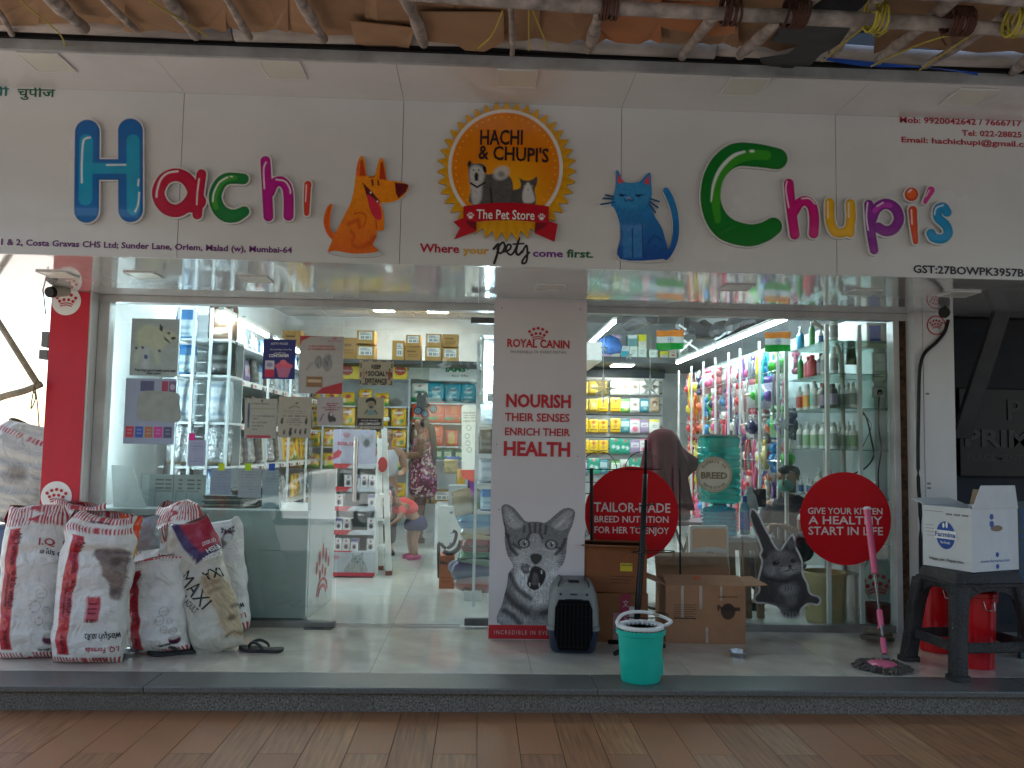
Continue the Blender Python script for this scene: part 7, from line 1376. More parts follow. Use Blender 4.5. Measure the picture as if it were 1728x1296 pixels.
# black wire display stand
WS = thing("wire_stand", "black leaning pole stand with wire hoops behind the teal bucket", "display stand", tuple(G(1080, 1105))); Yw = -.52
pts = [P(1090, 742, -.36), P(1089, 800, -.38), P(1085, 900, -.45), P(1078, 1000, -.52), P(1072, 1085, -.58)]; b = MB(); b.tube(pts[:2], .010, 8); b.tube(pts[1:], [.016, .018, .019, .020], 10); b.build("pole", M_black, WS, smooth=True)
for cx, cy, rx, Yh in ((1092, 852, 14, -.44), (1092, 889, 20, -.46), (1102, 931, 36, -.5), (1090, 1038, 38, -.55)):
 q = P(cx, cy, Yh); b = MB(); r = rx*mpp(Yh); b.tube([q+np.array([r*math.cos(a), r*.9*math.sin(a), .01*math.cos(a+1)]) for a in np.linspace(0, 2*PI, 25)], .003, 5, caps=False); b.build("wire_hoop", M_black, WS, smooth=True)
for cx in (1011, 1085):
 b = MB(); b.tube([P(cx+30*math.cos(a), 792-30*math.sin(a), -.10) for a in np.linspace(0, PI, 15)], .003, 5); b.tube([P(cx-30, 792, -.10), P(cx+30, 792, -.10)], .003, 5); b.build("wire_arch", M_black, WS)
for px, r in ((998, .012), (1147, .006)): b = MB(); b.tube([P(px, 790, -.10), P(px+1, 950 if px < 1000 else 990, -.08)], r, 8); b.build("frame_bar", M_black, WS)
for a in (.3, 2.3, 3.9, 5.3):
 q0 = P(1072, 1086, -.58); q1 = q0+np.array([.20*math.cos(a), .20*math.sin(a), 0]); b = MB(); b.tube([(q0[0], q0[1], .05), (q1[0], q1[1], .018)], .014, 8); b.build("foot", M_black, WS)
# mop
MP = thing("mop", "spin mop with pink handle and grey stranded head leaning at the right pane", "mop", tuple(G(1487, 1132))); M_pk = mat("pink_plastic", C('e0688a'), .4, var=.06, coat=.2)
top, bot = P(1463, 857, -.42), G(1494, 1122)+np.array([0, 0, .035]); ax = lambda t: top+(bot-top)*t
for nme, t0, t1, r, m in (("grip_cap", 0, .018, .022, M_white), ("grip", .018, .46, .0195, M_pk), ("tube", .46, .86, .0085, M_steel), ("clamp", .70, .80, .0165, M_pk), ("socket", .875, .97, .0155, M_pk)):
 b = MB(); b.tube([ax(t0), ax((t0+t1)/2), ax(t1)], [r, r*1.03, r*.95], 14); b.build(nme, m, MP, auto=40)
b = MB(); e = ax(.785); b.tube([e, e+np.array([-.02, 0, -.03])], [.01, .004], 8); b.build("clamp_lever", M_pk, MP)
q = G(1489, 1128); b = MB(); b.lathe([(.085, .014), (.088, .022), (.07, .034), (.03, .040), (0, .041)], q[0], q[1], 0, 32); b.build("head_plate", M_pk, MP, smooth=True); b = MB(); b.tube([(bot[0]-.02, bot[1], .045), (bot[0]+.02, bot[1], .045)], .013, 10); b.build("hinge", mat("grey_plastic", (.2, .2, .2), .5), MP)
b = MB()
for i in range(300):
 a = RNG.uniform(0, 2*PI); L = RNG.uniform(.10, .165); r0 = RNG.uniform(.04, .08); z0 = RNG.uniform(.012, .024); c_ = RNG.uniform(.6, 1.3)*np.array([.105, .09, .072]); a2 = a+RNG.uniform(-.25, .25)
 b.tube([(q[0]+r0*math.cos(a), q[1]+r0*math.sin(a), z0), (q[0]+(r0+L)*.5*math.cos((a+a2)/2)*1.1, q[1]+(r0+L)*.5*math.sin((a+a2)/2)*1.1, z0+RNG.uniform(-.003, .01)), (q[0]+L*1.0*math.cos(a2), q[1]+L*.95*math.sin(a2), RNG.uniform(.005, .011))], .0048, 4, col=c_)
o = b.build("mop_strands", vmat("mop_yarn", .9), MP, colors=True); o['kind'] = 'stuff'
# stool, bins, white carton
M_st = mat("charcoal_stool_plastic", (.02, .02, .022), .5, var=.3, spec=.35, bump=.8, bscale=70, dirt=.2)
sc_ = G(1622, 1128); SX, SYs = P(1636, 1000, -.92)[0], -.92; ST = thing("plastic_stool", "charcoal plastic stool with four splayed legs under the white carton", "stool", (SX, SYs, 0)); HS = .56
WLOC[ST.name] = np.zeros(3)
loft("seat", [[(x, y, z) for x, y, _ in carrier_ring(0, hw, -hw, hw, r=.04)] for z, hw in ((HS-.075, .235), (HS-.06, .235), (HS-.055, .222), (HS-.02, .215), (HS-.004, .205), (HS, .19))], M_st, ST)
def leg(sx, sy):
 top_, bt = (.195*sx, .195*sy), (.262*sx, .262*sy); rings = []
 for z, w2, k in ((HS-.072, .052, 0), (HS*.6, .046, .42), (HS*.3, .044, .72), (.03, .046, .98), (.028, .055, .98), (.001, .056, 1)):
  cx, cy = top_[0]+(bt[0]-top_[0])*k, top_[1]+(bt[1]-top_[1])*k; rings.append([(cx+x, cy+y, z) for x, y, _ in carrier_ring(0, w2, -w2, w2, r=.02, n=3)])
 loft("leg", rings[::-1], M_st, ST, auto=50)
for sx in (-1, 1):
 for sy in (-1, 1): leg(sx, sy)
def arch(side):     # curved apron between two legs
 n = 14; th = .02; b = MB()
 for zt2, zf in ((HS-.074, lambda u: HS-.10-.16*abs(u)**3.2), ):
  P0 = [];
  for i in range(n+1):
   u = -1+2*i/n; hw = .20+.03*(1-1); x = u*(.2+.02*abs(u)); P0.append((x, zt2, zf(u)))
  for i in range(n):
   (xa_, t1_, b1_), (xb_, t2_, b2_) = P0[i], P0[i+1]; y = -.222; b.add([(xa_, y, b1_), (xb_, y, b2_), (xb_, y, t2_), (xa_, y, t1_), (xa_, y+th, b1_), (xb_, y+th, b2_), (xb_, y+th, t2_), (xa_, y+th, t1_)], [(0, 1, 2, 3), (7, 6, 5, 4), (0, 4, 5, 1), (2, 6, 7, 3)])
 me = b.mesh("apron"); o = link("apron", me, M_st, ST); o.rotation_euler = (0, 0, side*PI/2)
 b = MB(); b.box(-.205, .205, -.252, -.228, .135, .19); o = link("crossbar", b.mesh("crossbar"), M_st, ST); o.rotation_euler = (0, 0, side*PI/2); bv = o.modifiers.new("b", 'BEVEL'); bv.width = .006
for s in range(4): arch(s)
ST.rotation_euler = (0, 0, R(7)); ST.scale = (.93, .8, 1)
M_rb = mat("red_bin_plastic", (.6, .004, .01), .3, var=.05, coat=.3)
for (px, py, Y, r, lab) in ((1646, 1130, -.86, .115, "red plastic bin with wire handle under the charcoal stool"), (1580, 1090, -.50, .11, "second red bin half hidden behind the stool leg")):
 q = P(px, py, Y); t = thing("red_bin", lab, "bin", (q[0], Y, 0)); b = MB(); b.lathe([(r*.84, .002), (r*.86, .01), (r*.97, .33), (r*.98, .37), (r*1.06, .372), (r*1.07, .40), (r*1.0, .402), (r*.95, .36), (r*.82, .03), (0, .028)], q[0], Y, 0, 32); b.build("bin_body", M_rb, t, auto=30)
 b = MB(); b.lathe([(r*1.08, .403), (r*1.085, .425), (r*1.0, .433), (0, .44)], q[0], Y, 0, 32); b.build("lid", M_rb, t, auto=30)
 b = MB(); y = Y-r*1.1; b.tube([(q[0]-.02, y, .385), (q[0]-.012, y-.01, .34), (q[0]+.05, y+.01, .335), (q[0]+.055, y+.02, .38)], .003, 6); b.build("wire_handle", M_steel, t)
q = P(1568, 1040, -.3); MB().box(q[0]-.05, q[0]+.12, -.30, -.28, .0, .42).build("leaning_board", mat("printed_beige", (.42, .38, .3), .7, var=.2)); tag(bpy.data.objects["leaning_board"], "beige printed board behind the stool legs", "board")
# white carton on the stool
FB = thing("white_carton", "open white carton with blue oval brand mark standing on the charcoal stool", "carton", (0, 0, 0)); M_wc = mat("white_carton_board", (.60, .61, .62), .6, var=.05, dirt=.12); M_in = mat("carton_inside", (.25, .18, .12), .8, var=.1)
Lw, Rw, H_ = .315, .38, .345; a35 = R(33)
b = MB(); th = .006
for x0, x1, y0, y1 in ((-Lw, 0, 0, th), (-Lw, 0, Rw-th, Rw), (-Lw, -Lw+th, th, Rw-th), (-th, 0, th, Rw-th)): b.box(x0, x1, y0, y1, .001, H_)
b.box(-Lw+.002, -.002, .002, Rw-.002, 0, .003); link("box_walls", b.mesh("box_walls"), M_wc, FB)
def flap(pts, m=M_wc):
 b = MB(); p = np.array(pts, float); n = len(p); nn = np.cross(p[1]-p[0], p[-1]-p[0]); nn = nn/np.linalg.norm(nn)*.004; b.add(np.vstack([p, p+nn]), [tuple(range(n)), tuple(range(2*n-1, n-1, -1))]+[(i, i+n, (i+1) % n+n, (i+1) % n) for i in range(n)]); link("flap", b.mesh("flap"), m, FB)
flap([(.001, .0, H_), (.001, Rw, H_), (.02, Rw-.05, H_+.13), (.02, .05, H_+.13)]); flap([(-Lw, .02, H_), (-Lw, Rw-.02, H_), (-Lw-.11, Rw-.02, H_+.03), (-Lw-.11, .04, H_+.03)]); flap([(-Lw+.02, Rw, H_), (-.02, Rw, H_), (-.03, Rw+.02, H_+.09), (-Lw+.03, Rw+.02, H_+.09)], M_in); flap([(-Lw+.02, -.001, H_-.002), (-.01, -.001, H_-.002), (-.02, .10, H_-.03), (-Lw+.02, .10, H_-.03)], M_wc)
I_bl = mat("ink_royal_blue", C('1c4898'), .5); yb = -.0006
b = MB(); b.add([(-.165+.06*math.cos(a), yb-.0006, .185+.078*math.sin(a)) for a in np.linspace(0, 2*PI, 37)[:-1]], [tuple(range(36))]); link("oval_mark", b.mesh("oval_mark"), I_bl, FB)
rect(FB, "mark_band", -.235, -.095, .165, .212, yb-.0008, T_white);
for k_, s_, x0, x1, z, h, m in (("l", "Farmina", -.23, -.10, .176, .03, I_bl), ("l", "Pet Foods", -.195, -.135, .138, .015, T_white), ("l", "Happy pet. Happy you.", -.27, -.05, .04, .017, T_black)): letters(s_, (x0, yb-.0022, z), (x1, yb-.0022, z), h, m, FB, bold=.015, shear=0)
for dx, hh in ((-.176, .03), (-.155, .038)):
 b = MB(); b.add([(dx+.007*math.cos(a), yb-.0024, .225+hh/2+hh/2*math.sin(a)) for a in np.linspace(0, 2*PI, 13)[:-1]], [tuple(range(12))]); link("mark_figure", b.mesh("mark_figure"), T_white, FB)
for i in range(4): rect(FB, "print_line", -.30+.005*i, -.24, .235-.02*i, .2365-.02*i, yb, T_black)
rect(FB, "print_line", -.30, -.18, H_-.03, H_-.028, yb, T_black)
for i in range(3): rect(FB, "code_bar", -.16+.05*i, -.12+.05*i, H_-.045, H_-.035, yb, mat("ink_mid_grey", (.2, .2, .2), .6))
letters("www.farmina.com", (.0012, .06, .05), (.0012, .30, .05), .017, I_bl, FB, n=(1, 0, 0))
for yy, zz, r in ((.16, .30, .016), (.16, .26, .018), (.2, .07+.02, .014), (.2, .025, .014)): b = MB(); b.add([(.0014, yy+r*math.cos(a), zz+r*math.sin(a)) for a in np.linspace(0, 2*PI, 17)[:-1]], [tuple(range(16))]); link("blue_dot", b.mesh("blue_dot"), I_bl, FB)
b = MB(); b.add([(.0012, .20+.05*math.cos(a), .235+.017*math.sin(a)) for a in np.linspace(0, 2*PI, 21)[:-1]], [tuple(range(20))]); link("hand_hole", b.mesh("hand_hole"), M_in, FB)
q = P(1642, 967, -1.10); FB.location = (q[0], -1.10, HS+.002); FB.rotation_euler = (0, 0, R(-68))
# ================================================================== LARGER THINGS INSIDE
# maroon cloth over a stand
q = P(1118, 900, .75); DC = thing("draped_cloth", "maroon cloth draped over a round topped stand behind the red sticker", "cloth", (q[0], .75, 0)); WLOC[DC.name] = np.zeros(3); DC.location = (q[0], .75, 0)
zt0 = P(1113, 722, .75)[2]; b = MB(); nv, na = 40, 96; pts = np.zeros((nv+1, na+1, 3))
for i in range(nv+1):
 v = i/nv
 for j in range(na+1):
  a = 2*PI*j/na; dome = math.sqrt(max(0, 1-(1-min(v/.22, 1))**2)); r = .135*dome+.05*max(0, v-.22)
  fold = max(0, v-.12)*.085*math.sin(a*9+1.2*math.sin(a*2))+max(0, v-.3)*.03*math.sin(a*17+2); corner = .20*math.exp(-((v-.42)/.13)**2)*math.exp(-((((a+PI) % (2*PI))-PI-.15)/.42)**2)*.75
  hem = .0 if v < .5 else (v-.5)*.25*math.sin(a+.4); pts[i, j] = ((r+fold*.8+corner)*math.cos(a), (r+fold)*math.sin(a)*.8, zt0-.62*v-hem*.6-.05*corner)
b.grid(pts); link("cloth", b.mesh("cloth", smooth=True), mat("maroon_cloth", C('64202c'), .85, var=.12, bump=.2, bscale=200), DC); b = MB(); b.tube([(0, 0, 0), (0, 0, zt0-.06)], .018, 8); b.lathe([(.12, 0), (.12, .02), (.02, .03)], n=16); link("stand_pole", b.mesh("stand_pole"), M_black, DC)
# low mesh cage / tables behind the red sticker
TBm = thing("folding_table", "maroon topped folding table with crossed black legs right of the red sticker", "table", (0, 0, 0)); a_ = P(1140, 878, 1.0); c_ = P(1195, 884, 1.0); MB().box(a_[0]-.25, c_[0]+.02, .85, 1.25, a_[2]-.03, a_[2]).build("table_top", mat("maroon_laminate", C('5c2848'), .4, var=.1), TBm)
for (p0, p1) in (((1135, 990), (1168, 888)), ((1140, 893), (1172, 990))): b = MB(); b.tube([P(*p0, .9), P(*p1, .9)], .012, 6); b.build("leg", M_black, TBm)
gp = thing("grey_pouch", "grey pouch lying on the maroon folding table", "pouch", tuple(a_)); b = MB(); b.lathe([(.001, 0), (.07, .005), (.08, .04), (.05, .08), (.001, .09)], a_[0]+.03, 1.0, a_[2]+.001, 14, sx=1.2, sy=.7); b.build("pouch_body", mat("dark_grey_cloth", (.06, .065, .08), .7, var=.2), gp, smooth=True)
# water tank and bottle on a brown bench
BN = thing("wooden_bench", "brown wooden stand carrying the teal water bottle", "stand", (0, 0, 0)); q0, q1 = P(1170, 903, .55), P(1275, 903, .55); M_bw = mat("brown_wood", (.20, .12, .06), .6, var=.2, stretch=(1, 1, .2), scale=12)
MB().box(q0[0], q1[0], .40, .80, q0[2]-.03, q0[2]).build("bench_top", mat("grey_green_top", (.28, .32, .3), .5), BN); MB().box(q0[0]+.01, q1[0]-.01, .405, .43, q0[2]-.09, q0[2]-.032).build("apron", M_bw, BN)
for x in (q0[0]+.03, q1[0]-.12, q1[0]-.03):
 for y in (.42, .77): b = MB(); b.add([(x-.025, y-.02, q0[2]-.032), (x+.025, y-.02, q0[2]-.032), (x+.045, y-.02, 0), (x-.0, y-.02, 0), (x-.025, y+.02, q0[2]-.032), (x+.025, y+.02, q0[2]-.032), (x+.045, y+.02, 0), (x, y+.02, 0)], [(0, 1, 2, 3), (7, 6, 5, 4), (0, 4, 5, 1), (1, 5, 6, 2), (2, 6, 7, 3), (3, 7, 4, 0)]); b.build("leg", M_bw, BN)
def translucent(name, col, a=.55, rough=.15):
 if name in MATS: return MATS[name]
 m = mat(name, col, rough, var=.12, coat=.4); N = m.node_tree.nodes; L = m.node_tree.links; bs = N["Principled BSDF"]; t = N.new("ShaderNodeBsdfTransparent"); t.inputs[0].default_value = (*(np.clip(np.array(C(col) if isinstance(col, str) else col)*1.6+.15, 0, 1)), 1); mx = N.new("ShaderNodeMixShader"); mx.inputs[0].default_value = a; L.new(t.outputs[0], mx.inputs[1]); L.new(bs.outputs[0], mx.inputs[2]); L.new(mx.outputs[0], N["Material Output"].inputs[0]); return m
M_tw = translucent("teal_water_plastic", '0ca4b4', .55); M_tt = translucent("turquoise_tank_plastic", '1cb8b0', .6)
q = P(1214, 903, .6); zb0 = q[2]+.001; WBt = thing("water_bottle", "large teal ribbed water bottle under the turquoise tank", "water bottle", (q[0], .6, zb0)); prof = [(.10, 0), (.125, .01)]
for i in range(6): z = .03+i*.036; prof += [(.132, z), (.132, z+.018), (.122, z+.024), (.122, z+.030)]
prof += [(.128, .25), (.11, .275), (.06, .285), (.055, .30)]; sc0 = (P(1214, 852, .6)[2]-zb0)/.30
b = MB(); b.lathe([(r, z*sc0) for r, z in prof], q[0], .6, zb0, 32); b.build("bottle_body", M_tw, WBt, smooth=True)
b = MB(); b.lathe([(.05, 0), (.05, .012), (0, .012)], q[0], .6, zb0+.302*sc0, 20); b.build("neck_collar", M_dark, WBt)
A_, B_ = P(1180, 733, .6), P(1245, 852, .6); TK = thing("water_tank", "turquoise plastic tank with pale metal lid above the water bottle", "tank", (q[0], .6, B_[2])); zz0 = B_[2]+.012
rings = [[(x+(A_[0]+B_[0])/2, y+.6, z) for x, y, _ in carrier_ring(0, hw, -hw, hw, r=.04)] for z, hw in [(zz0, .10), (zz0+.01, .125)]+[(zz0+.03+i*.05+d, .135-dd) for i in range(8) for d, dd in ((0, 0), (.03, 0), (.036, .006), (.044, .006))]+[(A_[2]-.03, .135), (A_[2]-.012, .12)]]
b = MB(); n = len(rings[0]); b.add([p for r_ in rings for p in r_], [(i*n+k, i*n+(k+1) % n, (i+1)*n+(k+1) % n, (i+1)*n+k) for i in range(len(rings)-1) for k in range(n)]+[tuple(range(n-1, -1, -1)), tuple(range((len(rings)-1)*n, len(rings)*n))]); b.build("tank_body", M_tt, TK, auto=35)
xm = (A_[0]+B_[0])/2; MB().box(xm-.15, xm+.15, .45, .75, A_[2]-.0115, A_[2]+.0).build("lid", mat("galvanised", (.4, .42, .4), .3, metal=.6, var=.2), TK)
q = P(1257, 902, .5); PR['o12'].place((q[0], .5, q[2]+.001), 0, (1, 1, 1.1), "clear and blue bottle with blue cap right of the teal water bottle", None)
t = thing("standee_bag", "orange and white crown pack standing behind the open carton", "pack", tuple(P(1197, 1000, .12)))
def rc(X, Y):
 a = Art(X, Y, C('b8b4b0')); a.fill(np.maximum(np.hypot(np.maximum(np.abs(X-1197)-26, 0), np.maximum(np.abs(Y-925)-30, 0))-3, 927-3*np.cos((X-1197)*.05)*3-900+0*(X) if False else -(928-5*np.cos((X-1197)/22)-Y)*1.0), 'c07818', 1)
 a.mul(.92+.12*vnoise(X*.3, Y*.12, 4)); return a.c
cutout("pack_front", lambda X, Y: np.hypot(np.maximum(np.abs(X-1197)-29, 0), np.maximum(np.abs(Y-960)-69, 0))-3.5, rc, (1160, 884, 1234, 1036), 1.2, .12, .05, M_print, t)
crown(1198, 938, 9, .119, MR, t); lpx("ROYAL CANIN", (1175, 957), (1224, 957), 8, .119, MR, t, bold=.02)
# cream bucket, carrier bag with crown, folded cloth at the right jamb
q = P(1392, 1049, .32); t = thing("cream_bucket", "cream plastic tub between the kitten sticker and the mop", "tub", (q[0], .32, 0)); b = MB(); b.lathe([(.125, .003), (.13, .02), (.148, .33), (.156, .335), (.156, .352), (.146, .354), (.128, .03), (0, .02)], q[0], .32, 0, 32); b.build("tub_body", mat("cream_plastic", (.5, .40, .2), .45, var=.08), t, smooth=True, auto=40)
q = P(1484, 1020, .25); t = thing("carrier_bag", "clear bulging bag printed with red crown dots behind the mop", "plastic bag", (q[0], .25, 0)); b = MB(); na = 40; pts = np.zeros((26, na+1, 3))
for i in range(26):
 v = i/25
 for j in range(na+1): a = 2*PI*j/na; r = .115*(math.sin(PI*(.12+.8*v)))**.6*(1-.3*v)+.012*(vnoise(np.array(a*4), np.array(v*8), 3)-.5); pts[i, j] = (q[0]+r*math.cos(a), .27+r*.7*math.sin(a), .17+v*.34)
b.grid(pts); b.build("bag_film", translucent("cloudy_film", (.5, .56, .53), .42, .3), t, smooth=True); crown(1480, 990, 26, .16, MR, t)
t = thing("red_pot", "dark red pot with lid under the printed bag at the right jamb", "pot", (q[0], .27, 0)); b = MB(); b.lathe([(.07, .002), (.08, .02), (.085, .12), (.09, .122), (.09, .14), (.04, .15), (0, .152)], q[0], .27, 0, 24); b.build("pot_body", mat("dark_red", C('6c1014'), .4), t, auto=30)
q = P(1450, 968, .35); MB().box(q[0]-.12, q[0]+.0, .3, .5, q[2]-.005, q[2]).build("grey_tray", mat("tray_grey", (.3, .32, .33), .5)); tag(bpy.data.objects["grey_tray"], "small grey tray on a low stand left of the printed bag", "tray");
b = MB();
for x in (-.1, -.02): b.box(q[0]+x, q[0]+x+.02, .38, .4, 0, q[2]-.006)
link("stand", b.mesh("stand"), M_white, bpy.data.objects["grey_tray"])
t = thing("coiled_mat", "dirty coiled cloth on the tiles under the right jamb", "cloth", tuple(G(1480, 1090))); q = G(1480, 1085); b = MB(); b.tube([(q[0]+.10*math.cos(a)*(1-.03*a), q[1]+.06*math.sin(a), .018+.006*a) for a in np.linspace(0, 11, 40)], .016, 7); b.build("coil", mat("dirty_cloth", (.14, .12, .08), .9, var=.3), t, smooth=True)
M_thin = vmat("thin_paper_print", .6); N_ = M_thin.node_tree.nodes; L_ = M_thin.node_tree.links; tl = N_.new("ShaderNodeBsdfTranslucent"); mx_ = N_.new("ShaderNodeMixShader"); mx_.inputs[0].default_value = .5
L_.new(N_["Principled BSDF"].inputs["Base Color"].links[0].from_socket, tl.inputs[0]); L_.new(N_["Principled BSDF"].outputs[0], mx_.inputs[1]); L_.new(tl.outputs[0], mx_.inputs[2]); L_.new(mx_.outputs[0], N_["Material Output"].inputs[0])
# paper flags and stars hanging in the right window
def flagp(X0, X1, Y0, Y1):
 def fn(X, Y):
  a = Art(X, Y, C('dce0e4')); t_ = (Y-Y0)/(Y1-Y0); a.c[t_ < .335] = C('e08428'); a.c[t_ > .665] = C('0c9438'); cx, cy = (X0+X1)/2, (Y0+Y1)/2; r = (Y1-Y0)*.13
  a.fill(np.abs(np.hypot(X-cx, Y-cy)-r)-.35, '1c3c94', .6); a.ell(cx, cy, 1.2, 1.2, '1c3c94'); th = np.arctan2(Y-cy, X-cx); a.fill(np.where(np.abs(np.sin(th*6)) < .35, np.hypot(X-cx, Y-cy)-r, 9), '3c5ca8', .6, .7); return a.c
 return fn
for i, (x0, x1, y0, y1, yaw, lab) in enumerate(((1108, 1154, 557, 590, .04, "paper tricolour flag hanging left in the right window"), (1291, 1335, 560, 593, .03, "paper tricolour flag hanging right in the right window"))):
 t = thing("paper_flag", lab, "flag", tuple(P((x0+x1)/2, y1, .22))); st_ = .9
 cutout("flag_sheet", lambda X, Y: np.maximum(np.abs(X-(x0+x1)/2)-(x1-x0)/2, np.abs(Y-(y0+y1)/2-1.0*np.sin((X-x0)*.11))-(y1-y0)/2), flagp(x0, x1, y0, y1), (x0-4, y0-5, x1+4, y1+5), st_, .22, .001, M_thin, t, xf=lambda X, Y: PV(X, Y, .22)+np.stack([0*X, .012*np.sin((X-x0)*.2), 0*X], -1))
 b = MB();
 for x in (x0+2, x1-2): b.tube([P(x, y0+1, .22), P(x-(3 if i else -3), 520, .22)], .0012, 4)
 b.build("string", M_white, t)
M_star = translucent("clear_star_plastic", (.62, .68, .7), .55, .15)
def star(cx, cy, r, n, Y, lab, rin=.4, ty=1.0):
 q = P(cx, cy, Y); t = thing("hanging_star", lab, "star decoration", tuple(q)); k = mpp(Y); m2 = 2*n; b = MB(); pts = [((r if i % 2 == 0 else r*rin)*math.sin(PI*i/n)*k*(ty if i % n else 1), (r if i % 2 == 0 else r*rin)*math.cos(PI*i/n)*k*(1.35 if i in (0, n) and n > 5 else 1)) for i in range(m2)]
 b.add([(q[0]+x, Y, q[2]+z) for x, z in pts]+[(q[0], Y-.018, q[2]), (q[0], Y+.018, q[2])], [(i, (i+1) % m2, m2) for i in range(m2)]+[((i+1) % m2, i, m2+1) for i in range(m2)]); b.build("star_body", M_star, t); zz = q[2]+r*k; b = MB(); b.tube([(q[0], Y, zz), (q[0], Y, 2.0)], .0016, 4); b.build("string", M_white, t)
star(1018, 655, 23, 8, .3, "clear eight pointed star hanging left in the right window"); star(1097, 652, 21, 8, .3, "clear slender star hanging beside the left flag", ty=.8); star(1020, 588, 8, 5, .3, "tiny clear star above the left hanging star"); star(1061, 600, 8, 5, .3, "tiny clear star between the two larger stars"); star(1320, 716, 20, 8, .3, "clear star hanging among the toys right of the water tank")
b = MB(); b.tube(cm([tuple(P(*q, .3)) for q in ((1000, 560), (1018, 568), (1035, 560), (1066, 540), (1085, 545), (1100, 552))], 4, False), .002, 4); tag(b.build("light_string", M_white), "thin white fairy light wire strung over the hanging stars", "light string")
# shelf unit at the door side of the pillar
xl_, xr_ = P(808, 700, .75)[0], P(836, 700, .75)[0]+.22; zsP = [P(820, y, .75)[2] for y in (565, 612, 659, 717, 766, 816, 864)]
unit("pillar_side_unit", "white side shelving packed with white packs against the pillar", xl_, xr_, .75, 1.2, zsP, 2.0, [(xl_-.013, .738), (xl_-.013, 1.21)])
for j, z in enumerate(zsP[1:]): PR[['wht', 'wht2', 'wht', 'drk', 'wht', 'blu'][j]].place((xl_+.085, .86, z+.001), RNG.uniform(-.1, .1), (.75, 1, .62), "%s, %s shelf down in the pillar side unit" % (PR[['wht', 'wht2', 'wht', 'drk', 'wht', 'blu'][j]].desc, ORD[j+1]), "packs in the pillar side unit")
# pile of lying bags by the door
PLN = thing("plinth", "low white plinth under the pile of lying bags", "plinth", (0, 0, 0)); q0, q1 = P(786, 1010, .95), P(832, 1010, .95); MB().box(q0[0]-.02, .05, .95, 1.6, 0, .075).build("plinth_box", M_white, PLN, bevel=.004)
zz = .078
for i, (c_, c2, dx, lab) in enumerate((('d05830', 'b0b8bc', 0, "orange and grey bag lying at the bottom of the pile by the door"), ('94a0ac', '3c3064', -.03, "grey bag with violet end lying second from the bottom of the pile"), ('b0bcb4', '2c6c44', .02, "pale bag with green end lying in the middle of the pile"), ('2c2c30', '8c3038', .04, "black bag with red mark lying above the pale bag"), ('c0a040', 'b0b8c0', .03, "gold and white bag lying second from the top of the pile"), ('1c6ca8', '80c0dc', .02, "bright blue bag lying on top of the pile by the door"))):
 pr = pouch(lab, .36, .42, .16, c_, lab_(('r', -1, .6, 1, 1, c2), ('t', 3, -.5, .2, .6, .5, 'd0d0d0')), seed=30+i, wr=2.2); h = .105 if i else .09
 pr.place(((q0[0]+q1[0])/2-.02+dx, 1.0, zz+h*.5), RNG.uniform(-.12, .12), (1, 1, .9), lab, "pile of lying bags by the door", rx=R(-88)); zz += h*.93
for i, (px, py, c_, c2, lab) in enumerate(((785, 855, 'b8a080', 'd0c8b8', "crinkled clear and tan packet on the blue bag"), (812, 850, 'b4b8b0', '7c8c6c', "crinkled grey packet leaning on the pillar shelves"))):
 q = P(px, py, 1.05); pr = pouch(lab, .16, .2, .08, c_, lab_(('r', -1, .5, 1, 1, c2)), seed=50+i, wr=2.5, name="snack_packet", cat="packet"); pr.place((q[0], 1.05, zz), .3*i, 1, ry=R(-10+20*i))
# white brand boxes
for j, (z0, h) in enumerate(((0, .30), (.302, .30))):
 q = P(762, 940, 2.7); pr = carton("white", .27, .3, h, 'b4b8b8', ops=(('c', -.05, .2, .12, .07, '303438'), ('c', -.05, .16, .08, .04, '3468a8'), ('c', 0, .85, .1, .05, '3468a8')), name="white_carton"); pr.place((q[0], 2.7, z0+.001), 0, 1, "%s of the two plain white cartons right of the woman" % ("lower" if j == 0 else "upper"), "white cartons right of the woman")
q = P(752, 938, 2.72); pr = carton("white", .17, .2, .2, 'a8acac', name="white_carton"); pr.place((P(772, 830, 2.75)[0], 2.75, .604), 0, 1, "small white carton on top of the white carton pair", None)
pr = carton("brown carton marked me-o low by the door", .125, .25, .27, 'a85c34', ops=(('t', 2, -.7, .6, .7, .85, '7c3820'),)); q = P(754, 985, 1.6); o = pr.place((q[0], 1.6, .001), 0, 1); letters("Me-O", (-.055, -.1265, .2), (.055, -.1265, .2), .035, T_black, o, bold=.03)
b = MB(); b.tube(cm([tuple(P(*q, 1.5)) for q in ((741, 975), (740, 930), (742, 916), (752, 925), (765, 918), (770, 900), (764, 896))], 4, False), .014, 8); b.tube(cm([tuple(P(*q, 1.52)) for q in ((748, 930), (760, 934), (774, 925), (776, 912))], 4, False), .02, 8); tag(b.build("black_strap", M_black, smooth=True), "black curved chair frame over the marked carton by the door", "chair frame")
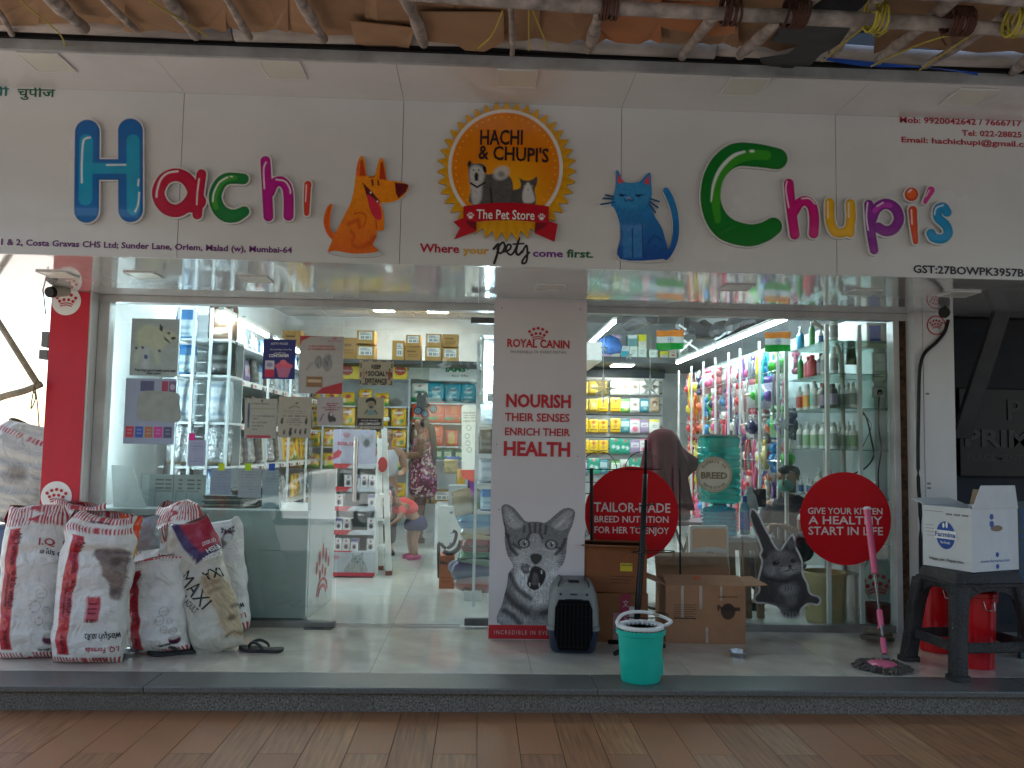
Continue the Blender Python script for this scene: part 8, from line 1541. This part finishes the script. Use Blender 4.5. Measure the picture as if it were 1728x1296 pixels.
# white lit standee and packs beneath
t = thing("tall_standee", "tall cream standee with lettering and red foot right of the woman", "standee", tuple(P(790, 840, 4.2)));
def sp(X, Y):
 a = Art(X, Y, (.86, .86, .78)); a.fill(803-Y, 'e04020', 1); a.c[Y < 803] = a.c[Y < 803]; a.rect(770, 804, 812, 850, 'd84420');
 for y in (722, 736, 748, 759): a.fill(np.abs(np.hypot(X-790+2*math.sin(y), Y-y)-4)-.3, '605c50', .6)
 a.rect(778, 799, 804, 802, 'e05830'); return a.c
cutout("standee_face", lambda X, Y: np.hypot(np.maximum(np.abs(X-792)-8, 0), np.maximum(np.abs(Y-740)-52, 0))-5, sp, (774, 680, 810, 802), 1.0, 4.2, .02, M_print, t)
cutout("standee_foot", lambda X, Y: sd_poly(X, Y, [(777, 793), (806, 793), (803, 815), (780, 806)]), lambda X, Y: np.broadcast_to(C('d03c1c'), X.shape+(3,)), (774, 790, 810, 818), 1.0, 4.19, .008, M_print, t)
for s_, y in (("NOURISH", 698), ("THEIR SENSES", 702), ("ENRICH THEIR", 706), ("HEALTH", 712)): lpx(s_, (782, y), (802, y), 3 if y < 700 or y > 708 else 2, 4.199, mat("ink_faint", (.2, .17, .14), .6), t, bold=.02)
for i, (px, py, w_, h_, c_, lab) in enumerate(((777, 850, 14, 56, 'c89820', "golden packet stack below the cream standee"), (796, 845, 14, 50, '8c3c9c', "purple packets hanging below the cream standee"), (760, 800, 24, 24, '98884c', "tan cloth bag below the green pouches"), (762, 800, 24, 30, '24509c', "blue card above the tan packs right of the woman"))):
 q = P(px, py, 4.3); k = mpp(4.3); pr = pouch(lab, w_*k, h_*k, .1, c_, None, seed=60+i, wr=2, name="packet", cat="packet"); pr.place((q[0], 4.3+.06*i, q[2]), 0, 1)
MB().box(P(735, 850, 4.2)[0], P(830, 850, 4.2)[0], 4.15, 4.65, 0, P(790, 850, 4.3)[2]-.002).build("low_cabinet", M_shelf); tag(bpy.data.objects["low_cabinet"], "low white cabinet under the cream standee", "cabinet")
# crown display with small boxes
YD = 2.0; xd0, xd1 = P(563, 900, YD)[0], P(633, 900, YD)[0]; DS = thing("display_stand", "white and red crown display stand of small cat food boxes behind the door", "display stand", ((xd0+xd1)/2, YD, 0))
zt_, zm = P(600, 724, YD)[2], P(600, 783, YD)[2]; pd = lambda y: P(600, y, YD)[2]
MB().box(xd0, xd1, YD+.30, YD+.315, 0, zm).build("back_panel", M_cfront, DS)
for x in (xd0, xd1-.012): MB().box(x, x+.012, YD, YD+.299, 0, zm).build("side_panel", M_white, DS)
for j, y in enumerate((783, 822, 855, 895, 930)):
 z = pd(y); MB().box(xd0+.0125, xd1-.0125, YD+.002, YD+.298, z-.008, z).build("shelf", M_white, DS);
 panel_art("shelf_edge", 563.5, y-1, 632.5, y+8, 1.2, YD-.002, lambda X, Y, y=y: Art(X, Y, C('c4c4cc')).poly([(563, y-2), (600, y-2), (590, y+2), (585, y+9), (563, y+9)], 'b82c34', 1).c, M_print, DS, .0015)
 n = 5
 for i in range(n):
  if (i*3+j*2) % 5 in (2,) or (j > 1 and i in (2, 3) and j != 4): continue
  k_ = 'b7' if (i+j) % 3 else 'b8'; PR[k_].place((xd0+.04+i*(xd1-xd0-.08)/(n-1), YD+.07, z+.001), 0, (.66, 1, .95), "%s, %s from left, %s shelf of crown display" % (PR[k_].desc, ORD[i], nm[j]), "small boxes in the crown display")
def dh(X, Y):
 a = Art(X, Y, C('b0acc0')); f = fur(X, Y, 1.4, 2, 3); a.poly([(608, 731), (614, 736), (622, 736), (628, 730), (629, 745), (624, 753), (616, 756), (609, 748)], (.35, .33, .35), 2); a.fill(sd_ell(X, Y, 618, 747, 5, 7), (.05, .045, .05), 3, .8); a.ell(613, 742, 1.6, 1, '88a8c0'); a.ell(624, 742, 1.6, 1, '88a8c0'); a.poly([(563, 766), (572, 759), (578, 763), (574, 772), (563, 777)], 'b02838', 1); return a.c
panel_art("header_card", 563, 724, 633, 783, 1.0, YD-.004, dh, M_print, DS, .004); crown(585, 735, 6, YD-.005, MR, DS); lpx("ROYAL CANIN", (570, 751), (606, 752), 6, YD-.005, MR, DS, bold=.02)
def db(X, Y):
 a = Art(X, Y, C('b4b4bc')); a.rect(562, 966, 634, 974, 'b02438'); f = fur(X, Y, 1.5, 1.8, 7); e = sd_poly(X, Y, cm([(583, 967), (588, 950), (594, 942), (593, 932), (598, 937), (605, 936), (612, 931), (612, 942), (616, 952), (618, 967)], 4)); a.fill(np.maximum(e+1.5*(f-.5), Y-966), (.12+.35*f)[..., None]*np.ones(3), 1); a.ell(599, 943, 1.3, 1, (.03,)*3); a.ell(607, 943, 1.3, 1, (.03,)*3); a.ell(603, 948, 1.5, 1, (.03,)*3)
 return a.c
panel_art("base_card", 563, 931.5, 632, 973, 1.0, YD-.004, db, M_print, DS, .004); crown(567, 941, 5, YD-.005, MR, DS)
WP_ = pouch("clear bag of red packets on the crown display", .12, .2, .1, 'b8c0c0', lab_(('c', 0, .75, .7, .35, 'b83028')), seed=77, wr=2.5, name="plastic_bag", cat="plastic bag"); q = P(617, 783, YD+.12); WP_.place((q[0], YD+.17, zm+.002), 0, 1)
# white ladder
LD = thing("step_ladder", "folded white ladder with red brown feet beside the crown display", "ladder", tuple(G(655, 965)))
for (x0, y0, x1, y1, Y, w_) in ((648, 722, 656, 963, 2.15, 9), (640, 740, 643, 945, 2.45, 7)):
 a_, c_ = P(x0, y0, Y), P(x1, y1, Y); c_[2] = .04; w2 = w_*mpp(Y)/2; b = MB(); b.add([a_-[w2, 0, 0], a_+[w2, 0, 0], c_+[w2, 0, 0], c_-[w2, 0, 0], a_+[-w2, .03, 0], a_+[w2, .03, 0], c_+[w2, .03, 0], c_+[-w2, .03, 0]], [(0, 1, 2, 3), (7, 6, 5, 4), (0, 4, 5, 1), (1, 5, 6, 2), (2, 6, 7, 3), (3, 7, 4, 0)]); b.build("rail", M_white, LD)
 MB().box(c_[0]-w2*1.2, c_[0]+w2*1.2, Y-.005, Y+.035, 0, .039).build("foot", mat("red_brown_rubber", (.18, .05, .03), .7), LD)
for i in range(6): z = .22+i*.24; xx = P(652, 850, 2.3)[0]; MB().box(xx-.07, xx-.01, 2.2, 2.44, z, z+.03).build("tread", M_white, LD)
b = MB(); q = P(645, 784, 2.12); b.add([(q[0]+.04*math.cos(a)*(1.2 if math.cos(a) > 0 else 1), 2.12, q[2]+.07*math.sin(a)) for a in np.linspace(0, 2*PI, 19)[:-1]], [tuple(range(18))]); b.add([(q[0]+.04*math.cos(a), 2.135, q[2]+.07*math.sin(a)) for a in np.linspace(0, 2*PI, 19)[:-1]], [tuple(range(17, -1, -1))]); tag(b.build("red_tag", mat("red_card", C('b82830'), .4)), "red heart shaped card hung on the white ladder", "card")
# cat shaped hanging display in the doorway
t = thing("hanging_mobile", "dark grey cat head card with three purple discs hung in the doorway", "mobile", tuple(P(708, 680, 1.2)))
cutout("cat_head", lambda X, Y: sd_poly(X, Y, cm([(704, 692), (703, 676), (704, 667), (708, 660), (713, 667), (718, 660), (722, 668), (722, 690), (715, 696)], 3)), lambda X, Y: np.full(X.shape+(3,), .09)*(.6+.9*vnoise(X*.5, Y*.5, 3))[..., None], (698, 656, 728, 700), 1, 1.2, .004, M_print, t)
for cx, cy in ((705, 693), (717, 698), (731, 690)):
 cutout("disc", lambda X, Y: np.hypot(X-cx, Y-cy)-7, lambda X, Y: Art(X, Y, C('3c2c48')).fill(np.abs(np.hypot(X-cx, Y-cy)-4)-.6, '8cb0b8', .6).fill(np.hypot(X-cx, Y-cy)-2.2, '7c90a0', .8).c, (cx-9, cy-9, cx+9, cy+9), .9, 1.19, .003, M_print, t)
b = MB(); b.tube([P(712, 662, 1.2), P(712, 540, 1.2)], .0012, 4); b.build("string", M_white, t)
# ================================================================== PEOPLE
SKIN = mat("brown_skin", (.28, .15, .095), .5, var=.06); HAIR = mat("black_hair", (.012, .009, .008), .45, var=.4, scale=40, stretch=(1, 1, .1), bump=.6, bscale=120)
def person(label, loc, rz, J, garments, hair, skin=SKIN, group=None, shoes=None, face=True, mask=None):
 """J: joints in local metres, facing -Y. one continuous skinned body, clothing and hair as children"""
 t = thing("person", label, "person", (0, 0, 0), group); ch = [('pelvis', 'waist'), ('waist', 'chest'), ('chest', 'neck'), ('neck', 'head0'), ('head0', 'head1'), ('head1', 'head2')]
 rad = dict(pelvis=.13, waist=.115, chest=.125, neck=.05, head0=.062, head1=.088, head2=.07, sh=.055, el=.040, wr=.028, hand=.03, hip=.085, kn=.058, an=.038, toe=.032)
 names = list(['pelvis', 'waist', 'chest', 'neck', 'head0', 'head1', 'head2']); sc = J.get('scale', 1)
 for s in 'LR':
  names += [k+s for k in ('sh', 'el', 'wr', 'hand', 'hip', 'kn', 'an', 'toe')]; ch += [('chest', 'sh'+s), ('sh'+s, 'el'+s), ('el'+s, 'wr'+s), ('wr'+s, 'hand'+s), ('pelvis', 'hip'+s), ('hip'+s, 'kn'+s), ('kn'+s, 'an'+s), ('an'+s, 'toe'+s)]
 names = [n for n in names if n in J]; ch = [c for c in ch if c[0] in J and c[1] in J]; idx = {n: i for i, n in enumerate(names)}; jj = []
 for n in names:
  r = rad[n.rstrip('LR')]*sc; jj.append((*J[n], r, r*(.8 if n.rstrip('LR') in ('pelvis', 'waist', 'chest') else 1)))
 edges = [(idx[a], idx[b]) for a, b in ch]
 for s in 'LR':      # five fingers
  if 'hand'+s in J:
   h = Vector(J['hand'+s]); w_ = Vector(J['wr'+s]); d = (h-w_).normalized(); side = d.cross(Vector((0, 0, 1))); side = side.normalized() if side.length > .1 else Vector((1, 0, 0)); nrm = d.cross(side).normalized()
   for k, (off, L) in enumerate(((-.024, .058), (-.008, .068), (.008, .064), (.022, .05))):
    i0 = len(jj); p1 = h+side*off*sc+d*.02*sc; p2 = p1+(d*.6+nrm*.25)*L*sc; jj += [(*p1, .0095*sc), (*p2, .008*sc)]; edges += [(idx['hand'+s], i0), (i0, i0+1)]
   i0 = len(jj); p1 = h-d*.015*sc-side*.036*sc; p2 = p1+(d*.7-side*.3)*.045*sc; jj += [(*p1, .011*sc), (*p2, .009*sc)]; edges += [(idx['hand'+s], i0), (i0, i0+1)]
 skinned("body", jj, edges, skin, t, 2)
 for nme, pts, ed, m in garments: skinned(nme, pts, ed, m, t, 2)
 H1 = Vector(J['head1'])
 if face:
  f = Vector(J.get('face', (0, -1, 0))).normalized(); sd = f.cross(Vector((0, 0, 1))).normalized(); up = sd.cross(f).normalized(); c0 = H1
  b = MB(); n0 = c0+f*.092*sc-up*.01*sc; b.tube([n0+up*.03*sc, n0+f*.016*sc-up*.01*sc, n0-up*.018*sc], [.006*sc, .012*sc, .008*sc], 7); link("nose", b.mesh("nose", smooth=True), skin, t)
  for s in (-1, 1):
   b = MB(); e = c0+f*.080*sc+sd*.032*s*sc+up*.022*sc; ball(b, tuple(e), .010*sc, (1, 1, 1), 8); link("eye", b.mesh("eye", smooth=True), mat("eye_dark", (.05, .03, .025), .2), t)
   b = MB(); e = c0+sd*.088*s*sc; b.lathe([(.001, -.03*sc), (.012*sc, -.02*sc), (.016*sc, .012*sc), (.001, .03*sc)], *e, 8, sx=.5); link("ear", b.mesh("ear", smooth=True), skin, t)
  b = MB(); m0 = c0+f*.084*sc-up*.042*sc; b.tube([m0-sd*.02*sc, m0+f*.005, m0+sd*.02*sc], .005*sc, 6); link("mouth", b.mesh("mouth", smooth=True), mat("lips", (.22, .07, .06), .5), t)
  if mask: b = MB(); ball(b, tuple(c0+f*.05*sc-up*.05*sc), .062*sc, (1, 1, 1), 14); link("face_mask", b.mesh("face_mask", smooth=True), mask, t)
 for nme, pts, ed in hair: skinned(nme, pts, ed, HAIR, t, 2)
 if shoes:
  for s in 'LR':
   b = MB(); a = Vector(J['an'+s]); d = Vector(J['toe'+s])-a; d.z = 0; d.normalize(); p = Vector((a.x, a.y, 0)); b.tube([p-d*.05+Vector((0, 0, .03)), p+d*.05+Vector((0, 0, .03)), p+d*.13*sc+Vector((0, 0, .022))], [.035*sc, .04*sc, .03*sc], 10); link("shoe", b.mesh("shoe", smooth=True), shoes, t)
 t.location = loc; t.rotation_euler = (0, 0, rz); return t
chain = lambda n: [(i, i+1) for i in range(n-1)]
def floral():
 m = mat("floral_dress", (.14, .03, .05), .8, var=.2); N = m.node_tree.nodes; L = m.node_tree.links; v = N.new("ShaderNodeTexVoronoi"); v.inputs["Scale"].default_value = 40; tc = N.new("ShaderNodeTexCoord"); L.new(tc.outputs["Object"], v.inputs[0]); r = N.new("ShaderNodeValToRGB"); r.color_ramp.interpolation = 'CONSTANT'
 for p, c_ in ((0, (.09, .02, .03)), (.35, (.3, .05, .12)), (.5, (.45, .30, .28)), (.62, (.12, .02, .04)), (.78, (.35, .12, .3)), (.9, (.5, .4, .35))):
  e = r.color_ramp.elements.new(p) if p not in (0,) else r.color_ramp.elements[0]; e.color = (*c_, 1)
 r.color_ramp.elements[-1].color = (.1, .02, .03, 1); sx_ = N.new("ShaderNodeSeparateColor"); L.new(v.outputs["Color"], sx_.inputs[0]); L.new(sx_.outputs[0], r.inputs[0]); L.new(r.outputs[0], N["Principled BSDF"].inputs["Base Color"]); return m
M_fl = floral(); M_lace = mat("brown_lace", (.19, .095, .05), .8, var=.5, scale=45)
# woman: stands facing left (local -Y turned towards -X)
Jw = dict(pelvis=(0, .02, .86), waist=(0, .0, 1.02), chest=(0, .02, 1.2), neck=(0, .01, 1.34), head0=(0, -.01, 1.385), head1=(0, -.02, 1.45), head2=(0, .0, 1.50),
          shL=(.15, .02, 1.27), elL=(.20, .02, 1.06), wrL=(.14, -.19, 1.04), handL=(.12, -.26, 1.05), shR=(-.15, .02, 1.27), elR=(-.2, 0, 1.06), wrR=(-.12, -.2, 1.07), handR=(-.1, -.26, 1.08),
          hipL=(.09, .02, .82), knL=(.09, .0, .46), anL=(.09, .03, .08), toeL=(.09, -.09, .03), hipR=(-.09, .02, .82), knR=(-.09, -.03, .46), anR=(-.09, .0, .08), toeR=(-.09, -.12, .03))
q = G(706, 915)
person("woman in brown lace sleeves and floral dress with long dark ponytail facing left", (q[0], q[1], 0), -PI/2, Jw,
       [("dress", [(0, .02, 1.30, .10, .09), (0, .02, 1.2, .165, .135), (0, .0, 1.02, .16, .14), (0, .05, .84, .20, .19), (0, .04, .66, .21, .19), (0, .03, .52, .21, .18)], chain(6), M_fl),
  ("sleeve", [(.13, .02, 1.28, .07), (.20, .02, 1.07, .058), (.15, -.15, 1.045, .042)], chain(3), M_lace), ("sleeve", [(-.13, .02, 1.28, .07), (-.20, 0, 1.07, .058), (-.13, -.16, 1.07, .042)], chain(3), M_lace),
  ("trouser_leg", [(.09, .02, .6, .09), (.09, 0, .36, .075), (.09, .02, .12, .07)], chain(3), mat("brown_print_trouser", (.1, .035, .025), .8, var=.5, scale=40)), ("trouser_leg", [(-.09, .02, .6, .09), (-.09, -.02, .36, .075), (-.09, 0, .12, .07)], chain(3), MATS["brown_print_trouser"])],
       [("hair", [(0, .0, 1.50, .085, .08), (0, .03, 1.47, .102, .09), (0, .055, 1.40, .075, .06)], chain(3)), ("ponytail", [(0, .09, 1.46, .045), (0, .13, 1.38, .05), (0, .15, 1.2, .05), (0, .17, 1.02, .035), (0, .17, .92, .015)], chain(5))], shoes=mat("sandal_brown", (.12, .06, .04), .6))
q = G(690, 944)
Jc = dict(scale=.72, pelvis=(0, .06, .42), waist=(0, -.0, .52), chest=(0, -.10, .58), neck=(0, -.17, .60), head0=(0, -.19, .615), head1=(0, -.24, .625), head2=(0, -.27, .66), face=(0, -.8, -.6),
          shL=(.09, -.10, .56), elL=(.11, -.16, .44), wrL=(.09, -.24, .38), handL=(.08, -.28, .36), shR=(-.09, -.10, .56), elR=(-.11, -.16, .44), wrR=(-.09, -.24, .38), handR=(-.08, -.28, .36),
          hipL=(.055, .06, .38), knL=(.06, .03, .22), anL=(.06, .05, .05), toeL=(.06, -.03, .02), hipR=(-.055, .06, .38), knR=(-.06, .03, .22), anR=(-.06, .05, .05), toeR=(-.06, -.03, .02))
person("small child in coral top and navy skirt bending forward beside the woman", (q[0], q[1], 0), R(-62), Jc,
       [("top", [(0, .04, .47, .10, .085), (0, -.0, .53, .115, .095), (0, -.09, .58, .115, .09), (0, -.15, .60, .07, .06)], chain(4), mat("coral_cloth", C('d05050'), .8, var=.1)), ("sleeve", [(.07, -.1, .57, .05), (.10, -.14, .47, .045)], chain(2), MATS["coral_cloth"]), ("sleeve", [(-.07, -.1, .57, .05), (-.10, -.14, .47, .045)], chain(2), MATS["coral_cloth"]),
  ("skirt", [(0, .05, .46, .11, .10), (0, .07, .38, .15, .13), (0, .07, .28, .165, .14)], chain(3), mat("navy_cloth", (.02, .03, .09), .8, var=.2)), ("cap", [(0, -.235, .66, .075), (0, -.27, .67, .07)], chain(2), mat("pale_pink_cloth", C('d88c94'), .8))],
       [("hair", [(0, -.215, .635, .068), (0, -.19, .64, .055)], chain(2))], shoes=mat("pink_shoe", C('c05c84'), .5))
# seated young man with mask
q = P(1322, 800, .98); zh = P(1322, 800, .98)[2]-.0
def seated(zh):
 k = zh-.02
 return dict(pelvis=(0, .1, .42), waist=(0, .06, .56), chest=(0, .02, k-.30), neck=(0, -.03, k-.12), head0=(0, -.055, k-.075), head1=(0, -.07, k), head2=(0, -.05, k+.05), face=(0, -.9, -.35),
    shL=(.17, .02, k-.22), elL=(.22, -.04, k-.46), wrL=(.08, -.22, k-.40), handL=(.05, -.27, k-.37), shR=(-.17, .02, k-.22), elR=(-.22, -.04, k-.46), wrR=(-.08, -.22, k-.40), handR=(-.05, -.27, k-.37),
    hipL=(.1, .06, .42), knL=(.13, -.34, .44), anL=(.13, -.36, .08), toeL=(.13, -.47, .03), hipR=(-.1, .06, .42), knR=(-.13, -.34, .44), anR=(-.13, -.36, .08), toeR=(-.13, -.47, .03))
Js = seated(zh); k = zh-.02; M_bj = mat("black_jacket", (.012, .014, .02), .75, var=.3, bump=.3, bscale=12)
person("seated man in black jacket with dark hair and green mask looking down behind the kitten", (q[0]+.05, .98, 0), R(-38), Js,
       [("jacket", [(0, .1, .44, .16, .13), (0, .06, .58, .165, .13), (0, .02, k-.30, .19, .14), (0, .0, k-.20, .16, .11), (0, -.02, k-.13, .075, .07)], chain(5), M_bj), ("sleeve", [(.14, .02, k-.21, .075), (.22, -.04, k-.45, .065), (.10, -.20, k-.40, .048)], chain(3), M_bj), ("sleeve", [(-.14, .02, k-.21, .075), (-.22, -.04, k-.45, .065), (-.10, -.20, k-.40, .048)], chain(3), M_bj),
  ("trouser_leg", [(.09, .08, .42, .10), (.13, -.33, .44, .085), (.13, -.36, .12, .065)], chain(3), mat("dark_jeans", (.02, .022, .03), .8)), ("trouser_leg", [(-.09, .08, .42, .10), (-.13, -.33, .44, .085), (-.13, -.36, .12, .065)], chain(3), MATS["dark_jeans"])],
       [("hair", [(0, -.045, k+.055, .095, .09), (0, -.02, k+.03, .098, .09), (0, .0, k-.03, .08, .07)], chain(3)), ("fringe", [(.05, -.125, k+.055, .035), (0, -.145, k+.06, .038), (-.05, -.125, k+.055, .035)], chain(3))], shoes=M_black, mask=mat("green_mask", (.12, .35, .28), .7))
t = thing("round_stool", "black round stool under the seated man", "stool", (q[0], 1.08, 0)); b = MB(); b.lathe([(.15, .27), (.16, .28), (.16, .30), (0, .31)], q[0]+.05, 1.08, 0, 20); b.lathe([(.02, .02), (.02, .27)], q[0]+.05, 1.08, 0, 8); b.lathe([(.15, 0), (.15, .02), (.02, .025)], q[0]+.05, 1.08, 0, 20); b.build("stool_frame", M_black, t, auto=30)
b = MB(); e = P(1272, 852, .6); b.lathe([(.001, 0), (.05, .03), (.07, .12), (.05, .2), (.02, .24), (.03, .27)], e[0], .7, e[2]-.14, 16, sy=.7); tag(b.build("white_carrier", translucent("white_film", (.55, .57, .57), .75, .35), smooth=True), "crumpled white plastic bag left of the seated man", "plastic bag")
b = MB(); e = P(1284, 838, .75); b.box(e[0]-.05, e[0]+.04, .74, .78, e[2]-.08, e[2]+.06); tag(b.build("black_device", M_black, bevel=.008), "black boxed device between the white bag and the seated man", "device")
# clerk half hidden behind the display
q = P(652, 770, 3.3)
Jk = {k_: v for k_, v in seated(1.18).items()}; z_ = .0
Jk = dict(pelvis=(0, .05, .80), waist=(0, .03, .92), chest=(0, .0, 1.05), neck=(0, -.02, 1.2), head0=(0, -.03, 1.235), head1=(0, -.04, 1.29), head2=(0, -.03, 1.34), shL=(.17, 0, 1.12), elL=(.22, .0, .92), wrL=(.14, -.15, .88), handL=(.12, -.2, .88), shR=(-.17, 0, 1.12), elR=(-.22, 0, .92), wrR=(-.14, -.15, .88), handR=(-.12, -.2, .88), hipL=(.09, .05, .76), knL=(.09, .05, .44), anL=(.09, .08, .08), toeL=(.09, -.03, .03), hipR=(-.09, .05, .76), knR=(-.09, .05, .44), anR=(-.09, .08, .08), toeR=(-.09, -.03, .03), face=(0, -1, -.2))
person("shop assistant half hidden behind the mask notice and the white ladder", (q[0]-.03, 3.5, 0), R(20), Jk, [("shirt", [(0, .04, .8, .15, .12), (0, .02, .95, .155, .125), (0, 0, 1.08, .17, .13), (0, -.01, 1.17, .08, .07)], chain(4), mat("pale_shirt", (.4, .42, .46), .8)), ("trousers", [(0, .05, .8, .14, .12), (.08, .05, .45, .09), (.09, .08, .1, .07)], chain(3), MATS["dark_jeans"]), ("trouser_leg", [(-.06, .05, .75, .1), (-.09, .05, .45, .09), (-.09, .08, .1, .07)], chain(3), MATS["dark_jeans"])],
       [("hair", [(0, -.02, 1.335, .088, .08), (0, .0, 1.31, .09, .08)], chain(2))], shoes=M_black)
# ================================================================== STREET SIDE (seen mirrored in the glass)
CARm = mat("white_car_paint", (.75, .76, .77), .2, var=.02, coat=1); CX, CYc, CZ = -4.15, -17.2, -1.0
CR = thing("parked_car", "white hatchback parked across the street, mirrored in the glass door", "car", (CX, CYc, CZ)); WLOC[CR.name] = np.zeros(3)
def xs(lst, y, nme, m):     # side outline (x,z) lofted across the width
 b = MB(); prof = cm(lst, 4); rings = [[(x*(1-.02*abs(t)), y_, z_) for x, z_ in prof] for t, y_ in y]; n = len(prof); b.add([p for r_ in rings for p in r_], [(i*n+k, i*n+(k+1) % n, (i+1)*n+(k+1) % n, (i+1)*n+k) for i in range(len(rings)-1) for k in range(n)]+[tuple(range(n)), tuple(range(len(rings)*n-1, (len(rings)-1)*n-1, -1))]); return link(nme, b.mesh(nme), m, CR)
low = [(-1.95, .32), (-2.0, .55), (-1.9, .72), (-1.2, .86), (-.9, .92), (.0, .95), (1.3, .97), (1.75, .98), (1.9, .8), (1.93, .4), (1.7, .25), (1.0, .2), (-1.0, .2), (-1.7, .24)]
xs(low, [(1, -.78), (.3, -.84), (0, 0), (.3, .84), (1, .78)], "car_body", CARm)
xs([(-.98, .9), (-.35, 1.38), (.2, 1.46), (1.0, 1.43), (1.5, 1.25), (1.75, .96), (0, .93)], [(1, -.62), (0, 0), (1, .62)], "cabin", CARm)
M_cgl = mat("car_glass", (.01, .012, .014), .05, coat=1)
for s in (-1, 1):
 y = s*.70
 for nme, pts in (("side_window", [(-.78, .97), (-.28, 1.32), (.18, 1.38), (.18, .97)]), ("side_window", [(.24, .97), (.24, 1.38), (.95, 1.36), (1.35, 1.2), (1.4, .99)])):
  b = MB(); b.add([(x, s*(.80-.16*(z-.95)/.45), z) for x, z in pts]+[(x, s*(.60-.16*(z-.95)/.45), z) for x, z in pts], [tuple(range(len(pts))), tuple(range(2*len(pts)-1, len(pts)-1, -1))]+[(i, i+len(pts), (i+1) % len(pts)+len(pts), (i+1) % len(pts)) for i in range(len(pts))]); link(nme, b.mesh(nme), M_cgl, CR)
 for x in (-1.25, 1.22):
  wv = MB(); wv.tube([(x, s*.68, .30), (x, s*.86, .30)], .30, 24); wh = link("wheel", wv.mesh("wheel"), M_black, CR); rv = MB(); rv.tube([(x, s*.865, .30), (x, s*.875, .30)], .19, 20)
  for k in range(6): a = k*PI/3; rv.tube([(x, s*.87, .3), (x+.17*math.cos(a), s*.87, .3+.17*math.sin(a))], .02, 5)
  link("rim", rv.mesh("rim"), mat("alloy", (.5, .5, .52), .3, metal=.8), wh)
 b = MB(); b.box(-.72, -.52, s*.86, s*1.0, .93, 1.05) if s > 0 else b.box(-.72, -.52, -1.0, -.86, .93, 1.05); o = link("wing_mirror", b.mesh("wing_mirror"), CARm, CR); o.modifiers.new("b", 'BEVEL').width = .03
for x in (-1.93, ):
 for s in (-1, 1): b = MB(); b.box(x-.03, x+.25, s*.6-.12, s*.6+.12, .56, .68); link("headlight", b.mesh("headlight"), MATS["alloy"], CR)
OB = thing("opposite_building", "cream building across the street behind the viewer", "building", (0, -30, -1)); MB().box(-22, -3, -40, -30, -1, 9).build("wall", mat("opposite_plaster", (.15, .13, .11), .9, var=.15, dirt=.3), OB)
for i in range(6):
 for z in (1, 4, 7): MB().box(-20+i*3, -18.6+i*3, -30, -29.96, z, z+1.4).build("window", MATS["dark_window"], OB)
OT = thing("opposite_building", "grey building across the street beyond the cream one", "building", (8, -28, -1)); MB().box(1, 24, -38, -28, -1, 11).build("wall", mat("opposite_grey", (.10, .1, .1), .9, var=.15, dirt=.3), OT)
for i in range(7):
 for z in (1, 4, 7): MB().box(2.5+i*3, 4+i*3, -28, -27.96, z, z+1.4).build("window", MATS["dark_window"], OT)
for i, (x, y, h) in enumerate(((-13, -24, 7), (-8.5, -22.5, 6), (-2.5, -24, 7.5), (2.5, -22.5, 6.5), (8, -23, 7.5), (13, -25, 8))):
 t = thing("street_tree", "leafy tree across the street, %s from the left" % ORD[i], "tree", (x, y, -1)); b = MB(); b.tube([(x, y, -1), (x+.1, y, h*.4), (x-.1, y+.1, h*.65)], [.22, .15, .08], 8); b.build("trunk", mat("bark", (.08, .06, .045), .9, var=.3), t)
 b = MB(); n = 1500
 for k in range(n):
  d = RNG.normal(size=3); d /= np.linalg.norm(d); c_ = np.array([x, y, h*.6])+d*RNG.uniform(.3, 1)**.5*np.array([3.1, 2.2, 2.6])*(1+.25*math.sin(d[0]*5+d[2]*4)); u = RNG.normal(size=3); u /= np.linalg.norm(u); v = np.cross(u, d); v /= np.linalg.norm(v)+1e-6; s = RNG.uniform(.14, .3); b.add([c_-u*s, c_+v*s*.6, c_+u*s, c_-v*s*.6], [(0, 1, 2, 3)])
 o = b.build("crown", mat("leaf_green", (.05, .09, .025), .6, var=.4, scale=2), t)
